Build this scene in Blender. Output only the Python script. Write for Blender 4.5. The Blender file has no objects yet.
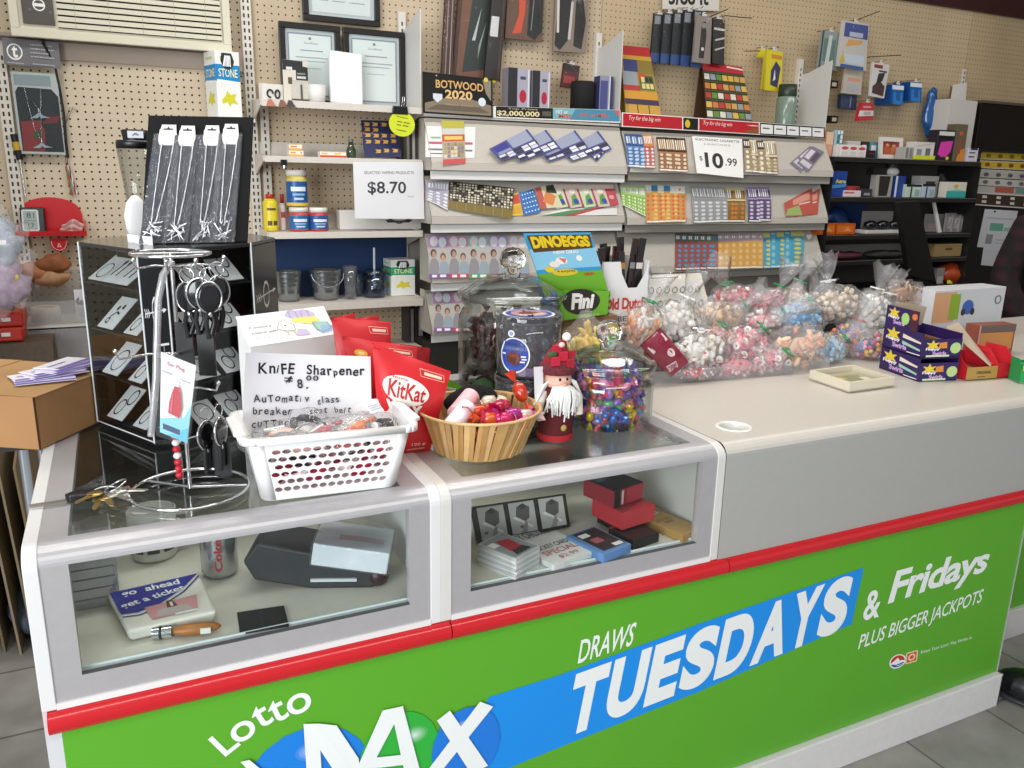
import bpy, math, random
from mathutils import Vector, Matrix, Euler, noise as mnoise
R = math.radians
random.seed(7)
scn = bpy.context.scene
COL = scn.collection
# ------------------------------------------------------------------ camera (solved from the counter edges and the peg-hole grid)
FPX = 815.5
CAM = Vector((0.1492, -1.155, 1.3621))
YAW, PITCH, ROLL = R(25.9554), R(14.4971), R(1.2246)
def _axes():
    cy, sy, cp, sp = math.cos(YAW), math.sin(YAW), math.cos(PITCH), math.sin(PITCH)
    f = Vector((sy*cp, cy*cp, -sp)); r = Vector((cy, -sy, 0)); u = r.cross(f)
    cr, sr = math.cos(ROLL), math.sin(ROLL)
    return cr*r + sr*u, -sr*r + cr*u, f
CR, CU, CF = _axes()
cd = bpy.data.cameras.new('camera'); cam = bpy.data.objects.new('camera', cd); COL.objects.link(cam)
cam.matrix_world = Matrix(((CR.x, CU.x, -CF.x, CAM.x), (CR.y, CU.y, -CF.y, CAM.y), (CR.z, CU.z, -CF.z, CAM.z), (0, 0, 0, 1)))
cd.sensor_fit = 'HORIZONTAL'; cd.sensor_width = 36.0; cd.lens = 36.0*FPX/1024; cd.clip_start = 0.05
scn.camera = cam
scn.view_settings.view_transform = 'Standard'
scn.view_settings.look = 'None'
H = 0.8653       # counter top
D = 2.2058       # pegboard wall
def ray(px, py): return CF + CR*((px-512)/FPX) - CU*((py-384)/FPX)
def PY(px, py, y):                      # point of the vertical plane y = const seen at a photo pixel
    d = ray(px, py); return CAM + d*((y-CAM.y)/d.y)
def PZ(px, py, z=H):                    # point of a horizontal plane
    d = ray(px, py); return CAM + d*((z-CAM.z)/d.z)
def PX(px, py, x):
    d = ray(px, py); return CAM + d*((x-CAM.x)/d.x)
def PN(px, py, p0, n):                  # point of any plane
    d = ray(px, py); return CAM + d*((Vector(p0)-CAM).dot(n)/d.dot(n))
# ------------------------------------------------------------------ materials
def lin(c):
    c = c/255.0
    return c/12.92 if c <= 0.04045 else ((c+0.055)/1.055)**2.4
def rgb(h):
    if not isinstance(h, str): return tuple(h)
    h = h.lstrip('#')
    if len(h) == 3: h = ''.join(ch*2 for ch in h)
    return tuple(lin(int(h[i:i+2], 16)) for i in (0, 2, 4))
_M = {}
def M(h, rough=0.5, metal=0.0, spec=0.5, grain=0.0, gscale=60.0, bump=0.0, emit=0.0, coat=0.0):
    key = (h, rough, metal, spec, grain, gscale, bump, emit, coat)
    if key in _M: return _M[key]
    m = bpy.data.materials.new('paint_%s' % str(h)); m.use_nodes = True
    nt = m.node_tree; b = nt.nodes['Principled BSDF']
    c = rgb(h)
    b.inputs['Base Color'].default_value = (*c, 1); b.inputs['Roughness'].default_value = rough
    b.inputs['Metallic'].default_value = metal; b.inputs['Specular IOR Level'].default_value = spec
    if coat: b.inputs['Coat Weight'].default_value = coat
    if emit:
        b.inputs['Emission Color'].default_value = (*c, 1); b.inputs['Emission Strength'].default_value = emit
    if grain or bump:
        tc = nt.nodes.new('ShaderNodeTexCoord'); n = nt.nodes.new('ShaderNodeTexNoise')
        n.inputs['Scale'].default_value = gscale; n.inputs['Detail'].default_value = 4
        nt.links.new(tc.outputs['Object'], n.inputs['Vector'])
        if grain:
            cr = nt.nodes.new('ShaderNodeValToRGB')
            cr.color_ramp.elements[0].position = .3; cr.color_ramp.elements[1].position = .7
            cr.color_ramp.elements[0].color = (*[x*(1-grain) for x in c], 1); cr.color_ramp.elements[1].color = (*[min(1, x*(1+grain*.5)) for x in c], 1)
            nt.links.new(n.outputs['Fac'], cr.inputs['Fac']); nt.links.new(cr.outputs['Color'], b.inputs['Base Color'])
        if bump:
            bp = nt.nodes.new('ShaderNodeBump'); bp.inputs['Strength'].default_value = bump; bp.inputs['Distance'].default_value = 0.004
            nt.links.new(n.outputs['Fac'], bp.inputs['Height']); nt.links.new(bp.outputs['Normal'], b.inputs['Normal'])
    _M[key] = m
    return m
def clear(name, tint='#ffffff', gloss=0.08, rough=0.05, bump=0.0, bscale=60, haze=0.0, ior=1.45, edge=0.0):
    """thin clear film or pane: see-through with fresnel reflections"""
    if name in _M: return _M[name]
    m = bpy.data.materials.new(name); m.use_nodes = True; nt = m.node_tree; nt.nodes.clear()
    out = nt.nodes.new('ShaderNodeOutputMaterial'); tr = nt.nodes.new('ShaderNodeBsdfTransparent'); gl = nt.nodes.new('ShaderNodeBsdfGlossy')
    tr.inputs['Color'].default_value = (*rgb(tint), 1); gl.inputs['Roughness'].default_value = rough
    mx = nt.nodes.new('ShaderNodeMixShader'); fr = nt.nodes.new('ShaderNodeLayerWeight'); fr.inputs['Blend'].default_value = .5
    pw = nt.nodes.new('ShaderNodeMath'); pw.operation = 'POWER'; pw.inputs[1].default_value = 4.0; nt.links.new(fr.outputs['Facing'], pw.inputs[0])
    ad = nt.nodes.new('ShaderNodeMath'); ad.operation = 'MULTIPLY_ADD'; ad.use_clamp = True; ad.inputs[1].default_value = .8; ad.inputs[2].default_value = gloss
    nt.links.new(pw.outputs[0], ad.inputs[0]); nt.links.new(ad.outputs[0], mx.inputs[0])
    src = tr
    if haze:
        df = nt.nodes.new('ShaderNodeBsdfDiffuse'); df.inputs['Color'].default_value = (.9, .9, .92, 1)
        m2 = nt.nodes.new('ShaderNodeMixShader'); m2.inputs[0].default_value = haze
        nt.links.new(tr.outputs[0], m2.inputs[1]); nt.links.new(df.outputs[0], m2.inputs[2]); src = m2
    if edge:
        lw = nt.nodes.new('ShaderNodeLayerWeight'); lw.inputs['Blend'].default_value = .35
        df = nt.nodes.new('ShaderNodeBsdfTransparent'); df.inputs['Color'].default_value = (.5, .53, .52, 1)
        mm = nt.nodes.new('ShaderNodeMath'); mm.operation = 'MULTIPLY'; mm.inputs[1].default_value = edge
        nt.links.new(lw.outputs['Facing'], mm.inputs[0])
        m3 = nt.nodes.new('ShaderNodeMixShader'); nt.links.new(mm.outputs[0], m3.inputs[0]); nt.links.new(src.outputs[0], m3.inputs[1]); nt.links.new(df.outputs[0], m3.inputs[2]); src = m3
    nt.links.new(src.outputs[0], mx.inputs[1]); nt.links.new(gl.outputs[0], mx.inputs[2]); nt.links.new(mx.outputs[0], out.inputs[0])
    if bump:
        tc = nt.nodes.new('ShaderNodeTexCoord'); n = nt.nodes.new('ShaderNodeTexNoise'); n.inputs['Scale'].default_value = bscale; n.inputs['Detail'].default_value = 3
        bp = nt.nodes.new('ShaderNodeBump'); bp.inputs['Strength'].default_value = bump; bp.inputs['Distance'].default_value = .01
        nt.links.new(tc.outputs['Object'], n.inputs['Vector']); nt.links.new(n.outputs['Fac'], bp.inputs['Height'])
        nt.links.new(bp.outputs['Normal'], gl.inputs['Normal']); nt.links.new(bp.outputs['Normal'], fr.inputs['Normal'])
    _M[name] = m
    return m
PANE = lambda: clear('pane_glass', '#f8fbfa', 0.02, 0.02)
JARG = lambda: clear('jar_glass', '#f9fbfa', 0.07, 0.03, edge=.5, bump=.06, bscale=18)
FILM = lambda: clear('crinkled_film', '#fdfdfd', 0.04, 0.12, bump=1.0, bscale=42, haze=.04)
BLIS = lambda: clear('blister_plastic', '#fcfdfd', 0.03, 0.08, bump=.25, bscale=50, haze=.02)
BAGF = lambda: clear('sweet_bag_film', '#ffffff', 0.05, 0.2, bump=1.0, bscale=48, haze=.10)
ACRY = lambda: clear('clear_acrylic', '#f8fafa', 0.04, 0.03, edge=.2)
def solid_glass():
    if 'solid_glass' in _M: return _M['solid_glass']
    m = bpy.data.materials.new('solid_glass'); m.use_nodes = True; b = m.node_tree.nodes['Principled BSDF']
    b.inputs['Base Color'].default_value = (.95, .97, .96, 1); b.inputs['Roughness'].default_value = .02
    b.inputs['Transmission Weight'].default_value = 1; b.inputs['IOR'].default_value = 1.45
    _M['solid_glass'] = m; return m
# ------------------------------------------------------------------ text outlines as meshes
_T = {}
def textmesh(s, bold=0.0, shear=0.0, space=1.0):
    key = (s, bold, shear, space)
    if key in _T: return _T[key]
    cu = bpy.data.curves.new('lettering', 'FONT'); cu.body = s; cu.offset = bold; cu.shear = shear; cu.space_character = space; cu.resolution_u = 8 if len(s) < 3 else 3
    cu.align_x = 'CENTER' if '\n' in s else 'LEFT'
    ob = bpy.data.objects.new('lettering', cu); COL.objects.link(ob)
    bpy.context.view_layer.update()
    me = bpy.data.meshes.new_from_object(ob.evaluated_get(bpy.context.evaluated_depsgraph_get()))
    vs = [tuple(v.co[:2]) for v in me.vertices]; fs = [tuple(p.vertices) for p in me.polygons]
    bpy.data.objects.remove(ob); bpy.data.curves.remove(cu); bpy.data.meshes.remove(me)
    if vs:
        x0 = min(v[0] for v in vs); x1 = max(v[0] for v in vs); y0 = min(v[1] for v in vs); y1 = max(v[1] for v in vs)
        w = max(1e-6, x1-x0); h = max(1e-6, y1-y0)
        vs = [((x-x0)/w, (y-y0)/h) for x, y in vs]
    else: w = h = 1
    _T[key] = (vs, fs, w/h); return _T[key]
# ------------------------------------------------------------------ mesh builder
def lerp(a, b, t): return a + (b-a)*t
def V(*a): return Vector(a)
def quadmap(bl, br, tr, tl):
    bl, br, tr, tl = map(Vector, (bl, br, tr, tl))
    n = ((br-bl).cross(tl-bl)).normalized()
    return lambda u, v, h=0.0: (bl*(1-u)+br*u)*(1-v) + (tl*(1-u)+tr*u)*v + n*h
def cylmap(c, r, z0, z1, a0, a1, r1=None):
    """u runs a0..a1 (radians) around a vertical cylinder at c"""
    r1 = r if r1 is None else r1
    def f(u, v, h=0.0):
        a = a0 + (a1-a0)*u; rr = r + (r1-r)*v + h
        return Vector((c[0]+rr*math.cos(a), c[1]+rr*math.sin(a), z0+(z1-z0)*v))
    return f
EPS = 0.0004
class MB:
    def __init__(s): s.v = []; s.f = []; s.m = []; s.sm = []; s.mats = []; s.lay = 0; s.X = None
    def mi(s, m):
        if isinstance(m, str): m = M(m)
        if m not in s.mats: s.mats.append(m)
        return s.mats.index(m)
    def add(s, vs, fs, m, smooth=False):
        o = len(s.v)
        s.v += [(s.X @ Vector(v)) if s.X else Vector(v) for v in vs]
        k = s.mi(m)
        for f in fs: s.f.append(tuple(i+o for i in f)); s.m.append(k); s.sm.append(smooth)
        return s
    def poly(s, pts, m): return s.add(pts, [tuple(range(len(pts)))], m)
    def box(s, x0, y0, z0, x1, y1, z1, m):
        a = [(x0,y0,z0),(x1,y0,z0),(x1,y1,z0),(x0,y1,z0),(x0,y0,z1),(x1,y0,z1),(x1,y1,z1),(x0,y1,z1)]
        return s.add(a, [(0,3,2,1),(4,5,6,7),(0,1,5,4),(1,2,6,5),(2,3,7,6),(3,0,4,7)], m)
    def hexa(s, a, m):            # 8 free corners, bottom ring then top ring
        return s.add(a, [(0,3,2,1),(4,5,6,7),(0,1,5,4),(1,2,6,5),(2,3,7,6),(3,0,4,7)], m)
    def slab(s, bl, br, tr, tl, t, m):    # quad with thickness t behind it
        bl, br, tr, tl = map(Vector, (bl, br, tr, tl)); n = ((br-bl).cross(tl-bl)).normalized()*t
        a = [bl, br, br-n, bl-n, tl, tr, tr-n, tl-n]
        return s.add(a, [(0,3,2,1),(4,5,6,7),(0,1,5,4),(1,2,6,5),(2,3,7,6),(3,0,4,7)], m)
    def cyl(s, p0, p1, r0, r1=None, n=16, m='#888', caps=True):
        r1 = r0 if r1 is None else r1; p0, p1 = Vector(p0), Vector(p1); d = (p1-p0)
        if d.length < 1e-7: return s
        q = d.to_track_quat('Z', 'Y'); vs = []
        for p, r in ((p0, r0), (p1, r1)):
            for i in range(n):
                a = 2*math.pi*i/n; vs.append(p + q @ Vector((r*math.cos(a), r*math.sin(a), 0)))
        s.add(vs, [(i, (i+1) % n, n+(i+1) % n, n+i) for i in range(n)], m, True)
        if caps: s.add(vs, [tuple(range(n-1, -1, -1)), tuple(range(n, 2*n))], m)
        return s
    def tube(s, pts, r, n=8, m='#888', caps=True, closed=False):
        pts = [Vector(p) for p in pts]; k = len(pts); vs = []
        rr = r if isinstance(r, (list, tuple)) else [r]*k
        prev = None
        for i, p in enumerate(pts):
            if closed: t = pts[(i+1) % k]-pts[i-1]
            else: t = pts[min(k-1, i+1)]-pts[max(0, i-1)]
            t.normalize()
            if prev is None:
                a = Vector((0, 0, 1)) if abs(t.z) < .9 else Vector((1, 0, 0))
                x = t.cross(a).normalized()
            else: x = (prev - t*prev.dot(t)).normalized()
            prev = x; y = t.cross(x)
            for j in range(n):
                an = 2*math.pi*j/n; vs.append(p + (x*math.cos(an)+y*math.sin(an))*rr[i])
        fs = []
        for i in range(k if closed else k-1):
            i2 = (i+1) % k
            for j in range(n): fs.append((i*n+j, i*n+(j+1) % n, i2*n+(j+1) % n, i2*n+j))
        s.add(vs, fs, m, True)
        if caps and not closed: s.add(vs, [tuple(range(n-1, -1, -1)), tuple(range((k-1)*n, k*n))], m)
        return s
    def lathe(s, prof, n=32, m='#888', c=(0, 0, 0), sx=1, sy=1, smooth=True, ang=None):
        vs = []; k = len(prof)
        for r, z in prof:
            for i in range(n):
                a = 2*math.pi*i/n; vs.append((c[0]+r*sx*math.cos(a), c[1]+r*sy*math.sin(a), c[2]+z))
        fs = [(i*n+j, i*n+(j+1) % n, (i+1)*n+(j+1) % n, (i+1)*n+j) for i in range(k-1) for j in range(n)]
        return s.add(vs, fs, m, smooth)
    def disc(s, c, r, n=24, m='#888', nrm=(0, 0, 1), ry=None):
        q = Vector(nrm).to_track_quat('Z', 'Y'); ry = r if ry is None else ry
        return s.poly([Vector(c)+q @ Vector((r*math.cos(2*math.pi*i/n), ry*math.sin(2*math.pi*i/n), 0)) for i in range(n)], m)
    def ell(s, c, rx, ry, rz, m, n=12, k=8, rot=None, fn=None):
        vs = []; q = rot.to_matrix() if rot else Matrix.Identity(3)
        for i in range(k+1):
            t = math.pi*i/k
            for j in range(n):
                a = 2*math.pi*j/n; p = Vector((rx*math.sin(t)*math.cos(a), ry*math.sin(t)*math.sin(a), rz*math.cos(t)))
                if fn: p = fn(p)
                vs.append(Vector(c)+q @ p)
        fs = [(i*n+j, (i+1)*n+j, (i+1)*n+(j+1) % n, i*n+(j+1) % n) for i in range(k) for j in range(n)]
        return s.add(vs, fs, m, True)
    def grid(s, fn, nu, nv, m, smooth=True):
        vs = [fn(i/nu, j/nv) for j in range(nv+1) for i in range(nu+1)]
        fs = [(j*(nu+1)+i, j*(nu+1)+i+1, (j+1)*(nu+1)+i+1, (j+1)*(nu+1)+i) for j in range(nv) for i in range(nu)]
        return s.add(vs, fs, m, smooth)
    def prism(s, poly, a, b, m, ax='y'):  # polygon in the two other axes pushed along ax from a to b
        def P(p, t): return {'y': (p[0], t, p[1]), 'x': (t, p[0], p[1]), 'z': (p[0], p[1], t)}[ax]
        n = len(poly); vs = [P(p, a) for p in poly]+[P(p, b) for p in poly]
        return s.add(vs, [tuple(range(n)), tuple(range(2*n-1, n-1, -1))]+[(i, n+i, n+(i+1) % n, (i+1) % n) for i in range(n)], m)
    # painted marks: flat shapes in the 0..1 frame of a face, each layer a hair above the last
    def art(s, mp, items, sub=1, h0=EPS):
        h = h0; st = 0.00012
        for it in items:
            k = it[0]
            if k == 'r':
                _, u0, v0, u1, v1, c = it[:6]
                if sub == 1: s.poly([mp(u0, v0, h), mp(u1, v0, h), mp(u1, v1, h), mp(u0, v1, h)], c)
                else:
                    nn = max(1, int(abs(u1-u0)*sub+.99)); s.grid(lambda a, b: mp(u0+(u1-u0)*a, v0+(v1-v0)*b, h), nn, 1, c)
            elif k == 'c':
                u, v, r, c = it[1:5]; ry = it[5] if len(it) > 5 else r; n = 20
                s.poly([mp(u+r*math.cos(6.2832*i/n), v+ry*math.sin(6.2832*i/n), h) for i in range(n)], c)
            elif k == 'p':
                s.poly([mp(u, v, h) for u, v in it[1]], it[2])
            elif k == 't':
                _, txt, u0, v0, u1, v1, c = it[:7]; o = it[7] if len(it) > 7 else {}
                vs, fs, _a = textmesh(txt, o.get('bold', 0.0), o.get('shear', 0.0), o.get('space', 1.0))
                ro = o.get('rot', 0.0); cu_, cv_ = (u0+u1)/2, (v0+v1)/2; arc = o.get('arc', 0.0)
                out = []
                for x, y in vs:
                    a = (x-.5)*(u1-u0); b = (y-.5)*(v1-v0) + arc*(1-4*(x-.5)**2)*(v1-v0)
                    if ro: a, b = a*math.cos(ro)-b*math.sin(ro), a*math.sin(ro)+b*math.cos(ro)
                    out.append(mp(cu_+a, cv_+b, h))
                if vs: s.add(out, fs, c)
            elif k == 'l':
                _, pts, w, c = it
                for (a0, b0), (a1, b1) in zip(pts, pts[1:]):
                    dx, dy = a1-a0, b1-b0; L = math.hypot(dx, dy) or 1; nx, ny = -dy/L*w/2, dx/L*w/2
                    s.poly([mp(a0-nx, b0-ny, h), mp(a1-nx, b1-ny, h), mp(a1+nx, b1+ny, h), mp(a0+nx, b0+ny, h)], c)
            h += st
        return s
    def build(s, name, parent=None, loc=None, rot=None, bevel=0.0, seg=2, sub=0, solid=0.0):
        me = bpy.data.meshes.new(name); me.from_pydata([tuple(v) for v in s.v], [], s.f)
        for m in s.mats: me.materials.append(m)
        me.polygons.foreach_set('material_index', s.m); me.polygons.foreach_set('use_smooth', s.sm); me.update()
        o = bpy.data.objects.new(name, me); COL.objects.link(o)
        if parent: o.parent = parent
        if loc is not None: o.location = loc
        if rot is not None: o.rotation_euler = rot
        if solid:
            md = o.modifiers.new('shell', 'SOLIDIFY'); md.thickness = solid; md.offset = 0
        if bevel:
            md = o.modifiers.new('edge', 'BEVEL'); md.width = bevel; md.segments = seg; md.limit_method = 'ANGLE'; md.angle_limit = R(40)
        if sub:
            md = o.modifiers.new('round', 'SUBSURF'); md.levels = sub; md.render_levels = sub
        return o
def tag(o, label=None, cat=None, group=None, kind=None):
    if label: o['label'] = label
    if cat: o['category'] = cat
    if group: o['group'] = group
    if kind: o['kind'] = kind
    return o
def thing(name, label, cat, loc=(0, 0, 0), rotz=0.0, group=None, rot=None):
    o = bpy.data.objects.new(name, None); COL.objects.link(o); o.location = loc
    o.rotation_euler = rot if rot else (0, 0, rotz); o.empty_display_size = .05
    return tag(o, label, cat, group)
def struct(name, mb, **k):
    o = mb.build(name, **k); o['kind'] = 'structure'; return o
def dup(root, loc, rot=None, label=None, group=None, scale=None):
    r = root.copy(); COL.objects.link(r); r.location = loc
    if rot is not None: r.rotation_euler = rot
    if scale is not None: r.scale = (scale,)*3 if isinstance(scale, float) else scale
    if label: r['label'] = label
    if group: r['group'] = group
    for ch in list(root.children):
        c = ch.copy(); COL.objects.link(c); c.parent = r
        for g in list(ch.children):
            d = g.copy(); COL.objects.link(d); d.parent = c
    return r
def rects(cols, rows, colors, u0=0, v0=0, u1=1, v1=1, pad=.1, rnd=None):
    out = []; rn = rnd or random
    for i in range(cols):
        for j in range(rows):
            a = (u1-u0)/cols; b = (v1-v0)/rows
            out.append(('r', u0+a*(i+pad), v0+b*(j+pad), u0+a*(i+1-pad), v0+b*(j+1-pad), rn.choice(colors)))
    return out
def lines(u0, v0, u1, v1, n, c, fill=.35, ragged=.25):
    """rows of small print"""
    out = []; st = (v1-v0)/n
    for j in range(n):
        e = u1-(u1-u0)*random.uniform(0, ragged); x = u0
        while x < e-.01:
            w = random.uniform(.04, .12)*(u1-u0)/.8; out.append(('r', x, v1-st*(j+1)+st*(.5-fill/2), min(e, x+w), v1-st*(j+1)+st*(.5+fill/2), c)); x += w+.02*(u1-u0)
    return out
# ================================================================== the room
def pegboard(ox, oz, base='#cdbba0', hole='#2a2118', rad=.0032):
    m = bpy.data.materials.new('pegboard'); m.use_nodes = True; nt = m.node_tree; b = nt.nodes['Principled BSDF']; b.inputs['Roughness'].default_value = .75
    b.inputs['Specular IOR Level'].default_value = .2
    ge = nt.nodes.new('ShaderNodeNewGeometry'); sp = nt.nodes.new('ShaderNodeSeparateXYZ'); nt.links.new(ge.outputs['Position'], sp.inputs[0])
    def mth(op, a, bb=None):
        n = nt.nodes.new('ShaderNodeMath'); n.operation = op
        for i, x in enumerate((a, bb)):
            if x is None: continue
            if isinstance(x, (int, float)): n.inputs[i].default_value = x
            else: nt.links.new(x, n.inputs[i])
        return n.outputs[0]
    def cell(sock, off):
        t = mth('FRACT', mth('ADD', mth('DIVIDE', mth('SUBTRACT', sock, off), .0254), 100.5))
        return mth('MULTIPLY', mth('SUBTRACT', t, .5), .0254)
    ax, az = cell(sp.outputs[0 if ox[0] == 'x' else 1], ox[1]), cell(sp.outputs[2], oz)
    d = mth('SQRT', mth('ADD', mth('MULTIPLY', ax, ax), mth('MULTIPLY', az, az)))
    fac = mth('LESS_THAN', d, rad)
    n = nt.nodes.new('ShaderNodeTexNoise'); n.inputs['Scale'].default_value = 3; n.inputs['Detail'].default_value = 5
    nt.links.new(ge.outputs['Position'], n.inputs['Vector'])
    cr = nt.nodes.new('ShaderNodeValToRGB'); c = rgb(base)
    cr.color_ramp.elements[0].position = .3; cr.color_ramp.elements[1].position = .7
    cr.color_ramp.elements[0].color = (*[x*.88 for x in c], 1); cr.color_ramp.elements[1].color = (*[x*1.06 for x in c], 1)
    nt.links.new(n.outputs['Fac'], cr.inputs['Fac'])
    mx = nt.nodes.new('ShaderNodeMix'); mx.data_type = 'RGBA'; nt.links.new(fac, mx.inputs[0]); nt.links.new(cr.outputs[0], mx.inputs[6]); mx.inputs[7].default_value = (*rgb(hole), 1)
    nt.links.new(mx.outputs[2], b.inputs['Base Color'])
    return m
ZT = 2.295
secs = [(-.62, .665, .0484, '#d3c3ab'), (.665, 2.19, .7299, '#cbb89d'), (2.19, 4.62, 2.5409, '#c7b190'), (4.62, 7.2, 2.5409, '#bfa886')]  # section colours step darker rightward, painting in the fading light
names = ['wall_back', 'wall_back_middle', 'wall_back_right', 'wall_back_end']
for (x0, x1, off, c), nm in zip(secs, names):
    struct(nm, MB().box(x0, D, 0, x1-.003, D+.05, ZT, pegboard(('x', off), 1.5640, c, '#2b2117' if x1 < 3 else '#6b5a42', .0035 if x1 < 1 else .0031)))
# dark maroon bulkhead above the pegboard, ceiling, side walls, floor
struct('trim_1', MB().box(-.8, D-.02, ZT, 7.2, D+.05, 2.9, M('#3a1518', .5)))
struct('ceiling', MB().box(-.8, -3.2, 2.9, 7.2, D+.05, 2.95, M('#e6e4de', .9, grain=.06, gscale=20)))
struct('wall_left', MB().box(-.66, .9, 0, -.62, D, ZT, pegboard(('y', .02), 1.564, '#d8cfc0', '#2b2117', .0035)))
struct('wall_right', MB().box(7.2, -3.2, 0, 7.25, D+.05, 2.9, M('#8d7f6c', .8, grain=.1, gscale=4)))
def tiles():
    m = bpy.data.materials.new('floor_tiles'); m.use_nodes = True; nt = m.node_tree; b = nt.nodes['Principled BSDF']; b.inputs['Roughness'].default_value = .45
    ge = nt.nodes.new('ShaderNodeNewGeometry'); br = nt.nodes.new('ShaderNodeTexBrick'); br.offset = 0.0
    for k, v in (('Scale', 1.0), ('Mortar Size', .004), ('Brick Width', .305), ('Row Height', .305), ('Mortar Smooth', .3)): br.inputs[k].default_value = v
    br.inputs['Color1'].default_value = (*rgb('#9c9992'), 1); br.inputs['Color2'].default_value = (*rgb('#8f8c86'), 1); br.inputs['Mortar'].default_value = (*rgb('#63605c'), 1)
    n = nt.nodes.new('ShaderNodeTexNoise'); n.inputs['Scale'].default_value = 9; n.inputs['Detail'].default_value = 8
    nt.links.new(ge.outputs['Position'], br.inputs['Vector']); nt.links.new(ge.outputs['Position'], n.inputs['Vector'])
    mx = nt.nodes.new('ShaderNodeMix'); mx.data_type = 'RGBA'; mx.blend_type = 'MULTIPLY'; mx.inputs[0].default_value = .5
    cr = nt.nodes.new('ShaderNodeValToRGB'); cr.color_ramp.elements[0].color = (.55, .53, .5, 1); cr.color_ramp.elements[1].color = (1.1, 1.1, 1.1, 1); cr.color_ramp.elements[0].position = .3; cr.color_ramp.elements[1].position = .65
    nt.links.new(n.outputs['Fac'], cr.inputs['Fac']); nt.links.new(br.outputs['Color'], mx.inputs[6]); nt.links.new(cr.outputs[0], mx.inputs[7]); nt.links.new(mx.outputs[2], b.inputs['Base Color'])
    return m
struct('floor', MB().box(-3, -3.2, -.05, 7.2, D+.05, 0, tiles()))
# upright slotted posts of the wall shelving
def upright(px, pxz, w, label, z1=None):
    p = PY(px, pxz, D-.012); z1 = z1 or p.z
    mb = MB().box(-w/2, -.012, 0, w/2, .011, z1, M('#dcd6cb', .5)); z = .42
    while z < z1-.04:
        for dx in (-.008, .008) if w > .03 else (0,):
            mb.box(dx-.003, -.0126, z, dx+.003, -.0119, z+.014, M('#3a352e', .8))
        z += .0254
    tag(mb.build('slotted_upright', loc=(p.x, D-.012, 0)), label, 'shelf post', 'slotted white posts on the pegboard wall')
upright(247, 40, .036, 'slotted pale shelf post on the wall beside the yellow and blue bleach box', 2.28)
upright(5, 100, .036, 'slotted pale shelf post at the far left end of the pegboard wall', 1.75)
upright(262, 83, .03, 'slotted white shelf post at the left end of the vitamin bottle shelves', 1.67)
upright(401, 14, .03, 'slotted white shelf post behind the right framed certificate', 1.97)
upright(598, 35, .03, 'slotted white shelf post behind the tall black cylinder on the ticket shelving', 1.97)
upright(800, 62, .03, 'slotted white shelf post beside the small green bottle on the ticket shelving', 1.95)
# ------------------------------------------------------------------ lights
w = bpy.data.worlds.new('daylight'); scn.world = w; w.use_nodes = True
bg = w.node_tree.nodes['Background']; bg.inputs[0].default_value = (.86, .93, 1.0, 1); bg.inputs[1].default_value = .5
def area(nm, loc, tgt, sx, sy, e, col=(1, 1, 1)):
    l = bpy.data.lights.new(nm, 'AREA'); l.shape = 'RECTANGLE'; l.size = sx; l.size_y = sy; l.energy = e; l.color = col
    o = bpy.data.objects.new(nm, l); COL.objects.link(o); o.location = loc
    o.rotation_euler = (Vector(tgt)-Vector(loc)).to_track_quat('-Z', 'Y').to_euler(); return o
area('shop_window_light', (-2.6, -2.6, 1.7), (1.0, 1.0, .9), 2.6, 2.0, 185, (.92, .96, 1.0))
area('ceiling_tube_light', (.9, .7, 2.86), (.9, .7, 0), 2.6, .35, 36, (1.0, .97, .92))
area('ceiling_tube_light', (3.6, .9, 2.86), (3.6, .9, 0), 2.4, .3, 16, (1.0, .95, .88))
area('ceiling_tube_light', (.8, -1.6, 2.86), (.8, -1.6, 0), 2.6, .35, 26, (1.0, .98, .95))
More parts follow.
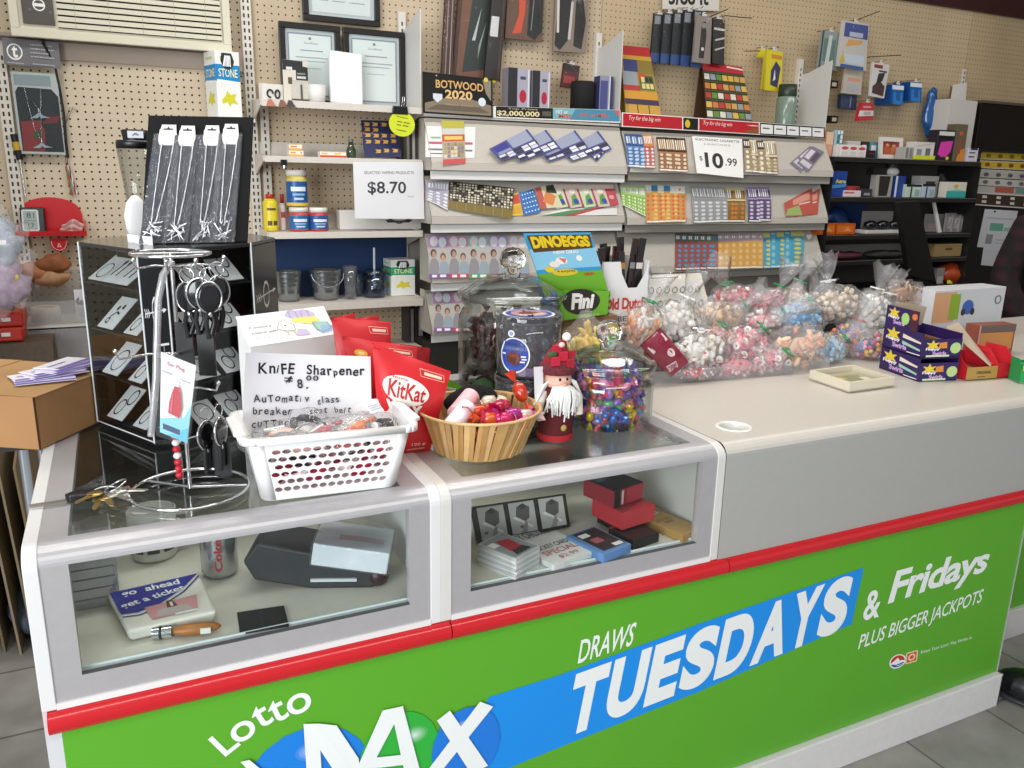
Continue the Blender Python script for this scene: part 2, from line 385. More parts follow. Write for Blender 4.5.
# ================================================================== the counter
WHT = M('#d9d8d6', .35, grain=.03); ALU = M('#b9b6b8', .38, .35, grain=.03); GREY = M('#a9a8a3', .45, grain=.02); TOPG = M('#c9c2b8', .35, grain=.02)
RED = M('#c8151f', .25, coat=.3)
def green_mat():
    return M('#5aa726', .38)
GRN = green_mat()
DEP = .72
def roundprof(y0, y1, r=.032, n=6):   # top strip rolling over into the front face
    return [(r*(1-math.sin(a)), -r*(1-math.cos(a))) for a in [math.pi/2*i/n for i in range(n+1)]]
def showcase(x0, x1, label, lite):
    t = thing('display_case', label, 'display case', (x0, 0, .633)); w = x1-x0; h = H-.633
    # side panels, with rounded top front corner
    rp = [(.036*(1-math.sin(a)), h-.027*(1-math.cos(a))) for a in [math.pi/2*(1-i/6) for i in range(7)]]
    for a in (0, w-.0185):
        MB().prism([(0, -.0065)]+rp+[(DEP, h), (DEP, -.0065)], a, a+.0185, lite, 'x').build('side_panel', t, bevel=.0012)
    fx0, fx1 = .0185, w-.0185; gx0, gx1 = .054, w-.054
    mb = MB()
    # frame: rolled top rail, bottom rail, stiles, top side rails and back rail
    zt = .84-.633; ry = h-zt
    prof = [(.042, h-.0008)]+[(.039*(1-math.sin(t_))+.001, zt+ry*math.cos(math.pi/2-math.pi/2*(1-i/8))*1.0-.0008) for i, t_ in enumerate([math.pi/2*(1-i/8) for i in range(9)])]
    prof = [(.042, h-.0008)]+[(.040-.038*math.sin(math.pi/2*i/8), zt+(ry-.0008)*math.cos(math.pi/2*i/8)) for i in range(9)]+[(.02, zt), (.02, h-.012), (.042, h-.012)]
    mb.prism([(a, b) for a, b in prof], fx0, fx1, ALU, 'x')
    mb.box(fx0, .002, .002, fx1, .02, .6705-.633, ALU)
    mb.box(fx0, .0021, .0375, gx0, .0199, zt+.001, ALU); mb.box(gx1, .0021, .0375, fx1, .0199, zt+.001, ALU)
    mb.box(fx0, .042, h-.02, gx0, DEP-.06, h-.0008, ALU); mb.box(gx1, .042, h-.02, fx1, DEP-.06, h-.0008, ALU)
    mb.box(fx0, DEP-.06, h-.02, fx1, DEP, h-.0008, ALU)
    mb.build('frame', t)
    MB().box(fx0, -.001, -.007, fx1, .02, .0025, M('#e4e2e0', .3)).build('bottom_strip', t)
    MB().box(gx0-.004, .012, .030, gx1+.004, .016, zt+.004, PANE()).build('front_pane', t)
    MB().box(gx0-.004, .038, h-.008, gx1+.004, DEP-.056, h-.002, PANE()).build('top_pane', t)
    MB().box(fx0, .0185, .001, fx1, DEP-.01, .0365, M('#cfcabd', .5, grain=.04)).build('case_floor', t)
    MB().box(fx0, DEP-.018, .037, fx1, DEP-.006, h-.02, M('#5a5856', .5, grain=.04)).build('back_panel', t)
    # dark line where the pane meets the bottom rail
    MB().box(gx0, .0195, .0375, gx1, .0215, .0405, M('#dfe9ea', .2)).box(gx0, .002, .0375, gx1, .011, .0385, M('#4e5152', .5)).build('pane_seal', t)
    return t
showcase(0, .5885, 'left aluminium framed glass display case holding a drink can, tray and card reader', M('#dddcdb', .35))
showcase(.5885, 1.174, 'aluminium framed glass display case holding hockey cards and red boxes', M('#d5d2cd', .35))
# laminate counter with rounded front edge and a cable hole
t = thing('service_counter', 'long counter with grey laminate top and green lottery panel below red bumper', 'counter', (0, 0, 0))
XR = 2.172
hx, hy = PZ(734, 427)[:2]; hr = .031
mb = MB(); r = .026
pr = [(0, .60), (0, H-r)]+[(r*(1-math.cos(a)), H-r+r*math.sin(a)) for a in [math.pi/2*i/6 for i in range(1, 7)]]
for (ya, za), (yb, zb) in zip(pr, pr[1:]):
    m = GREY if zb <= H-r+.012 else TOPG
    mb.add([(1.1745, ya, za), (XR, ya, za), (XR, yb, zb), (1.1745, yb, zb)], [(0, 1, 2, 3)], m, True)
# top as a sheet around the round hole
n = 32; cyc = [(hx+hr*math.cos(2*math.pi*i/n+math.pi/4), hy+hr*math.sin(2*math.pi*i/n+math.pi/4)) for i in range(n)]
def edge(i):
    k, f = divmod(i*4/n, 1); k = int(k) % 4
    cs = [(hx+.05, hy+.05), (hx-.05, hy+.05), (hx-.05, hy-.05), (hx+.05, hy-.05)]
    a, b = cs[k], cs[(k+1) % 4]; return (a[0]+(b[0]-a[0])*f, a[1]+(b[1]-a[1])*f)
for i in range(n):
    j = (i+1) % n; a, b = cyc[i], cyc[j]; c, d = edge(j), edge(i)
    mb.poly([(d[0], d[1], H), (c[0], c[1], H), (b[0], b[1], H), (a[0], a[1], H)], TOPG)
for (xa, ya, xb, yb) in ((1.1745, r, hx-.05, DEP), (hx+.05, r, XR, DEP), (hx-.05, r, hx+.05, hy-.05), (hx-.05, hy+.05, hx+.05, DEP)):
    mb.poly([(xa, ya, H), (xb, ya, H), (xb, yb, H), (xa, yb, H)], TOPG)
mb.poly([(XR, 0, .1), (XR, DEP, .1), (XR, DEP, H), (XR, r, H), (XR, 0, H-r)], GREY); mb.poly([(1.1745, DEP, .1), (1.1745, DEP, H), (XR, DEP, H), (XR, DEP, .1)], GREY)
mb.build('laminate_top', t)
MB().lathe([(hr+.007, .0005), (hr+.006, .0022), (hr, .003), (hr-.002, 0), (hr-.003, -.02), (hr-.003, -.05)], 32, M('#e4e2dc', .35), (hx, hy, H)).disc((hx, hy, H-.05), hr, 24, M('#a7a39c')).build('grommet', t)
# green panel
mb = MB(); mb.box(.004, .003, .10, XR-.002, .03, .61, GRN)
mb.box(0, .0028, .09, .02, .5, .6255, M('#cfcfd2', .4)).box(.03, .05, .10, XR-.01, .6, .62, M('#9a9a98', .6))
fp = lambda u, v, h=0.0: Vector((u, .0028-h, v))
def fpx(px, py): p = PY(px, py, 0.0028); return (p.x, p.z)
BLU = M('#0f8de6', .38); WL = M('#eef0ee', .4)
def qmap(pl):      # text frame from four photo points of its outline
    b = [Vector((*fpx(*q), 0)) for q in pl]
    def f(u, v, h=0.0):
        p = (b[0]*(1-u)+b[1]*u)*(1-v)+(b[3]*(1-u)+b[2]*u)*v
        return Vector((p.x, .0028-h, p.y))
    return f
# blue band widening out of the ball of the X
mb.art(fp, [('p', [fpx(*q) for q in ((851.4, 624), (863.6, 567.5), (700, 623.5), (560, 674.8), (489, 697), (470, 735), (475, 785), (507, 768.5), (560, 747), (700, 691))][::-1], BLU)])
B = .045
qt = qmap([(563, 738.5), (846, 628.5), (859, 571), (576, 674)]); u0 = 0
for ch, wd in zip('TUESDAYS', (.118, .128, .112, .124, .130, .136, .122, .124)):
    mb.art(lambda u, v, h=0, u0=u0, wd=wd: qt(u0+(wd-.010)*u, v, h), [('t', ch, 0, 0, 1, 1, WL, dict(bold=.05))], h0=.0009); u0 += wd+(.0009 if ch != 'A' else -.004)
mb.art(qmap([(577.5, 664), (632.5, 645), (637, 621.5), (579.5, 640.5)]), [('t', 'DRAWS', 0, 0, 1, 1, WL, dict(bold=.012, shear=.15))])
mb.art(qmap([(863, 621), (879, 617), (881.5, 588), (864, 593)]), [('t', '&', 0, 0, 1, 1, WL, dict(bold=.02, shear=.15))])
mb.art(qmap([(886, 613), (985, 578), (991.5, 546.5), (892, 574)]), [('t', 'Fridays', 0, -.02, 1, 1.05, WL, dict(bold=.028, shear=.15, space=.95))])
mb.art(qmap([(857, 654), (980.5, 606), (984, 588.5), (860, 635)]), [('t', 'PLUS BIGGER JACKPOTS', 0, 0, 1, 1, WL, dict(bold=.008, shear=.15, space=.98))])
mb.art(qmap([(920.5, 655), (971.5, 639.5), (972.5, 635.5), (921, 650.5)]), [('t', 'Know Your Limit. Play Within It.', 0, 0, 1, 1, WL)])
mb.art(qmap([(889, 670), (905, 666), (906, 653), (890, 656)]), [('c', .5, .5, .52, WL), ('c', .5, .5, .44, '#c3342b'), ('p', [(.05, .42), (.3, .6), (.5, .78), (.62, .55), (.95, .5), (.9, .3), (.5, .08), (.12, .25)], WL), ('l', [(.1, .32), (.4, .22), (.88, .34)], .1, '#2a5fae'), ('l', [(.2, .2), (.5, .1), (.8, .2)], .07, '#2a5fae')])
mb.art(qmap([(905, 664.5), (917, 661), (918, 649.5), (906, 653)]), [('p', [(.1, 0), (.9, 0), (1, .1), (1, .9), (.9, 1), (.1, 1), (0, .9), (0, .1)], '#e6d8b0'), ('r', .1, .1, .9, .9, '#d25a35'), ('c', .5, .5, .3, '#e6d8b0'), ('c', .5, .5, .18, '#d25a35')])
# lotto lettering on an arc
for ch, cx_, cy_, hh, an in (('L', 224.5, 742, 27, 31), ('o', 243, 731, 21, 26), ('t', 261.5, 716, 25, 22), ('t', 277.5, 710.5, 25, 18), ('o', 299, 703.5, 22, 12)):
    c = Vector((*fpx(cx_, cy_), 0)); a = R(an); s_ = hh*.00168
    vs, fs, asp = textmesh(ch, .012); w_ = s_*asp
    f_ = lambda u, v, h=0.0: Vector((c.x+(u-.5)*w_*math.cos(a)-(v-.5)*s_*math.sin(a), .0028-h, c.y+(u-.5)*w_*math.sin(a)+(v-.5)*s_*math.cos(a)))
    mb.art(f_, [('t', ch, 0, 0, 1, 1, WL, dict(bold=.012))])
# three glossy balls behind the big letters
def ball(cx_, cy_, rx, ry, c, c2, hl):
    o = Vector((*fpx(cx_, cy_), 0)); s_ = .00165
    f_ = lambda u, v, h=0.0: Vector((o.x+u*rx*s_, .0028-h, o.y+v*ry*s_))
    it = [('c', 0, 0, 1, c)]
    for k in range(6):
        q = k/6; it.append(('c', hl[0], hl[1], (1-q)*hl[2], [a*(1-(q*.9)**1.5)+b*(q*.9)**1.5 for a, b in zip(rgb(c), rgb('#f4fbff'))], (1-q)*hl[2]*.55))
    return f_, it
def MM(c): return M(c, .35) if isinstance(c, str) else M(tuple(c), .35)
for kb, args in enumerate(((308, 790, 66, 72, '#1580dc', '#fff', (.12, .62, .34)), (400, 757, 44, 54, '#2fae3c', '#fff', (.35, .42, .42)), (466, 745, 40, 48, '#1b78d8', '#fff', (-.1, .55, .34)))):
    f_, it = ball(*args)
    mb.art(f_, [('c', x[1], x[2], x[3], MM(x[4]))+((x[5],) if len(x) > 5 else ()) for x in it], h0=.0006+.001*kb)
# big slanted letters M A X over the balls (strokes laid out from the photo)
def strokes(ps, h): mb.art(lambda u, v, hh=0: Vector((u, .0028-hh, v)), [('p', [fpx(*q) for q in p][::-1], WL) for p in ps], h0=h)
strokes([[(303, 722.5), (318, 722), (321, 768), (325, 800), (308, 800)], [(318, 722), (336, 724), (358, 757), (362, 790), (352, 790)], [(382, 709), (403, 704.5), (358, 790), (346, 790)], [(303, 722.5), (318, 722), (360, 780), (348, 792)],
         [(402, 704.5), (419, 768), (428, 800), (410, 800), (392, 716)], [(364, 757), (412, 752), (414, 762), (360, 768)], [(240, 760), (249, 758), (300, 800), (286, 810)],
         [(436, 719), (449, 709), (487, 764), (470, 772)], [(479, 700), (492, 705), (440, 770), (424, 772)]], .0040)
mb.build('front_panel', t)
# red bumper in three lengths, white baseboard
for xa, xb in ((.006, .602), (.604, 1.195), (1.197, XR+.004)):
    rp = [(-.016*math.sin(a)+.002, .6078+.0178*math.cos(a)) for a in [math.pi*i/10 for i in range(11)]]
    MB().add([(x, a, b) for x in (xa, xb) for a, b in rp], [(i, i+1, 12+i, 11+i) for i in range(10)], RED, True).add([(x, a, b) for x in (xa, xb) for a, b in rp], [tuple(range(11)), tuple(range(21, 10, -1))], RED).build('bumper', t)
MB().box(XR, .03, H-.026, XR+.20, .1885, H-.0002, TOPG).build('top_extension', t, bevel=.002)
MB().box(0, -.012, 0, XR+.01, .015, .098, M('#dcd8d6', .45, grain=.04)).box(XR, -.012, 0, XR+.01, .5, .098, M('#cfcac6', .45)).build('baseboard', t, bevel=.003)
# the next counter section, set back to the right
t2 = thing('side_counter', 'green fronted counter section set back at the right end of the main counter', 'counter', (XR+.012, .19, 0))
MB().box(0, .012, .098, 1.35, .62, H-.03, GRN).build('front_panel', t2)
MB().box(0, 0, H-.03, 1.36, .62, H-.001, TOPG).build('laminate_top', t2, bevel=.004)
MB().box(0, 0, 0, 1.36, .6, .098, M('#cfcac6', .45)).build('baseboard', t2, bevel=.003)
# ================================================================== left side: wall things
BLK = M('#0d0d0e', .35); BLKM = M('#151515', .7); CHR = M('#d8d8da', .12, 1.0); WHITE = M('#f2f1ee', .5); IVORY = M('#d9d3bd', .5)
def wall_fit(px0, py0, px1, py1, y):        # world frame of a photo rectangle on the plane y: centre x, base z, width, height
    cx_, cy_ = (px0+px1)/2, (py0+py1)/2
    l, r_, t_, b_ = PY(px0, cy_, y), PY(px1, cy_, y), PY(cx_, py0, y), PY(cx_, py1, y)
    return (l.x+r_.x)/2, b_.z, r_.x-l.x, t_.z-b_.z
# air conditioner
yA = D-.09
a0, a1 = PY(13, 37, yA), PY(231, 49, yA); aw = a1.x-a0.x; zb = (a0.z+a1.z)/2
t = thing('air_conditioner', 'beige wall air conditioner with slatted grille and dark control panel above pegboard', 'air conditioner', (a0.x, yA, zb)); ah = 2.28-zb
mb = MB(); mb.box(0, .012, 0, aw, .088, ah, IVORY); mb.box(-.004, 0, -.004, aw+.004, .02, .022, IVORY); mb.box(-.004, 0, .022, .022, .02, ah, IVORY); mb.box(aw-.022, 0, .022, aw+.004, .02, ah, IVORY)
mb.build('casing', t, bevel=.002)
gx0 = .135; gz0 = .032
mb = MB(); mb.box(gx0, .0105, gz0, aw-.028, .0115, ah, M('#1d1c19', .8))
z = gz0+.004
while z < ah: mb.hexa([(gx0, .002, z-.002), (aw-.028, .002, z-.002), (aw-.028, .011, z+.007), (gx0, .011, z+.007), (gx0, .002, z+.012), (aw-.028, .002, z+.012), (aw-.028, .011, z+.0135), (gx0, .011, z+.0135)], IVORY); z += .0195
for k in range(5): mb.box(gx0+(aw-.028-gx0)*(k+.5)/5-.0006, .0012, gz0, gx0+(aw-.028-gx0)*(k+.5)/5+.0006, .002, ah, M('#9a9584', .6))
mb.build('grille', t)
mb = MB(); mb.box(.034, .002, .038, .125, .013, ah, M('#4c453d', .4)); f_ = quadmap((.034, .002, .038), (.125, .002, .038), (.125, .002, .20), (.034, .002, .20))
mb.art(f_, [('c', .55, .36, .20, WHITE, .115), ('c', .55, .36, .16, '#4c453d', .09), ('r', .37, .33, .73, .39, WHITE), ('c', .25, .26, .04, '#6a6258', .03), ('c', .9, .24, .04, '#6a6258', .03)]); mb.build('control_panel', t)
struct('trim_2', MB().box(-.6, D-.012, PY(150, 66, D).z, .665, D, PY(150, 47, D).z+.01, M('#b5a596', .6)).box(-.6, D-.05, PY(150, 47, D).z-.005, .62, D, zb-.004, M('#6e665c', .7)))
# header card with a round emblem, necklace card under it
y_ = D-.05; cx_, bz, w_, h_ = wall_fit(3, 40, 59, 66.5, y_)
mb = MB(); mb.box(-w_/2, 0, 0, w_/2, .004, h_, M('#6d6b6e', .5)); f_ = quadmap((-w_/2, 0, 0), (w_/2, 0, 0), (w_/2, 0, h_), (-w_/2, 0, h_))
mb.art(f_, [('c', .2, .5, .14, WHITE, .31), ('c', .2, .5, .115, '#6d6b6e', .25), ('t', 't', .15, .28, .25, .74, WHITE, dict(bold=.03)), ('r', .05, .06, .35, .1, '#a9a7aa')]+lines(.48, .3, .92, .9, 4, '#a9a7aa')+[('r', .5, .08, .9, .12, '#a9a7aa')])
tag(mb.build('brand_card', loc=(cx_, y_, bz), rot=(0, R(1.5), 0)), 'grey card with white ringed letter t under air conditioner', 'card')
y_ = D-.035; cx_, bz, w_, h_ = wall_fit(15.5, 73, 61, 154, y_)
t = thing('necklace_card', 'hanging clear packet with black and red card and two silver tail pendants', 'necklace card', (cx_, y_, bz))
mb = MB(); mb.box(-w_/2, 0, 0, w_/2, .002, h_, M('#c9c8c8', .5)); f_ = quadmap((-w_/2, 0, 0), (w_/2, 0, 0), (w_/2, 0, h_), (-w_/2, 0, h_))
mb.art(f_, [('r', .05, .84, .85, .97, '#97a0a8'), ('p', [(.06, .03), (.98, .03), (.98, .72), (.84, .81), (.12, .82), (.05, .76)], '#141517'), ('p', [(.08, .03), (.55, .03), (.6, .3), (.5, .42), (.1, .4)], '#8e1a1c'), ('p', [(.55, .38), (.9, .4), (.96, .48), (.7, .47)], '#7a1518'), ('p', [(.3, .2), (.5, .18), (.55, .3), (.4, .3)], '#3d4a25')])
mb.build('card', t)
for (ax, bx, vz, px_, tail) in ((.26, .62, .50, .52, .12), (.26, .60, .13, .50, .1)):
    mb = MB(); L = lambda u, v, d=.004: Vector((-w_/2+w_*u, -d, h_*v))
    mb.tube([L(ax, .82), L(ax+.04, .62), L(px_-.12, vz+.16), L(px_, vz+.05)], .0007, 5, CHR); mb.tube([L(bx, .82), L(bx-.03, .6), L(px_, vz+.05)], .0007, 5, CHR)
    mb.prism([(-w_/2+w_*u, h_*v) for u, v in ((px_, vz+.02), (px_+.08, vz-.02), (px_+.24, vz-.045), (px_+.05, vz-.05), (px_, vz-.03), (px_-.05, vz-.055), (px_-.22, vz-.06), (px_-.08, vz-.015))], -.006, -.003, CHR); mb.ell(L(px_, vz+.03), .003, .003, .006, CHR, 8, 6)
    mb.build('silver_necklace', t)
MB().box(-w_/2-.003, -.008, -.003, w_/2+.003, -.0075, h_+.004, PANE()).build('sleeve', t)
# black power cable and corded pendants beside it
pts = [PY(41, 39, D-.06), PY(48, 52, D-.05), PY(55, 66, D-.04), PY(60, 90, D-.03), PY(64, 115, D-.025), PY(66, 140, D-.025), PY(68, 158, D-.02)]
tag(MB().tube(pts, .0042, 8, BLK).build('power_cable'), 'black power cable hanging down from beige air conditioner', 'cable')
for k, (x0, x1, c1, c2, lb) in enumerate(((66, 72, '#2f9a55', '#c22a2a', 'green and red twisted pendant on thin black cord beside necklace card'), (68, 77, '#8d2c5c', '#d9e3ea', 'purple and white twisted pendant on thin black cord beside necklace card'))):
    t = thing('cord_pendant', lb, 'pendant', PY(64, 128, D-.018), 0, 'corded pendants hanging on the pegboard'); o = PY(64, 128, D-.018)
    MB().tube([Vector((0, 0, 0)), PY(65+k, 145, D-.016)-o, PY(x0, 165, D-.014)-o], .0012, 6, BLK).tube([Vector((0, 0, 0)), PY(70+k*3, 107, D-.014)-o, PY(76+k*2, 111, D-.008)-o], .0008, 5, BLK).build('cord', t)
    a, b = PY(x0, 165, D-.014)-o, PY(x1, 196, D-.014)-o; mb = MB()
    for s in (0, 1):
        mb.tube([a.lerp(b, i/14)+Vector((.0022*math.sin(i*.9+s*3.14), .0022*math.cos(i*.9+s*3.14), 0)) for i in range(15)], [.0008]+[.0024]*13+[.0008], 6, (c1, c2)[s])
    mb.build('pendant', t)
# boxed screwdriver at far left
o = PY(18, 140, D-.03); t = thing('screwdriver', 'yellow and black handled screwdriver hanging beside red tray at far left', 'screwdriver', o)
hb = PY(20, 160, D-.03)-o; he = PY(14, 134, D-.03)-o
MB().cyl(he, he.lerp(hb, .3), .012, .012, 12, BLK).cyl(he.lerp(hb, .3), he.lerp(hb, .62), .0115, .0115, 12, M('#c8a52b', .5)).cyl(he.lerp(hb, .62), hb, .0125, .010, 12, BLK).build('handle', t)
MB().cyl(hb, PY(25.5, 196, D-.03)-o, .003, .003, 10, CHR).build('shaft', t)
# red tray with badge
y_ = D-.085; cx_, bz, w_, h_ = wall_fit(13.5, 198, 85, 236, y_); 
t = thing('wall_tray', 'translucent red tray with rounded back and round badge hung on pegboard', 'tray', (cx_, y_, bz)); RP = M('#cf2127', .25, coat=.4)
bk = [(-w_/2*.92, .004)]+[(w_*.46*math.cos(math.pi-a)*(1 if True else 0), .03+(h_-.03)*math.sin(a)**.55) for a in [math.pi*i/16 for i in range(1, 16)]]+[(w_/2*.92, .004)]
MB().prism(bk, .075, .08, RP).build('back', t)
mb = MB(); mb.hexa([(-w_/2, -.004, 0), (w_/2, -.004, 0), (w_/2*.92, .08, .0), (-w_/2*.92, .08, .0), (-w_/2, -.004, .004), (w_/2, -.004, .004), (w_/2*.92, .08, .005), (-w_/2*.92, .08, .005)], RP)
mb.slab((-w_/2, -.004, 0), (w_/2, -.004, 0), (w_/2*1.01, -.008, .016), (-w_/2*1.01, -.008, .016), .003, RP)
for s in (-1, 1): mb.prism([(-.004, 0), (.08, 0), (.08, .05), (-.004, .014)], s*w_/2*.95, s*w_/2*.95+.003, RP, 'x')
mb.build('basin', t)
c = PY(59, 244, y_+.01)-Vector((cx_, y_, bz)); q = .0265
pl = [(-q, .02), (q, .02)]+[(q*math.cos(-a), q*.95*math.sin(-a)+.0) for a in [math.pi*i/14 for i in range(15)]]
mb = MB().prism([(c.x+a, c.z+b) for a, b in pl], .012, .015, M('#c41a26', .4)); f_ = lambda u, v, h=0: Vector((c.x+u*q, .012-h, c.z+v*q))
mb.art(f_, [('l', [(-.86, .4), (-.84, -.1), (-.55, -.62), (0, -.84), (.55, -.62), (.84, -.1), (.86, .4)], .06, '#f0d6d6'), ('c', 0, -.25, .2, '#f0d6d6', .16), ('c', 0, -.25, .12, '#c41a26', .09), ('l', [(-.2, -.45), (0, .15), (.2, -.45)], .06, '#f0d6d6')]); mb.build('badge', t)
tr = Vector((cx_, y_, bz))
# digital clock and bagged clip in the tray
p = PY(33.5, 230.5, y_+.012); t = thing('digital_clock', 'small black digital thermometer clock standing in red wall tray', 'clock', (p.x, p.y, bz+.0055), R(-8), None, (R(-8), 0, R(-6))); t.scale = (1.35,)*3
MB().box(-.028, 0, 0, .028, .014, .068, BLK).build('case', t, bevel=.003)
mb = MB(); f_ = quadmap((-.024, 0, .008), (.014, 0, .008), (.014, 0, .062), (-.024, 0, .062))
mb.art(f_, [('p', [(.08, 0), (.92, 0), (1, .06), (1, .94), (.92, 1), (.08, 1), (0, .94), (0, .06)], '#d9dcd9'), ('r', .1, .07, .9, .93, '#9fb0ac'), ('t', '81', .3, .62, .75, .86, '#3a4442'), ('t', '17', .35, .16, .7, .36, '#3a4442'), ('r', .15, .48, .85, .5, '#5c6a66')]); mb.build('display', t)
p = PY(70, 231, y_+.02); o = tag(MB().grid(lambda u, v: Vector(((u-.5)*.07+.012*v, .012*math.sin(u*9)+.008*math.sin(v*13), .004+v*.045*(.6+.4*math.sin(u*3)))), 14, 10, M('#e2b7b4', .3, grain=.2, gscale=90)).build('packet', loc=(p.x, y_+.03, bz+.006), rot=(R(-20), 0, 0), solid=.002), 'crumpled clear packet lying in the red wall tray', 'packet')
# crumpled bag of goods at the far left edge
def blobfn(seed, amp, fq):
    def f(p):
        n = mnoise.noise(p*fq+Vector((seed, 0, 0))); return p*(1+amp*n)
    return f
p = PY(2, 262, 1.72)
t = thing('hanging_bag', 'crinkled clear plastic bag with bluish and pink contents hanging at far left edge', 'bag', (p.x, p.y, p.z))
MB().ell((0, 0, 0), .08, .06, .16, BAGF(), 34, 26, fn=lambda q: q*(1+.45*mnoise.noise(q*26))).build('film', t)
mb = MB(); cr_ = lambda q: q*(1+.5*mnoise.noise(q*38)); mb.ell((0, .02, .05), .055, .03, .075, M('#a9b2c2', .4, grain=.35, gscale=35), 20, 14, fn=cr_); mb.ell((-.0, .02, -.07), .06, .035, .075, M('#b59db4', .4, grain=.35, gscale=35), 20, 14, fn=cr_); mb.ell((.035, -.02, -.045), .006, .005, .009, '#d9c53a'); mb.box(.0, -.05, .055, .022, -.049, .068, WHITE); mb.build('contents', t)
tag(MB().cyl((0, 0, 0), (0, .47, 0), .003, .003, 8, CHR).build('bag_hook', loc=(p.x, p.y, p.z+.13)), 'long steel hook holding the crinkled bag at far left', 'hook')
# two-tier clear bin with leather pieces, tape and gloves
yb = 1.95; b0, b1 = PY(22, 318, yb), PY(87, 318, yb); zt_ = PY(50, 319, yb).z
t = thing('acrylic_bin', 'two tier frosted clear plastic bin behind cardboard box at left', 'bin', (b0.x, yb, zt_-.28)); bw = b1.x-b0.x; FR = clear('frosted_plastic', '#e4e2df', .05, .2, haze=.18)
for z0, z1 in ((0, .004), (.25, .262)): MB().box(0, 0, z0, bw, .2, z1, M('#c9c5bf', .4) if z0 else FR).build('shelf', t)
MB().box(0, -.003, .004, bw, 0, .245, FR).build('front_panel', t); MB().box(0, -.003, .262, bw, 0, .34, FR).build('front_panel', t)
for x in (0, bw-.003): MB().box(x, 0, 0, x+.003, .2, .40, FR).build('side_panel', t)
MB().box(0, .2, 0, bw, .203, .42, FR).build('back_panel', t)
zt_ -= .018
p = PY(44, 300, yb+.06)
t = thing('tape_roll', 'wide roll of cream tape lying in the clear bin', 'tape roll', (p.x, yb+.065, zt_)); mb = MB(); mb.lathe([(.03, 0), (.046, 0), (.046, .05), (.03, .05), (.03, 0)], 28, M('#d6cdbb', .5)); mb.build('tape', t); MB().lathe([(.028, 0), (.0301, 0), (.0301, .05), (.028, .05), (.028, 0)], 28, M('#b49a72', .7)).build('core', t)
for k, (px_, py_, s, lb) in enumerate(((36, 272, 1.0, 'crumpled tan leather piece behind the tape roll'), (54, 263, .9, 'crumpled tan leather piece on top at back of clear bin'), (52, 278, .9, 'folded tan leather piece beside the white packet in clear bin'))):
    p = PY(px_, py_, yb+.15); tag(MB().ell((0, 0, 0), .055*s, .028, .034*s, M(('#a2643c', '#93552f', '#b0835f')[k], .6, grain=.2), 18, 12, fn=lambda q, k=k: q*(1+.4*mnoise.noise(q*30+Vector((k*5, 0, 0))))).build('leather_piece', loc=p), lb, 'leather piece', 'leather pieces in the clear bin')
p = PY(79, 282, yb+.04); tag(MB().box(-.02, 0, -.05, .02, .02, .055, M('#e5e3e6', .5)).art(quadmap((-.02, 0, -.05), (.02, 0, -.05), (.02, 0, .055), (-.02, 0, .055)), [('p', [(.0, .62), (.35, .78), (.3, .62), (1, .7), (.6, .5), (.2, .52)], '#2b2a2c'), ('r', .1, .1, .9, .4, '#c9cad6')]).build('packet', loc=(p.x, yb+.05, zt_+.05)), 'white upright packet with dark mark at right end of clear bin', 'packet')
p = PY(46, 336, yb+.06)
mb = MB()
for i, (dx, ln) in enumerate(((-.03, .05), (-.01, .065), (.012, .07), (.033, .055))): mb.tube([(dx*.6, 0, .06), (dx*.9, -.006, .03), (dx, -.01, 0), (dx*1.05, 0, -ln*.5)], [.014, .014, .013, .008], 8, M('#dcd8d4', .6))
mb.ell((0, 0, .065), .04, .02, .04, M('#dcd8d4', .6), 12, 8); tag(mb.build('rubber_glove', loc=(p.x, yb+.07, zt_-.225)), 'pale glove standing in lower tier of clear bin', 'glove')
# red tool cases at far left
for k, (py_, lb) in enumerate(((319, 'red plastic tool case with white catch, upper of the pair at far left'), (334, 'red plastic tool case with white catch, lower of the pair at far left'))):
    p = PY(5, py_, 1.82); t = thing('tool_case', lb, 'tool case', (p.x-.14, 1.82, p.z-.026), 0, 'red tool cases at the far left')
    MB().box(-.05, 0, 0, .19, .16, .046, M('#b52317', .35)).build('shell', t, bevel=.006); MB().box(.13, -.004, .018, .155, 0, .03, M('#e0dcd6', .5)).build('catch', t, bevel=.001)
p = PY(12, 303, 1.80); tag(MB().cyl((-.07, 0, -.03), (.03, 0, .03), .008, .008, 10, M('#dedad6', .5)).build('white_rod', loc=(p.x, 1.84, p.z+.0)), 'white plastic rod leaning on the red tool cases', 'rod')
struct('trim_3', MB().box(-.6, 1.8, .35, -.06, D, PY(5, 343, 1.82).z, M('#57493d', .7, grain=.2)))
# cardboard box hanging over the left end of the case, on a small stand
ux, uy = Vector((.546, .838, 0)), Vector((-.838, .546, 0)); bo = Vector((-.004, .446, H+.0015)); BH = .098
L1, L2 = .235, .40; CB = M('#a97c50', .8, grain=.08, gscale=12); CBT = M('#b78d5d', .8, grain=.08, gscale=12)
t = thing('cardboard_box', 'closed brown cardboard box overhanging left end of glass display case', 'box', bo, math.atan2(ux.y, ux.x))
mb = MB(); mb.box(0, 0, 0, L1, L2, BH, CB); mb.build('carton', t, bevel=.002)
mb = MB(); mb.box(-.001, L2/2+.002, BH, L1+.001, L2+.004, BH+.004, CBT); mb.add([(-.001, -.003, BH), (L1+.001, -.003, BH), (L1+.001, L2/2, BH+.003), (-.001, L2/2, BH+.004)], [(0, 1, 2, 3)], CBT); mb.build('flap', t)
mb = MB(); mb.box(-.0015, -.0005, .0, .004, -.0002, BH, M('#5c3c22', .9)); mb.build('seam', t)
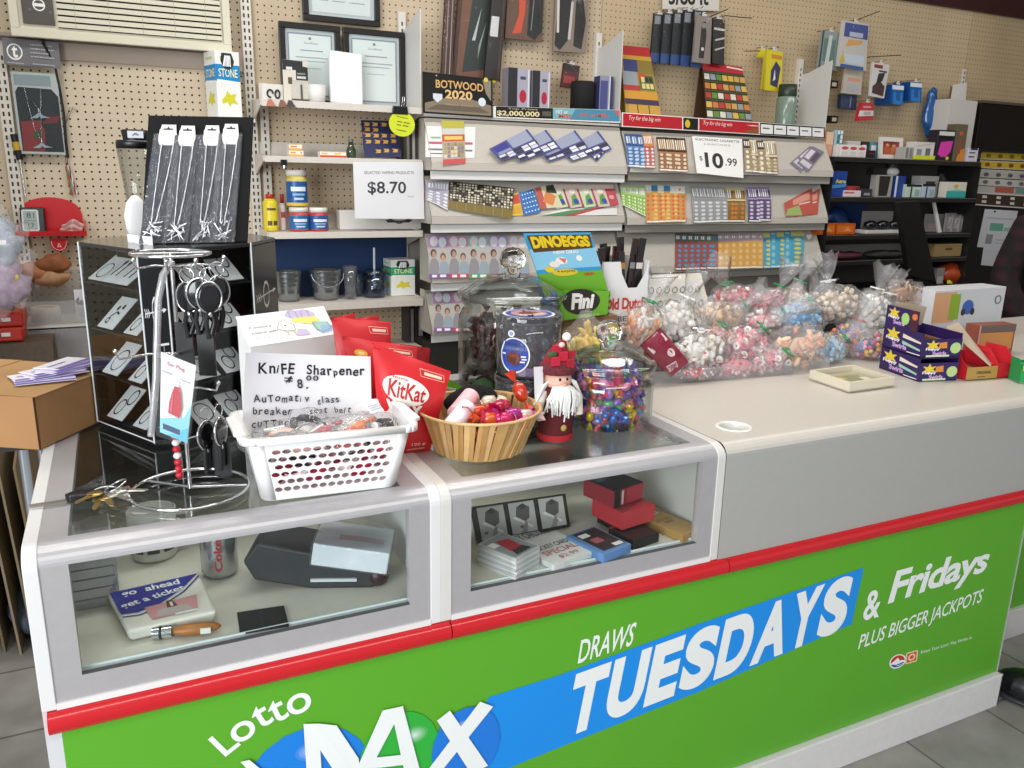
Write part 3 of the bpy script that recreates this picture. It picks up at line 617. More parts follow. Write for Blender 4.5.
tag(mb and MB().box(.0, 0, 0, .05, .14, .0006, M('#e4ccb4', .4)).build('tape_strip', loc=bo+ux*.02+uy*.17+Vector((0, 0, BH+.0045)), rot=(0, 0, math.atan2(ux.y, ux.x))), 'pale tape strip across top of the brown cardboard box', 'tape')
for k in range(9):
    q = bo+ux*(.10+.011*k)+uy*(.05+.012*(k % 3))+Vector((0, 0, BH+.0046+.0012*k))
    mb = MB(); mb.box(-.05, -.028, 0, .05, .028, .001, M(('#e9e4f0', '#cfc6e2', '#efeaf2')[k % 3], .5)); mb.art(quadmap((-.05, -.028, .001), (.05, -.028, .001), (.05, .028, .001), (-.05, .028, .001)), [('r', 0, 0, 1, .2, '#7a68b0'), ('r', .1, .5, .6, .62, '#8d80b8')])
    o = tag(mb.build('leaflet', loc=q, rot=(0, 0, R(8+k*6))), 'white and purple leaflet in the fanned pile on cardboard box', 'leaflet', 'purple leaflets piled on the cardboard box')
t = thing('side_stand', 'dark stand with thin metal legs under the cardboard box', 'stand', (-.42, .66, 0))
MB().box(-.1, -.1, H-.03, .385, .32, H, M('#2b2622', .6)).build('stand_top', t)
for x, y in ((.37, -.03), (-.08, -.08), (-.08, .3), (.37, .3)):
    MB().cyl((x, y, 0), (x, y, H-.03), .009, .009, 10, M('#aab0b6', .3, .8)).build('leg', t)
# flattened cartons leaning in the corner, blue-grey bag on the floor
for k in range(5):
    x = -.235+.042*k*1.0; yb_ = 1.36-.03*k; h_ = .60-.005*k
    mb = MB(); mb.hexa([(0, 0, 0), (.006, 0, 0), (.006, .62, 0), (0, .62, 0), (-.03, 0, h_), (-.024, 0, h_), (-.024, .62, h_+.15), (-.03, .62, h_+.15)], M(('#8a7a5f', '#7c6a4e', '#93836a')[k % 3], .8, grain=.15, gscale=14))
    tag(mb.build('flattened_carton', loc=(x-.05, yb_, 0)), 'flattened grey brown carton standing on edge left of display case', 'cardboard sheet', 'flattened cartons left of the display case')
p = PZ(24, 652, 0); tag(MB().ell((0, 0, .07), .07, .1, .07, M('#55606e', .4, grain=.2, bump=.6, gscale=40), 20, 12, fn=lambda q: q*(1+.25*mnoise.noise(q*20))).build('sack', loc=(p.x+.03, p.y+.12, 0)), 'blue grey plastic sack on floor left of display case', 'sack')
# straw box on a small wall shelf (behind the jewellery card)
def straw_box(px0, py0, px1, py1, y, band, label, rz=-8, splash='#d6d02a'):
    cx_, bz, w_, h_ = wall_fit(px0, py0, px1, py1, y); w = w_*.62; d = w_*.75
    t = thing('straw_box', label, 'straw box', (cx_-.0*w_, y+.02, bz), R(0), None, (0, 0, R(14)))
    mb = MB(); mb.box(-w/2, -d/2, 0, w/2, d/2, h_, M('#eef0ec', .5))
    WHb = M('#f6f6f2', .5)
    for f_ in (quadmap((-w/2, -d/2, 0), (w/2, -d/2, 0), (w/2, -d/2, h_), (-w/2, -d/2, h_)), quadmap((-w/2, d/2, 0), (-w/2, -d/2, 0), (-w/2, -d/2, h_), (-w/2, d/2, h_))):
        mb.art(f_, [('r', 0, .55, 1, .8, band), ('p', [(.05, .58), (.0, .52), (.12, .5), (.2, .55), (.5, .52), (.8, .54), (1, .5), (1, .56)], WHb), ('t', 'STONE', .12, .62, .9, .74, '#f4efb0', dict(bold=.01)), ('p', [(.2, .28), (.35, .34), (.42, .42), (.55, .36), (.8, .38), (.72, .3), (.85, .22), (.6, .24), (.5, .18), (.42, .25), (.22, .22)], splash), ('r', .2, .88, .75, .92, '#c9d68a')])
    f_ = quadmap((-w/2, -d/2, 0), (w/2, -d/2, 0), (w/2, -d/2, h_), (-w/2, -d/2, h_))
    mb.art(f_, [('p', [(.28, .97), (.68, .97), (.78, .85), (.7, .76), (.5, .72), (.3, .77), (.22, .86)], '#222428')]+[('p', [(.3+.09*i, .78), (.37+.09*i, .77), (.46+.06*i, .93), (.4+.06*i, .94)], ('#f5f5f5', '#dcdce4')[i % 2]) for i in range(4)], h0=.0012)
    mb.build('carton', t, bevel=.0015)
    return t, (cx_, bz)
t, (sx, sz) = straw_box(203, 52, 244, 119, D-.10, M('#1488c8', .4), 'white and blue straw box with yellow splash beside air conditioner')
tag(MB().box(-.09, -.1, -.012, .09, .09, 0, M('#d6d1c7', .5)).build('wall_shelf', loc=(sx, D-.09, sz)), 'small white wall shelf under the yellow splashed straw box', 'shelf')
# clear tumbler with black lid

# ================================================================== rotating jewellery tower
TZ0, TZ1 = H+.003, 1.222
Pq = [Vector((a, b, 0)) for a, b in ((.088, .576), (.182, .394), (.225, .385), (.385, .49), (.452, .612), (.42, .73), (.31, .79), (.13, .68))]
cen = sum(Pq, Vector())/8
t = thing('jewellery_tower', 'tall black and clear acrylic revolving jewellery tower on left display case', 'display stand', (cen.x, cen.y, TZ0)); hh = TZ1-TZ0
Q = [p-cen for p in Pq]
def up(p, z): return Vector((p.x, p.y, z))
mb = MB(); core = [q*.66 for q in Q]
mb.prism([(q.x, q.y) for q in core], .012, hh-.012, BLK, 'z'); mb.build('core', t)
MB().prism([(q.x, q.y) for q in Q], 0, .010, M('#1b1b1d', .2), 'z').build('base', t, bevel=.002)
MB().prism([(q.x, q.y) for q in Q], hh-.008, hh, M('#2a2a2c', .12), 'z').build('top_plate', t, bevel=.002)
LOGO = M('#c9c9c9', .4)
for i in (1, 3, 5, 7):        # narrow black sides with a white emblem
    a, b = Q[i], Q[(i+1) % 8]; n_ = (b-a).cross(Vector((0, 0, 1))).normalized()
    mb = MB(); mb.slab(up(a, .01), up(b, .01), up(b, hh-.008), up(a, hh-.008), .004, M('#0b0b0c', .12)); f_ = quadmap(up(a, .01), up(b, .01), up(b, hh-.008), up(a, hh-.008))
    cv = .70
    mb.art(f_, [('l', [(.5+.12*math.cos(k*.628), cv+.075*math.sin(k*.628)) for k in range(11)], .018, LOGO), ('l', [(.1, cv-.01), (.86, cv+.012)], .008, LOGO), ('p', [(.78, cv+.022), (.92, cv+.013), (.78, cv-.006)], LOGO)]+[('l', [(.08+.07*k, cv+.016), (.15+.07*k, cv-.008), (.08+.07*k, cv-.03)], .008, LOGO) for k in range(3)]
           + [('l', [(.3, .52), (.9, .53)], .012, LOGO), ('l', [(.33, .52), (.33, .46), (.85, .47)], .01, LOGO), ('l', [(.7, .53), (.7, .43)], .012, LOGO)])
    mb.build('side_panel', t)
CARD = M('#fcfcfb', .5)
ncards = 0
def earring_card(A, u, v, wd, ht, tilt, kind, row, side, tagq):
    """A: (origin, along, outward, up) of a face; card lies tilted on a shelf"""
    o, al, ou = A; c = o+al*u+Vector((0, 0, v))-ou*.035
    bl = c-al*wd/2+ou*.032; br = c+al*wd/2+ou*.032; topd = Vector((0, 0, ht*math.sin(tilt)))-ou*ht*math.cos(tilt)
    mb = MB(); mb.slab(bl, br, br+topd, bl+topd, .0015, CARD); f_ = quadmap(bl, br, br+topd, bl+topd); G = M('#6f6d6a', .25, .8)
    if kind == 0: mb.art(f_, [('l', [(.5+.33*math.cos(k*.42), .38+.28*math.sin(k*.42)) for k in range(16)], .035, G)])
    elif kind == 1: mb.art(f_, [('l', [(.3, .25), (.35, .7)], .08, G), ('l', [(.65, .25), (.68, .7)], .08, G), ('c', .36, .76, .1, G), ('c', .69, .76, .1, G)])
    elif kind == 2: mb.art(f_, [('l', [(.25, .15), (.4, .12), (.4, .26), (.25, .26), (.25, .15)], .04, G), ('l', [(.3, .3), (.5, .45), (.7, .4)], .05, G), ('c', .4, .55, .07, G), ('c', .65, .6, .07, G)])
    else: mb.art(f_, [('l', [(.35+.2*math.cos(k*.52), .3+.2*math.sin(k*.52)) for k in range(13)], .04, G), ('l', [(.68+.2*math.cos(k*.52), .6+.2*math.sin(k*.52)) for k in range(13)], .04, G)])
    if tagq:
        b2 = bl+topd+al*wd*.1; c2 = br+topd-al*wd*.1; mb.slab(b2, c2, up(c2, c2.z+.042), up(b2, b2.z+.042), .001, CARD); f2 = quadmap(b2, c2, up(c2, c2.z+.042), up(b2, b2.z+.042)); mb.art(f2, [('c', .5, .6, .06, '#333')])
    tag(mb.build('earring_card', loc=Vector((0, 0, 0))), ('white earring card in %s shelf on %s of the black tower' % (row, side)), 'earring card', 'earring cards in the jewellery tower')
rows = ['top', 'second', 'third', 'bottom']
for i, sd in ((0, 'left face'), (2, 'right face'), (4, None), (6, None)):
    a, b = Q[i], Q[(i+1) % 8]; al = (b-a).normalized(); ou = al.cross(Vector((0, 0, 1))).normalized(); Lf = (b-a).length
    for k in range(4):
        z = .012+k*hh/4; a2, b2 = a-ou*.006, b-ou*.006
        ia, ib = a*.64, b*.64
        mb = MB(); mb.hexa([up(a2, z), up(b2, z), up(ib, z+.012), up(ia, z+.012), up(a2, z+.004), up(b2, z+.004), up(ib, z+.016), up(ia, z+.016)], M('#1a1a1c', .3)); mb.build('shelf', t)
    if not sd: MB().slab(up(a, .01), up(b, .01), up(b, hh-.008), up(a, hh-.008), .004, M('#0b0b0c', .2)).build('back_panel', t); continue
    mb = MB(); mb.slab(up(a, .006), up(b, .006), up(b, hh-.006), up(a, hh-.006), .002, clear('tower_acrylic', '#f0f2f2', .015, .03)); mb.build('front_cover', t)
    mb = MB()
    for q, s in ((a, 1), (b, -1)): mb.cyl(up(q, .004), up(q, hh), .0016, .0016, 6, M('#d6dadb', .15))
    mb.cyl(up(a, .006), up(b, .006), .0014, .0014, 6, M('#c6cacb', .15)); mb.build('cover_edge', t)
    if sd:
        A = (a+cen+Vector((0, 0, TZ0)), al, ou)
        for k in range(4):
            z = .012+(3-k)*hh/4+.01
            spec = {0: [(.042, .05, .07, .6, 0), (.085, .05, .07, .6, 1), (.13, .05, .07, .6, 1)] if k == 0 else [(.06, .055, .085, .75, (0, 2, 0, 3)[k]), (.15, .045, .075, .7, 3)], 2: [(.075, .055, .075, .65, 0), (.145, .055, .08, .7, 3)]}[i]
            for n_, (u, wd, ht, ti, kd) in enumerate(spec):
                earring_card(A, u, z, wd, ht, ti, kd, rows[k], sd+' ' + ('near left edge', 'in middle', 'near right edge')[n_ if len(spec) == 3 else n_*2], k < 2 and n_ == len(spec)-(1 if i else 1-0) or (k < 2 and n_ == 1))
# clear tumbler with a black lid, behind the necklace board
p = PY(138, 232, .66); t = thing('tumbler', 'clear tapered tumbler with black lid behind black necklace board', 'tumbler', (.215, .66, TZ1))
x_ = PY(140, 190, .66).x; t.location = (x_, .66, TZ1); zt_ = PY(140, 147, .66).z-TZ1; zl = PY(140, 130, .66).z-TZ1
mb = MB(); mb.lathe([(.0, .003), (.018, .002), (.034, zt_), (.036, zt_), (.019, 0), (0, 0)], 32, ACRY()); mb.build('cup', t)
MB().lathe([(0, zt_+.012), (.034, zt_+.012), (.036, zt_+.008), (.036, zt_-.003), (.033, zt_-.003)], 32, BLK).lathe([(.022, zt_+.012), (.025, zl-.002), (.022, zl), (0, zl)], 24, BLK).build('lid', t)
mb = MB(); mb.slab((-.014, -.026, zt_+.016), (.014, -.026, zt_+.016), (.014, -.0255, zl-.003), (-.014, -.0255, zl-.003), .001, M('#d8dce2', .4)); mb.art(quadmap((-.014, -.0265, zt_+.016), (.014, -.0265, zt_+.016), (.014, -.026, zl-.003), (-.014, -.026, zl-.003)), [('l', [(.3, .3), (.5, .7), (.7, .4), (.4, .5)], .06, '#3a3f4a')]); mb.build('sticker', t)
tag(MB().lathe([(0, 0), (.012, .0), (.02, .02), (.022, .045), (.016, .07), (.006, .082), (0, .084)], 20, M('#e8e6e3', .3), (0, 0, 0), 1, .3).build('hand_mirror', loc=(x_-.012, .60, TZ1+.001)), 'white oval hand mirror in front of the clear tumbler', 'mirror')
# necklace board leaning on top of the tower, with four bagged necklaces
yN = .50
bl, br, tr, tl = PY(141, 246, yN), PY(248, 244, yN), PY(254, 117, yN+.06), PY(148.5, 115, yN+.06)
bl.z = br.z = TZ1+.001
t = thing('necklace_board', 'black velvet board leaning on jewellery tower with four bagged necklaces', 'display board', bl)
MB().slab(Vector(), br-bl, tr-bl, tl-bl, .012, M('#0a0a0b', .9)).build('board', t, bevel=.002)
MB().slab((bl+br)/2-bl+Vector((-.03, .10, 0)), (bl+br)/2-bl+Vector((.03, .10, 0)), (bl*.4+br*.4+tl*.1+tr*.1)*1.0-bl+Vector((.03, .03, .12)), (bl*.4+br*.4+tl*.1+tr*.1)*1.0-bl+Vector((-.03, .03, .12)), .003, M('#0a0a0b', .9)).build('strut', t)
F = quadmap(bl, br, tr, tl)
for k, (u0, u1, v1, lean, lb) in enumerate(((.07, .31, .92, -.09, 'leftmost bagged silver chain necklace with white tag on black board'), (.25, .48, .91, -.05, 'second bagged silver chain necklace from left on black board'), (.48, .71, .92, -.04, 'third bagged silver chain necklace from left on black board'), (.66, .89, .93, -.03, 'rightmost bagged silver chain necklace with white tag on black board'))):
    t = thing('bagged_necklace', lb, 'necklace', F((u0+u1)/2, 0, .004), 0, 'bagged necklaces on the black board'); o = t.location.copy()
    f_ = lambda u, v, h=0, u0=u0, u1=u1, v1=v1, lean=lean, k=k: F(lerp(u0, u1, u)+lean*(1-v), v*v1, .003+.0035*(k % 2)+h)-o
    mb = MB(); mb.slab(f_(.02, 0), f_(.98, .0), f_(.98, .92), f_(.02, .92), .0006, M('#3a3d46', .6)); mb.build('backing', t)
    mb = MB(); mb.slab(f_(.18, .86, .002), f_(.82, .86, .002), f_(.82, .96, .002), f_(.18, .96, .002), .0008, WHITE)
    mb.poly([f_(*q, .0024) for q in ((.18, .86), (.26, .825), (.74, .825), (.82, .86), (.86, .9), (.78, 1.0), (.24, 1.0), (.16, .9))], WHITE); mb.art(lambda u, v, h=0: f_(u, v, .0026+h), [('p', [(.32, .955), (.68, .955), (.68, .967), (.55, .967), (.5, .985), (.45, .967), (.32, .967)], '#2b2b2c'), ('r', .3, .89, .7, .896, '#cfcfcf')]); mb.build('hang_tag', t)
    mb = MB()
    for s, (ua, ub) in enumerate(((.33, .36), (.78, .52))):
        n_ = 46
        for i in range(n_):
            w_ = i/(n_-1); c_ = f_(lerp(ua, ub, w_**1.5)+.004*math.sin(i*.8+k), lerp(.83, .16, w_), .005); mb.ell(c_, .0017, .0017, .0021, M('#d9dade', .2, .85), 6, 4)
    rr = random.Random(k)
    for i in range(14): a = f_(rr.uniform(.1, .85), rr.uniform(.01, .18), .005); b = f_(rr.uniform(.1, .85), rr.uniform(.01, .18), .008); mb.tube([a, a.lerp(b, .5)+Vector((0, -.004, 0)), b], .0014, 5, M('#d9dade', .25, .7))
    mb.build('chain', t)
    mb = MB(); mb.grid(lambda u, v: f_(u*1.04-.02, v*.93-.01, .006+.004*mnoise.noise(Vector((u*5, v*14, k*3.1)))), 14, 36, FILM()); mb.build('clear_bag', t)
# ================================================================== goods on the left glass case
# wire key-ring spinner
sc = Vector((.222, .148, H+.0025)); t = thing('wire_spinner', 'chrome wire key ring spinner with round hoop base on left glass case', 'spinner rack', sc); TOPZ = 1.238-sc.z
ring = lambda r, z, n=40: [(r*math.cos(6.2832*i/n), r*math.sin(6.2832*i/n), z) for i in range(n)]
MB().tube(ring(.088, .002), .0026, 8, CHR, closed=True).tube([(0, 0, .004), (.085, -.02, .002)], .0022, 8, CHR).tube([(0, 0, .004), (-.06, .06, .002)], .0022, 8, CHR).build('base_hoop', t)
MB().cyl((0, 0, .002), (0, 0, TOPZ), .003, .003, 10, CHR).build('post', t)
MB().tube(ring(.055, TOPZ), .0022, 8, CHR, closed=True).cyl((-.055, 0, TOPZ), (.055, 0, TOPZ), .0018, .0018, 8, CHR).build('top_hoop', t); thp = [c for c in t.children if c.name.startswith('top_hoop')][0]
hooks = []
for z, rr_, ang in ((TOPZ-.02, .055, -150), (TOPZ-.02, .05, -100), (TOPZ-.02, .055, -60), (TOPZ-.02, .07, -15), (TOPZ-.15, .085, -165), (TOPZ-.15, .07, -100), (.165, .06, -40), (.165, .05, -110)):
    a = R(ang); d = Vector((math.cos(a), math.sin(a), 0)); MB().tube([Vector((0, 0, z)), d*rr_*.5+Vector((0, 0, z+.004)), d*rr_+Vector((0, 0, z+.002)), d*(rr_+.004)+Vector((0, 0, z+.012))], .0018, 7, CHR).ell(d*(rr_+.004)+Vector((0, 0, z+.014)), .0035, .0035, .0035, CHR, 8, 6).build('hook', thp); hooks.append(sc+d*rr_+Vector((0, 0, z)))
def oval_keyring(p, label, first=None, rz=0.0):
    if first: return dup(first, p, (0, 0, rz), label)
    t = thing('oval_keyring', label, 'key ring', p, rz, 'black oval key rings on the wire spinner')
    MB().tube([(0.011*math.cos(a), 0, -.011+.011*math.sin(a)) for a in [6.2832*i/20 for i in range(20)]], .0009, 6, CHR, closed=True).build('split_ring', t)
    mb = MB(); mb.X = Matrix.Translation((0, 0, -.043)) @ Matrix.Rotation(R(90), 4, 'X'); mb.lathe([(0, -.003), (.019, -.003), (.0195, .003), (.016, .004), (0, .004)], 26, M('#101012', .15, coat=.5), (0, 0, 0), .82, 1.1); ovb = mb.build('oval_body', t)
    mb = MB(); mb.X = Matrix.Translation((0, 0, -.043)) @ Matrix.Rotation(R(90), 4, 'X'); mb.tube([(.0175*math.cos(6.2832*i/26), .0225*math.sin(6.2832*i/26), .001) for i in range(26)], .0018, 6, CHR, closed=True); mb.build('steel_rim', ovb)
    MB().tube([(.003, 0, -.064), (.006, .002, -.08), (0, 0, -.098)], .0045, 8, BLK).tube([(-.004, 0, -.064), (-.007, -.002, -.082), (-.004, 0, -.104)], .0035, 8, BLKM).ell((0, 0, -.068), .005, .004, .005, CHR, 8, 6).build('strap', t)
    return t
def at(px, py, y): return PY(px, py, y)
k0 = None
for i, (px_, py_, yy, lb) in enumerate(((186, 268, .13, 'black oval key ring with steel rim hanging leftmost near spinner top'), (197, 264, .115, 'black oval key ring with steel rim hanging in middle near spinner top'), (207, 268, .105, 'black oval key ring with steel rim hanging third near spinner top'), (216, 262, .12, 'black oval key ring with steel rim hanging rightmost near spinner top'), (204, 408, .11, 'black oval key ring with steel rim on left of low spinner hook'), (218, 404, .10, 'black oval key ring with steel rim on right of low spinner hook'))):
    o = oval_keyring(at(px_, py_, yy), lb, k0, R(-30+i*17)); k0 = k0 or o
for px_, py_, yy, h_, lb in ((183, 322, .14, .075, 'black leather tag hanging on left side below spinner top'), (205, 330, .12, .07, 'wide black leather tag hanging below the oval key rings'), (221, 442, .11, .055, 'black leather tag hanging low above the hoop base')):
    p = at(px_, py_, yy); mb = MB(); mb.box(-.013, -.002, -h_, .013, .002, 0, BLK); mb.tube([(0, 0, 0), (.001, 0, .018)], .001, 6, CHR)
    tag(mb.build('leather_tag', loc=p, rot=(0, 0, R(-25)), bevel=.001), lb, 'key tag')
# long silver beaded cord
p0 = at(172, 262, .12); o = thing('beaded_cord', 'long silver coiled cord hanging on left side of wire spinner', 'cord', p0)
pts = [at(*q)-p0 for q in ((172, 262, .12), (163, 275, .115), (158, 300, .11), (157, 340, .105), (156, 380, .10), (153, 415, .10), (151, 436, .10))]
mb = MB(); mb.tube(pts, .0052, 10, clear('cord_sleeve', '#f2f2f2', .25, .2, haze=.3))
for a, b in zip(pts, pts[1:]):
    n_ = max(2, int((b-a).length/.0045))
    for i in range(n_): mb.ell(a.lerp(b, i/n_), .0042, .0042, .0018, M('#b9b9bb', .25, .8), 8, 4)
mb.build('coil', o)
# ear-plug blister pack
bl, br, tr, tl = at(160, 432, .075), at(187, 443, .06), at(196, 366, .06), at(161, 352, .075)
o = thing('blister_pack', 'white and cyan blister pack with red bottle shape hanging on wire spinner', 'blister pack', bl)
f_ = lambda u, v, h=0: quadmap(bl, br, tr, tl)(u, v, h)-bl
mb = MB(); mb.slab(f_(0, 0), f_(1, 0), f_(1, 1), f_(0, 1), .002, M('#f3f3f2', .4))
mb.art(f_, [('p', [(0, 0), (1, 0), (1, .5), (.8, .3), (0, .18)], '#8fd3e2'), ('p', [(.25, 0), (1, 0), (1, .2), (.6, .08)], '#5cc0d8'), ('r', .1, .06, .72, .13, '#1f3f6c'), ('t', 'Ear Plug', .2, .86, .7, .92, '#d06a78', dict(bold=.01)), ('t', 'noise', .05, .77, .35, .8, '#8a8a92'), ('t', 'relief', .6, .75, .9, .78, '#8a8a92')]); mb.build('card', o)
mb = MB(); mb.poly([f_(*q, .004) for q in ((.3, .3), (.68, .28), (.72, .42), (.66, .58), (.6, .66), (.46, .66), (.4, .58), (.32, .44))], M('#c8283a', .35)); mb.poly([f_(*q, .005) for q in ((.36, .33), (.43, .33), (.45, .56), (.42, .56))], M('#e8607a', .35)); mb.tube([f_(.5, .67, .004), f_(.53, .74, .004), f_(.58, .67, .004)], .0007, 5, CHR); mb.build('red_bottle', o)
mb = MB(); mb.slab(f_(-.03, -.02, .012), f_(1.12, -.02, .004), f_(1.12, 1.0, .004), f_(-.03, 1.02, .012), .0008, BLIS()); mb.build('blister', o)
# red and white bead strand
p0 = at(174, 420, .10); o = thing('bead_strand', 'red and white bead strand hanging under the blister pack', 'bead strand', p0)
mb = MB(); a, b = at(173, 420, .10)-p0, at(180, 478, .095)-p0
for i in range(9): mb.ell(a.lerp(b, (i+.5)/9), .0058, .0058, .0052, M(('#c31f33', '#eeeaea')[i in (1, 3, 5)], .3), 10, 8)
mb.build('beads', o); MB().tube([a+Vector((0, 0, .02)), a, b], .0012, 6, BLK).build('string', o)
# car keys at the left
kp = PZ(100, 497, H+.004); t = thing('key_bunch', 'bunch of house and car keys lying on left glass case edge', 'keys', (kp.x, kp.y, H))
MB().tube([(.02*math.cos(a)+.008, .016*math.sin(a)+.01, .006+.004*math.sin(a)) for a in [6.2832*i/24 for i in range(24)]], .0014, 6, CHR, closed=True).tube([(.016*math.cos(a)+.022, .014*math.sin(a)+.018, .012+.008*math.cos(a)) for a in [6.2832*i/24 for i in range(24)]], .0014, 6, CHR, closed=True).build('ring', t)
BR = M('#b59a5e', .3, .8)
for i, (x, y, a, m) in enumerate(((.0, -.01, -100, BR), (.008, -.012, -75, BR), (.02, -.008, -55, M('#b9b4a8', .3, .8)), (.03, .0, -20, M('#c9c5ba', .3, .8)), (-.006, -.006, -130, BR))):
    mb = MB(); mb.X = Matrix.Translation((x, y, .003+.0022*i)) @ Matrix.Rotation(R(a), 4, 'Z'); mb.lathe([(0, 0), (.011, 0), (.011, .002), (0, .002)], 16, m); mb.prism([(.008, -.004), (.036, -.004), (.040, 0), (.036, .003), (.031, .0015), (.027, .004), (.022, .002), (.017, .004), (.008, .004)], 0, .002, m, 'z'); mb.build('key', t)
mb = MB(); mb.X = Matrix.Translation((-.022, .006, .001)) @ Matrix.Rotation(R(172), 4, 'Z'); mb.prism([(-.02, -.008), (.018, -.010), (.026, 0), (.018, .010), (-.02, .009), (-.028, 0)], 0, .012, BLK, 'z'); mb.build('key_fob', t, bevel=.002)
mb = MB(); mb.X = Matrix.Translation((-.045, .002, .003)) @ Matrix.Rotation(R(183), 4, 'Z'); mb.box(0, -.0065, 0, .05, -.0025, .002, M('#a8a59c', .3, .8)); mb.box(0, .002, 0, .048, .006, .002, M('#a8a59c', .3, .8)); mb.build('key_blade', t)
mb = MB(); mb.X = Matrix.Translation((.03, .012, .004)); mb.box(-.008, -.012, 0, .012, .012, .003, M('#c9605c', .5)).box(-.008, -.022, 0, .010, -.011, .003, M('#e0d8d0', .5)); mb.build('key_tag', t)
# white flip-lid carton with a drawn castle
zb_ = 1.035; A_, B_ = PZ(250, 347, zb_), PZ(336, 334, zb_); e = (B_-A_)
def perp(px, py):
    d = ray(px, py); return CAM + d*((A_-CAM).dot(e)/d.dot(e))
def perpB(px, py):
    d = ray(px, py); return CAM + d*((B_-CAM).dot(e)/d.dot(e))
D_, C_ = perp(237, 317), perpB(322, 307)
m_ = ((D_-A_).length+(C_-B_).length)/2; n1 = ((D_-A_)+(C_-B_)).normalized()*m_; D_, C_ = A_+n1, B_+n1
t = thing('pen_carton', 'white carton with castle drawing on sloping lid behind handwritten sign', 'carton', (A_.x, A_.y, H+.0005)); o = Vector((A_.x, A_.y, H+.0005)); gz = lambda p: Vector((p.x, p.y, H+.0005))
WB = M('#f1efec', .5)
mb = MB(); mb.hexa([gz(A_)-o, gz(B_)-o, gz(C_)-o, gz(D_)-o, A_-o, B_-o, C_-o, D_-o], WB); mb.build('carton_body', t, bevel=.0015)
f_ = quadmap(A_-o, B_-o, C_-o, D_-o)
mb = MB(); up_ = .0012; mb.slab(f_(-.01, -.01, up_), f_(1.01, -.01, up_), f_(1.01, 1.01, up_), f_(-.01, 1.01, up_), .001, M('#fbfaf7', .5))
P1_, P2_, P3_, P4_ = '#cdbfe0', '#e6e27a', '#9fd3c4', '#9fb7de'
mb.art(lambda u, v, h=0: f_(u, v, up_+h), [('t', 'Century', .07, .52, .32, .62, '#5d5c63', dict(bold=.004)), ('t', 'colour pen', .07, .33, .36, .44, '#5d5c63', dict(bold=.004)), ('t', 'A- 12 g', .09, .17, .24, .23, '#7d7c83'),
    ('p', [(.5, .82), (.56, 1.0), (.64, .98), (.8, .95), (.86, .8), (.84, .62), (.6, .66)], P1_), ('p', [(.55, .62), (.6, .74), (.85, .70), (.88, .52), (.75, .44), (.66, .52)], P2_), ('p', [(.78, .5), (.95, .45), (.97, .22), (.86, .12), (.8, .22)], P3_), ('p', [(.86, .36), (1.0, .32), (.97, .12), (.84, .08)], P4_), ('p', [(.55, .12), (.7, .1), (.68, .3), (.58, .34)], P1_),
    ('p', [(.4, .6), (.46, .72), (.5, .62), (.56, .5), (.55, .3), (.44, .34), (.36, .44)], '#f7f2ea'), ('l', [(.4, .6), (.46, .72), (.5, .62), (.56, .5), (.55, .3), (.44, .34), (.36, .44), (.4, .6)], .012, '#b7ae9c'), ('l', [(.56, .75), (.56, .95), (.6, 1.0), (.64, .92), (.64, .72)], .01, '#a99cc4'), ('l', [(.7, .72), (.7, .92), (.74, .98), (.78, .9), (.78, .7)], .01, '#a99cc4'), ('l', [(.78, .5), (.95, .45), (.97, .22), (.86, .12), (.8, .22), (.78, .5)], .01, '#7fa59a'), ('c', .46, .5, .012, '#3c3a3a', .02), ('l', [(.46, .33), (.46, .16)], .02, '#d8cdb8'), ('l', [(.54, .3), (.54, .14)], .02, '#d8cdb8')]); mb.build('lid', t)
# handwritten sign standing in the back of the basket
bl, br, tr, tl = PY(242, 436, .195), PY(372, 430, .185), PY(370.5, 356.5, .215), PY(245.8, 352.5, .225)
o = bl.copy(); f0 = quadmap(bl, br, tr, tl); f_ = lambda u, v, h=0: f0(u, v, h)-o
mb = MB(); mb.slab(f_(0, 0), f_(1, 0), f_(1, 1), f_(0, 1), .0008, M('#eeecf0', .6)); INK = M('#17171b', .5)
rr = random.Random(3)
def hand(txt, u, v, hgt, step, bold=.02):
    it = []; x = u; asp = .58
    for ch in txt:
        if ch == ' ': x += step*.9; continue
        _v, _f, a = textmesh(ch, bold); hh = hgt*(1 if ch.isupper() or ch in 'bdhkltf$8' else .72); w_ = min(a, 1.1)*hh*asp
        dy = rr.uniform(-.012, .012)-(hh*.3 if ch in 'pgy' else 0)
        it.append(('t', ch, x, v+dy, x+w_, v+dy+hh, INK, dict(bold=bold, rot=rr.uniform(-.12, .12)))); x += max(w_+.012, step*.55)
    return it
mb.art(f_, hand('KniFE', .10, .755, .135, .058, .024)+hand('Sharpener', .475, .735, .125, .058, .02)+[('l', [(.315, .64), (.35, .72)], .01, INK), ('l', [(.335, .64), (.355, .72)], .01, INK), ('l', [(.30, .70), (.365, .69)], .012, INK), ('l', [(.30, .665), (.365, .66)], .012, INK)]+hand('8', .40, .565, .115, .06, .012)+[('c', .478, .575, .008, INK, .012)]+[('l', [(.49+.016*math.cos(k*.785), .70+.03*math.sin(k*.785)) for k in range(9)], .012, INK), ('l', [(.545+.016*math.cos(k*.785), .70+.03*math.sin(k*.785)) for k in range(9)], .012, INK)]
       + hand('AuTomativ', .07, .40, .09, .062, .014)+hand('glass', .56, .375, .09, .05, .014)+hand('breaker', .07, .245, .09, .055, .014)+hand('seat belt', .5, .245, .075, .05, .01)+hand('cuTTer.', .065, .10, .09, .052, .014)); tag(mb.build('price_sign', loc=o), 'handwritten white knife sharpener sign standing in the white plastic basket', 'sign')
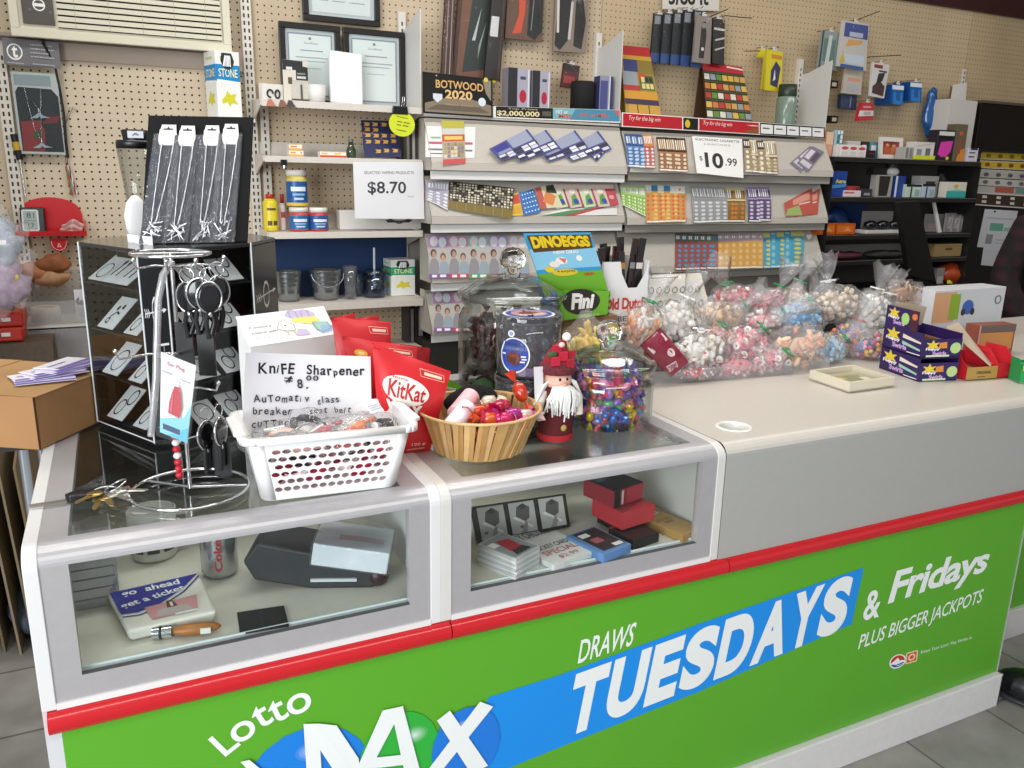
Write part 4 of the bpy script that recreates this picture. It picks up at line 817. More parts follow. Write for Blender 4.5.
# white plastic basket with punched holes
BZ0, BZ1 = H+.001, .970
bb = [Vector((.317, .059, 0)), Vector((.529, .042, 0)), Vector((.541, .165, 0)), Vector((.326, .178, 0))]
bt = [Vector((.300, .052, 0)), Vector((.552, .030, 0)), Vector((.568, .196, 0)), Vector((.305, .212, 0))]
t = thing('plastic_basket', 'white plastic basket with rows of punched holes full of bagged knife sharpeners', 'basket', (bb[0].x, bb[0].y, BZ0)); o = Vector((bb[0].x, bb[0].y, BZ0)); PW = M('#f3f2f0', .35)
def rc(c, z, r=.022, n=4):
    out = []
    for i in range(4):
        p, a, b = c[i], c[i-1], c[(i+1) % 4]; da, db = (a-p).normalized()*r, (b-p).normalized()*r
        for k in range(n+1): s_ = k/n; q = (p+da)*(1-s_)**2+p*2*s_*(1-s_)+(p+db)*s_**2; out.append(Vector((q.x, q.y, z))-o)
    return out
def perf(mb, f, nu, nv, m, r=.33, ru=None, stag=True):
    """wall sheet with punched lozenge holes; f maps 0..1 x 0..1"""
    for j in range(nv):
        off = .5 if (stag and j % 2) else 0
        us = [0]+[off+i for i in range(0 if off else 1, nu+1)] if off else list(range(nu+1))
        us = sorted(set([0]+[u for u in us if 0 <= u <= nu]+[nu]))
        for a, b in zip(us, us[1:]):
            if b-a < .9: mb.poly([f(a/nu, j/nv), f(b/nu, j/nv), f(b/nu, (j+1)/nv), f(a/nu, (j+1)/nv)], m); continue
            hx_ = [(a+.5+(ru or r)*math.cos(6.2832*(i+.5)/8)*1.08, j+.5+r*math.sin(6.2832*(i+.5)/8)) for i in range(8)]
            ed = [(a+1, j+.5), (a+1, j+1), (a+.5, j+1), (a, j+1), (a, j+.5), (a, j), (a+.5, j), (a+1, j)]
            g = lambda q: f(q[0]/nu, q[1]/nv)
            for i in range(8):
                mb.poly([g(ed[i]), g(ed[(i+1) % 8]), g(hx_[(i) % 8] if False else hx_[i]), g(hx_[i-1])], m)
nn = 5; low, hig = rc(bb, BZ0), rc(bt, BZ1)
mb = MB(); N = len(low)
for k in range(4):
    i0, i1 = k*nn, k*nn+nn-1
    mb.grid(lambda u, v, i0=i0: low[i0+int(round(u*4))].lerp(hig[i0+int(round(u*4))], v), 4, 1, PW)
    a, b, c, d = low[i1], low[(i1+1) % N], hig[(i1+1) % N], hig[i1]; f_ = quadmap(a, b, c, d)
    F_ = lambda u, v, z0, z1: f_(u, z0+(z1-z0)*v)
    mb.poly([f_(0, 0), f_(1, 0), f_(1, .10), f_(0, .10)], PW); mb.poly([f_(0, .82), f_(1, .82), f_(1, 1), f_(0, 1)], PW)
    perf(mb, lambda u, v: f_(u, .10+.72*v), 13 if k % 2 == 0 else 7, 6, PW, .36, .42)
mb.poly(low, PW); mb.build('basket_wall', t, solid=.0022)
mb = MB(); rim_o = [p+ (p-(sum(hig, Vector())/N)).normalized()*.011 for p in hig]
for i in range(N):
    j = (i+1) % N; mb.add([hig[i], hig[j], rim_o[j]-Vector((0, 0, .001)), rim_o[i]-Vector((0, 0, .001)), rim_o[j]-Vector((0, 0, .010)), rim_o[i]-Vector((0, 0, .010))], [(0, 1, 2, 3), (3, 2, 4, 5)], PW, True)
for (i, s_) in ((0, 1), (2, 1)): pass
cL = (bt[0]+bt[3])/2; cR = (bt[1]+bt[2])/2
for c, s_ in ((cL, -1), (cR, 1)):
    q = Vector((c.x, c.y, BZ1))-o; mb.hexa([q+Vector((0, -.06, -.004)), q+Vector((s_*.016, -.045, -.004)), q+Vector((s_*.016, .045, -.004)), q+Vector((0, .06, -.004)), q+Vector((0, -.06, 0)), q+Vector((s_*.016, -.045, 0)), q+Vector((s_*.016, .045, 0)), q+Vector((0, .06, 0))] if s_ > 0 else [q+Vector((s_*.016, -.045, -.004)), q+Vector((0, -.06, -.004)), q+Vector((0, .06, -.004)), q+Vector((s_*.016, .045, -.004)), q+Vector((s_*.016, -.045, 0)), q+Vector((0, -.06, 0)), q+Vector((0, .06, 0)), q+Vector((s_*.016, .045, 0))], PW)
mb.build('basket_rim', t, solid=.0018)
# bagged sharpeners heaped in the basket
def sharpener(loc, col, label, rz, sz=1.0, grp='bagged sharpeners heaped in the white basket'):
    t = thing('bagged_sharpener', label, 'sharpener', loc, 0, grp, (R(random.uniform(-15, 25)), R(random.uniform(-15, 15)), rz))
    mb = MB()
    if col == 'braid':
        for k in range(3): mb.tube([(.024*math.cos(a)*(1+.1*k), .018*math.sin(a), .004*math.sin(a*5+k*2)) for a in [6.2832*i/30 for i in range(30)]], .0042, 6, M(('#2a2729', '#4c4a4c', '#1c1b1c')[k], .7), closed=True)
    else:
        mb.ell((0, 0, 0), .026*sz, .017*sz, .010*sz, M(col, .4), 14, 8); mb.cyl((-.03*sz, 0, .004), (.005, .004, .006), .006*sz, .008*sz, 10, M('#c9c7c5', .3, .5)); mb.tube([(.02*sz, 0, 0), (.034*sz, .004, .002), (.04*sz, -.006, .004)], .0045*sz, 8, M(col, .4))
    mb.build('sharpener_body', t)
    MB().ell((0, 0, .002), .046*sz, .034*sz, .019*sz, FILM(), 18, 10, fn=lambda q: q*(1+.3*mnoise.noise(q*45+Vector((loc[0]*50, 0, 0))))).build('clear_bag', t)
    return t
random.seed(11)
for i, (x, y, z, c, lb) in enumerate(((.335, .10, .955, '#e4a79b', 'pale pink bagged sharpener at left end of white basket'), (.365, .135, .965, '#eec3b0', 'peach bagged sharpener beside the sign in white basket'), (.385, .085, .957, '#e3b5ae', 'dusty pink bagged sharpener at front of white basket'), (.425, .11, .968, '#c43a4c', 'crimson bagged sharpener in middle of white basket'), (.445, .075, .962, '#d0404f', 'red bagged sharpener lying at front of white basket'), (.41, .14, .97, 'braid', 'black braided cord bagged in middle of white basket'), (.475, .105, .97, '#e58050', 'orange bagged sharpener right of middle in white basket'), (.515, .115, .965, 'braid', 'black braided cord coil at right end of white basket'))):
    sharpener((x, y, z-.018), c, lb, random.uniform(-.8, .8), .95)
for k in range(16):
    x = .34+.012*k; y = (.098, .138)[k % 2]+.01*math.sin(k); z = BZ0+.022+.028*((k*7) % 3)
    c = ('#b8264a', '#1c1b1d', '#8f8d90', '#c43a5a', '#2a282b', '#d9d3d3')[k % 6]
    mb = MB(); mb.ell((0, 0, 0), .022, .02, .013, M(c, .45), 12, 8); mb.cyl((-.026, 0, 0), (.0, 0, .0), .006, .007, 8, M('#b5b3b2', .3, .5))
    tag(mb.build('sharpener', loc=(x, y, z), rot=(0, R(random.uniform(-40, 40)), R(random.uniform(0, 180)))), 'sharpener buried low in the white basket seen through its holes', 'sharpener', 'sharpeners low in the white basket')
mb = MB(); mb.box(-.014, -.009, 0, .014, .009, .001, M('#e7e6ea', .5)); mb.art(quadmap((-.014, -.009, .001), (.014, -.009, .001), (.014, .009, .001), (-.014, .009, .001)), lines(.1, .1, .9, .9, 3, '#a9a9b2')); tag(mb.build('paper_tag', loc=(.508, .095, .985), rot=(R(38), 0, R(25))), 'small white paper tag on the black braided cord in basket', 'tag')
# red chocolate pouches
KR = M('#d5262c', .35); KD = M('#b01a20', .4); CRM = M('#f4ece0', .5)
def pouch(bl, br, tr, tl, label, detail, bulge=.022, dark=KR):
    o = bl.copy(); t = thing('chocolate_pouch', label, 'pouch', o, 0, 'red chocolate pouches stacked beside the white basket'); f0 = quadmap(bl, br, tr, tl)
    def fr(u, v, h=0): return f0(u, v, h+bulge*math.sin(math.pi*min(1, max(0, u)))**.6*math.sin(math.pi*min(1, max(0, v))**.8)**.7+.0015*mnoise.noise(Vector((u*4, v*6, bl.x*9))))-o
    mb = MB(); mb.grid(fr, 18, 22, dark); mb.grid(lambda u, v: f0(1-u, v, -bulge*.8*math.sin(math.pi*u)*math.sin(math.pi*v))-o, 10, 12, KD)
    it = [('r', .02, .965, .98, .975, '#b81c22')]
    if detail >= 1: it += [('l', [(.62, .86), (.60, .93), (.92, .93), (.94, .86), (.62, .86)], .006, '#f0c8a8'), ('r', .66, .88, .90, .91, '#f3d8c0')]
    if detail == 2: it += [('c', .2, .82, .09, '#e8b030', .045), ('c', .2, .82, .05, '#f6d98a', .02)]
    mb.art(fr, it, h0=.001)
    if detail == 3:
        mb.grid(lambda a, b: fr(.43+.33*math.cos(a*6.2832)*b, .68+.135*math.sin(a*6.2832)*b, .0012), 28, 4, CRM)
        mb.art(fr, [('t', 'KitKat', .16, .60, .71, .76, '#c01f28', dict(bold=.02, shear=.25)), ('t', 'Nestle', .2, .775, .45, .80, '#c01f28'), ('t', 'WAY', .14, .44, .68, .57, CRM, dict(bold=.05)), ('t', '120 g', .58, .115, .84, .155, '#f3d8c0', dict(bold=.01)), ('r', .5, .07, .85, .085, '#e8a08a')], h0=.0018)
    mb.build('pouch_front', t)
    return t
pouch(PY(381, 458, .205), PY(430, 451, .185), PY(451, 371.5, .175), PY(372, 343, .195), 'front red chocolate pouch with white oval logo beside white basket', 3)
pouch(PY(360, 420, .27), PY(412, 420, .27), PY(417, 347, .29), PY(342, 336, .30), 'red chocolate pouch with yellow spot, second in the row', 2, .015)
pouch(PY(375, 420, .33), PY(425, 420, .33), PY(430, 348, .345), PY(400, 344, .34), 'dark red chocolate pouch edge showing behind the second pouch', 0, .01, KD)
pouch(PY(345, 410, .39), PY(390, 410, .39), PY(391, 322, .41), PY(331, 317, .42), 'red chocolate pouch with printed corner box, third in the row', 1, .015)
pouch(PY(340, 400, .46), PY(378, 400, .46), PY(379, 315, .47), PY(350, 319, .475), 'red chocolate pouch at back right of the row', 0, .01)
pouch(PY(330, 400, .52), PY(352, 400, .52), PY(355, 313, .53), PY(330, 318, .53), 'red chocolate pouch at the very back of the row', 0, .01)
# chip basket of twist-wrapped candies
wc = Vector((.727, .170, H+.001)); t = thing('wood_basket', 'small round woven wood strip basket of wrapped sweets', 'basket', wc)
mb = MB(); n_ = 60; rb, rt, hh = .082, .113, .078; WD = [M(c, .55, grain=.12, gscale=40) for c in ('#cfa368', '#bb8d53', '#dcb47c', '#c79a5e')]
rr = random.Random(5)
for i in range(n_):
    a0, a1 = 6.2832*(i+.05)/n_, 6.2832*(i+.98)/n_; lean = .10+rr.uniform(-.03, .03); k = rr.uniform(-.001, .002)
    b = lambda a, r, z: Vector((r*math.cos(a), r*math.sin(a), z))
    m = WD[i % 4]; q = [b(a0, rb+k, 0), b(a1, rb+k, 0), b(a1+lean, rt+k, hh), b(a0+lean, rt+k, hh)]
    i_ = [b(a0, rb+k-.003, 0), b(a1, rb+k-.003, 0), b(a1+lean, rt+k-.003, hh), b(a0+lean, rt+k-.003, hh)]
    mb.add(q+i_, [(0, 1, 2, 3), (7, 6, 5, 4), (0, 3, 7, 4), (1, 5, 6, 2), (3, 2, 6, 7)], m)
mb.lathe([(0, .001), (rb, .001)], 40, WD[1]); mb.build('strip_wall', t)
MB().tube([((rt+.001)*math.cos(6.2832*i/48), (rt+.001)*math.sin(6.2832*i/48), hh) for i in range(48)], .0028, 6, WD[2], closed=True).build('rim', t)
def twist(name, col, ln, r, end=1.0, col2=None):
    mb = MB(); m = M(col, .22, .25, coat=.6) if not isinstance(col, bpy.types.Material) else col; m2 = M(col2, .25, coat=.5) if col2 else m
    mb.ell((0, 0, 0), ln/2, r, r, m, 12, 8, fn=lambda q: q*(1+.12*mnoise.noise(q*120)))
    for s_ in (-1, 1):
        n = 10; vs = [Vector((s_*ln*.46, 0, 0))]+[Vector((s_*(ln*.46+r*1.5*end*(1+.15*(i % 2))), r*1.25*end*math.cos(6.2832*i/n)*(1 if i % 2 else .65), r*.8*end*math.sin(6.2832*i/n))) for i in range(n)]
        mb.add(vs, [(0, 1+i, 1+(i+1) % n) for i in range(n)], m2)
    return mb
for i, (dx, dy, dz, c, rx, rz, lb) in enumerate(((-.055, -.04, .072, '#e9e6f0', 20, 35, 'white tube sweet at left rim of the wood strip basket'), (-.03, .0, .082, '#eeb9bd', 15, 40, 'pink tube sweet at back left of the wood strip basket'))):
    mb = MB(); mb.cyl((-.032, 0, 0), (.032, 0, .004), .017, .017, 20, M(c, .5)); tag(mb.build('tube_sweet', loc=wc+Vector((dx, dy, dz)), rot=(0, R(-rx), R(rz)), bevel=.002), lb, 'sweet')
cand = [(-.012, -.03, .078, '#d7491f', .6, 'orange foil wrapped sweet lying left in the wood strip basket'), (.0, -.055, .07, '#e0602a', 0, 'orange foil wrapped sweet low at front of the wood strip basket'), (.028, -.03, .082, '#c4224e', .9, 'crimson foil wrapped sweet in middle of the wood strip basket'), (.045, -.055, .072, '#b02a8c', .2, 'magenta foil wrapped sweet at front of the wood strip basket'), (.02, -.065, .07, '#d02a68', -.3, 'pink foil wrapped sweet at front rim of the wood strip basket'), (.085, .0, .098, '#c83a20', 1.9, 'red and orange foil sweet standing on right rim of wood basket'), (.07, -.05, .066, '#e8c9c2', .4, 'pale pink wrapped sweet at right of the wood strip basket'), (.03, .02, .078, '#e9d9c0', .5, 'cream wrapped sweet behind crimson one in wood strip basket'), (.015, .0, .062, '#d9573a', 1.2, 'rust foil wrapped sweet under others in wood strip basket')]
for dx, dy, dz, c, rz, lb in cand: tag(twist('w', c, .042, .014, 1.0, c).build('wrapped_sweet', loc=wc+Vector((dx, dy, dz)), rot=(R(20), R(-50 if rz > 1.5 else 10), rz)), lb, 'wrapped sweet', 'foil wrapped sweets in the wood strip basket')
for k in range(7): tag(twist('w', ('#c9785a', '#b5443a', '#d6a089')[k % 3], .04, .014).build('wrapped_sweet', loc=wc+Vector((.04*math.cos(k*.9), .04*math.sin(k*.9), .026+.004*(k % 3))), rot=(0, 0, k)), 'wrapped sweet lying low inside the wood strip basket', 'wrapped sweet', 'sweets low in the wood strip basket')
tag(MB().ell((0, 0, 0), .055, .03, .028, M('#0b0b0c', .95, bump=.8, gscale=90), 20, 12, fn=lambda q: q*(1+.25*mnoise.noise(q*25))).build('knit_cap', loc=wc+Vector((.015, .062, .075)), rot=(0, R(-8), 0)), 'black knitted bundle at the back of the wood strip basket', 'knitwear')
p = PY(446, 395, .33); mb = MB(); bl, br, tr, tl = PY(436, 402, .33), PY(470, 396, .34), PY(466, 389, .345), PY(437, 372, .335)
o = bl.copy(); mb.slab(bl-o, br-o, tr-o, tl-o, .004, M('#6fae2c', .35)); f_ = quadmap(bl-o, br-o, tr-o, tl-o); mb.art(f_, [('p', [(0, .12), (.9, .35), (.5, .55), (0, .42)], '#a3a597'), ('l', [(0, .52), (.62, .6)], .05, '#e8ecd8')]); mb.poly([Vector((bl.x, bl.y, H+.001))-o, Vector((br.x, br.y, H+.001))-o, br-o, bl-o], M('#4c8a20', .4))
tag(mb.build('green_packet', loc=o), 'bright green packet leaning behind the wood strip basket', 'packet')
# ================================================================== jars, tubs, gnome
def jar(name, label, c, r, hb, hn, lid_h, knob_r, cat='glass jar'):
    t = thing(name, label, cat, c)
    G = JARG(); w = .0045
    pr = [(0, 0), (r*.88, 0), (r*.96, .006), (r, .02), (r, hb*.82), (r*.985, hb*.9), (r*.93, hb*.965), (r*.90, hb), (r*.94, hb+hn*.5), (r*.94, hb+hn)]
    ins = [(max(0, a-w), max(w, z)) for a, z in reversed(pr)]
    MB().lathe(pr+ins, 48, G).build('jar_body', t)
    z0 = hb+hn
    lp = [(r*1.02, z0), (r*1.035, z0+.006), (r*1.01, z0+.012), (r*.9, z0+lid_h*.32), (r*.72, z0+lid_h*.62), (r*.45, z0+lid_h*.88), (knob_r*.62, z0+lid_h)]
    ld = MB().lathe(lp+[(max(.001, a-.004), z-.004) for a, z in reversed(lp)]+[lp[0]], 48, G).build('lid', t)
    kz = z0+lid_h; kp = [(knob_r*.6, kz-.002), (knob_r*.55, kz+knob_r*.35), (knob_r*.9, kz+knob_r*.6), (knob_r, kz+knob_r*1.05), (knob_r*.85, kz+knob_r*1.6), (knob_r*.5, kz+knob_r*1.9), (0, kz+knob_r*1.98)]
    MB().lathe([(0, kz-.003)]+kp, 24, solid_glass()).build('knob', ld)
    return t
J1 = Vector((.95, .50, H+.001)); R1 = .121
jar('candy_jar', 'large glass lidded jar of dark wrapped candies behind clear tubs', J1, R1, .205, .02, .052, .030)
rr = random.Random(21)
proto = {}
def copies(protos, n, place, name, cat, group, labels):
    objs = []
    for i in range(n):
        k = i % len(protos)
        p, rot = place(i)
        if p is None: continue
        if protos[k].get('o') is None:
            o = protos[k]['mb']().build(name); protos[k]['o'] = o
        else:
            o = protos[k]['o'].copy(); COL.objects.link(o)
        o.location = p; o.rotation_euler = rot; tag(o, labels[k], cat, group); objs.append(o)
    return objs
def in_jar(c, r, z0, z1, n, seed, sep, shell=.0):
    rr = random.Random(seed); pts = []; tries = 0
    while len(pts) < n and tries < 60000:
        tries += 1; a = rr.uniform(0, 6.2832); q = math.sqrt(rr.uniform(shell, 1))*r; z = rr.uniform(z0, z1); p = Vector((c.x+q*math.cos(a), c.y+q*math.sin(a), c.z+z))
        if all((p-o).length > sep for o in pts): pts.append(p)
    return pts
BRN = clear('amber_wrap', '#ffffff', .1, .1)
pts = in_jar(J1, R1-.034, .026, .165, 120, 4, .0245, .3)
copies([dict(mb=lambda c=c: twist('d', c, .034, .0115, 1.0, c2)) for c, c2 in (('#3d1a18', '#6d4a44'), ('#552824', '#8d6a62'), ('#2e1513', '#5a3c38'))], len(pts), lambda i: (pts[i], (rr.uniform(0, 3), rr.uniform(0, 3), rr.uniform(0, 6))), 'wrapped_candy', 'candy', 'dark wrapped candies in the large jar', ['dark brown twist wrapped candy in the large glass jar']*3)
tag(MB().ell((0, 0, 0), R1*.86, R1*.86, .085, clear('liner_film', '#ffffff', .02, .1, bump=1.0, bscale=50), 30, 20, fn=lambda q: Vector((q.x, q.y, q.z))*(1+.10*mnoise.noise(q*30))).build('liner_bag', loc=J1+Vector((0, 0, .10))), 'crinkled clear liner bag around dark candies in large jar', 'bag')
tag(MB().ell((0, 0, 0), .03, .022, .02, M('#4f8f45', .4, coat=.4), 14, 10, fn=lambda q: q*(1+.25*mnoise.noise(q*60))).build('green_sweet', loc=J1+Vector((-.080, -.035, .03))), 'green wrapped sweet at bottom left of the large glass jar', 'sweet')
# stacked clear tubs
TC = Vector((.892, .30, H+.001)); TUB = clear('tub_plastic', '#f0f1f6', .05, .06, haze=.05, edge=.5)
def tub(z0, h, label, art):
    t = thing('candy_tub', label, 'tub', TC+Vector((0, 0, z0)), 0, 'stacked clear tubs beside the large jar'); r = .0665
    pr = [(0, 0), (r*.93, 0), (r*.97, .004), (r, h*.5), (r, h-.012)]
    MB().lathe(pr+[(max(0, a-.002), max(.002, z)) for a, z in reversed(pr)], 40, TUB).build('tub_body', t)
    mb = MB(); mb.lathe([(r+.002, h-.016), (r+.003, h-.004), (r+.001, h), (r*.93, h), (r*.92, h-.003), (0, h-.003)], 40, TUB)
    if art:
        mb.lathe([(0, h-.0025), (r*.8, h-.0025)], 40, M('#eceaf4', .4)); mb.art(lambda u, v, hh=0: Vector(((u-.5)*2*r*.78, (v-.5)*2*r*.78, h-.0023+hh)), [('c', .5, .5, .46, '#2d4fa3'), ('c', .5, .5, .36, '#b98f8a'), ('c', .5, .52, .2, '#7a3b2a'), ('t', 'Neville', .25, .3, .75, .42, WHITE, dict(bold=.02))])
    else: pass
    mb.build('tub_lid', t)
    if art:
        lm = cylmap((0, 0), r+.0006, .008, .098, R(-176), R(-106)); mb = MB()
        it = [('p', [(.5+.40*math.cos(6.2832*i/30), .45+.40*math.sin(6.2832*i/30)) for i in range(30)], WHITE), ('p', [(.5+.365*math.cos(6.2832*i/30), .45+.365*math.sin(6.2832*i/30)) for i in range(30)], '#2447a5'), ('p', [(.2, .74), (.8, .70), (.86, .56), (.16, .56)], WHITE), ('c', .42, .93, .09, WHITE, .075), ('c', .42, .93, .06, '#8fa4cf', .05), ('t', 'Neville', .22, .66, .72, .76, '#22408f', dict(bold=.02, shear=.2)), ('t', 'CARAMELS', .18, .57, .83, .64, '#7d8bb0', dict(bold=.01)), ('p', [(.32, .30), (.55, .24), (.66, .36), (.62, .5), (.42, .52), (.30, .44)], '#7a3f2c'), ('p', [(.32, .30), (.55, .24), (.56, .40), (.30, .44)], '#5d2c1e'), ('r', .68, .42, .8, .45, WHITE), ('r', .7, .36, .82, .39, WHITE), ('r', .66, .30, .78, .33, WHITE), ('r', .18, .46, .28, .49, WHITE)]
        mb.art(lm, it); mb.build('front_label', t)
    return t
tub(0, .098, 'lower clear tub of candies, under the tub with blue label', 0); tub(.099, .125, 'upper clear tub of candies with blue oval label', 1)
for z0, z1, n, sd, gp in ((.012, .075, 34, 8, 'lower'), (.112, .195, 44, 9, 'upper')):
    pts = in_jar(TC, .042, z0+.008, z1, n, sd, .022, .2); P2 = list(pts)
    copies([dict(mb=lambda c=c: twist('d', c, .030, .011, .9)) for c in (('#3a3340', '#4a4351', '#2f2a33') if True else ())], len(P2), lambda i: (P2[i], (rr.uniform(0, 3), rr.uniform(0, 3), rr.uniform(0, 6))), 'caramel', 'candy', 'dark wrapped caramels in the %s tub' % gp, ['dark wrapped caramel in the %s clear tub' % gp]*3)
for i in range(9):
    a = R(-140+13*i); c = ('#c9506a', '#e8d6da', '#a98ac0', '#e2a083', '#7f5ca8', '#d88', '#ead2b0')[i % 7]; tag(MB().box(-.008, -.005, -.008, .008, .005, .008, M(c, .35, coat=.3)).build('caramel_square', loc=TC+Vector((.0555*math.cos(a), .0555*math.sin(a), .112)), rot=(0, 0, a+R(90)), bevel=.002), 'coloured square caramel at the bottom of the upper clear tub', 'candy', 'square caramels in the upper tub')
# small jar of bright candies
J2 = Vector((1.035, .222, H+.003)); R2 = .097
jar('candy_jar', 'small glass lidded jar of bright wrapped candies beside the gnome', J2, R2, .100, .016, .042, .027)
BR_ = ['#e7c81f', '#2f6fc6', '#8b52b3', '#d9437a', '#7448a8', '#d23a3a', '#4fae63', '#a678c6', '#3d8fd6', '#e68ab0']; NM = ['yellow', 'blue', 'violet', 'pink', 'purple', 'red', 'green', 'lilac', 'bright blue', 'light pink']
pts = in_jar(J2, R2-.029, .018, .098, 235, 31, .0150, .4); pts.sort(key=lambda p: (p.z > .03+J2.z, p.y))
copies([dict(mb=lambda c=c: twist('d', c, .026, .0085, 1.0)) for c in BR_], len(pts), lambda i: (pts[i], (rr.uniform(0, 3), rr.uniform(0, 3), rr.uniform(0, 6))), 'wrapped_candy', 'candy', 'bright wrapped candies in the small jar', ['%s twist wrapped candy inside the small glass jar' % n for n in NM])
# santa gnome
gc = Vector((.888, .168, H+.001)); t = thing('santa_gnome', 'santa gnome ornament with plaid hat and long white yarn beard', 'ornament', gc)
BURG = M('#5a1016', .8, grain=.2, gscale=80); CRE = M('#e7dcc8', .8, bump=.3)
MB().lathe([(0, 0), (.032, 0), (.034, .01), (.033, .04), (.03, .075), (.027, .105), (0, .11)], 24, BURG).lathe([(.0345, .0), (.035, .012), (.034, .0125)], 24, M('#a11a22', .8)).build('body', t); gb = t.children[0]
MB().ell((0, -.034, .028), .0065, .003, .0065, M('#b89a55', .4), 12, 8).build('button', gb)
MB().ell((0, -.003, .118), .027, .027, .025, M('#e9b9a3', .7), 16, 12).ell((.0, -.030, .112), .006, .006, .005, M('#e59f8c', .7), 10, 6).build('head', t); gh = [c for c in t.children if c.name.startswith('head')][0]
MB().ell((-.008, -.0275, .122), .0028, .002, .0034, BLK, 8, 6).ell((.007, -.0278, .122), .0028, .002, .0034, BLK, 8, 6).build('eyes', gh)
mb = MB(); mb.lathe([(.0335, .130), (.036, .136), (.034, .146), (.028, .15)], 24, M('#6a2a30', .9, grain=.5, gscale=200)); mb.tube([(0, 0, .145), (.002, 0, .165), (.008, -.002, .182), (.012, -.003, .192)], [.03, .022, .011, .004], 16, M('#8e1f2a', .9, grain=.35, gscale=120)); ht = mb.build('hat', t)
mb = MB()
for dx, dz, dy in ((-.017, .158, -.028), (.012, .152, -.030), (-.008, .178, -.016), (.02, .166, -.02), (.0, .166, -.026)): mb.box(dx-.009, dy-.002, dz-.008, dx+.007, dy+.006, dz+.008, M(('#c3203a', '#a8182f')[dx > 0], .8))
mb.ell((-.005, -.024, .188), .007, .005, .005, M('#d8c9c0', .8), 8, 6); mb.build('plaid_bow', ht)
for a_, b_ in ((.021, .156), (-.022, .170)): MB().ell((a_, -.02, b_), .012, .004, .006, M('#3d5a35', .8), 10, 6).build('leaf', ht)
MB().ell((.016, -.004, .198), .0085, .0085, .0085, M('#f6f3ef', .95, bump=.5, gscale=120), 14, 10).build('pompom', ht)
mb = MB(); rr = random.Random(9)
for i in range(56):
    a = R(rr.uniform(-158, -22)); r0 = .026; x = r0*math.cos(a); y = -.012+r0*math.sin(a)*.7; L = rr.uniform(.045, .075)*(1-.35*abs(math.cos(a))); z0 = .112-.006*abs(math.cos(a))
    mb.tube([(x*.75, y, z0), (x*1.1, y-.009, z0-.008), (x*(1.35+rr.uniform(-.2, .2)), y-.010, z0-L*.5), (x*(1.3+rr.uniform(-.25, .25)), y-.004+rr.uniform(-.004, .003), z0-L)], .0017, 5, M('#f1efeb', .9))
for s_ in (-1, 1):
    for i in range(16): mb.tube([(s_*.022, -.012, .118), (s_*(.034+.001*i), -.014, .112-.002*i), (s_*(.040+.0008*i), -.01, .10-.0026*i), (s_*(.036+rr.uniform(0, .008)), -.006, .085-.003*i)], .0017, 5, M('#f1efeb', .9))
mb.build('yarn_beard', t)
for s_ in (-1, 1): MB().tube([(s_*.028, 0, .095), (s_*.043, -.008, .07), (s_*.045, -.012, .045)], [.010, .011, .009], 10, CRE).build('arm', t)
mb = MB(); mb.slab((-.052, -.012, .085), (-.034, -.014, .085), (-.034, -.006, .145), (-.052, -.004, .145), .001, M('#d9d6d8', .5)); mb.build('paper_tag', t)
# ================================================================== wall shelving
SH = M('#d8d0c6', .5, grain=.04); SHG = M('#c3bcb2', .5, grain=.03); SHD = M('#9b958c', .6); RAIL = M('#eceae7', .35)
yS, yB = D-.22, D-.30
# ---- left section: four pale shelves on brackets
t = thing('wall_shelving', 'pale steel shelves on brackets below the framed certificates', 'shelving', (.665, yS, .82)); o = Vector((.665, yS, .82))
AZ = [(1.5995, 1.575), (1.405, 1.383), (1.131, 1.107), (.859, .830)]
for k, (zt, zb) in enumerate(AZ):
    zt -= .82; zb -= .82
    mb = MB(); mb.box(0, 0, zt-.006, .60, .215, zt-.001, SH); mb.box(0, -.002, zb, .60, .004, zt, SH)
    if k in (1, 2): mb.slab((.0, .20, zt), (.6, .20, zt), (.6, .212, zt+.055), (0, .212, zt+.055), .003, SH)
    sb_ = mb.build('shelf_board', t, bevel=.001)
    for x in (-.004, .600): MB().prism([(0.004, zb+.004), (.21, zb-.05), (.21, zt+.01), (.004, zt)], x, x+.004, SH, 'x').build('bracket', sb_)
tag(MB().box(0, 0, 0, .58, .006, .235, M('#15345f', .5, grain=.1, gscale=6)).build('blue_backboard', loc=(.68, D-.03, .862)), 'dark blue board behind the glass tumblers on pale shelves', 'board')
# ---- divider plates
for k, (px_, lb) in enumerate(((1.262, 'white steel divider plate right of the framed certificates'), (2.165, 'pale steel divider plate right of the tall black cylinder'), (3.372, 'pale steel divider plate at right end of the ticket shelving'))):
    zt = (1.953, 1.955, 1.925)[k]; mb = MB(); mb.prism([(yS, 1.60), (D-.025, 1.60), (D-.025, zt-.05), (D-.07, zt-.045), (yS, zt)], px_-.002, px_+.002, M('#d6d4d0', .45), 'x'); tag(mb.build('divider_plate'), lb, 'divider')
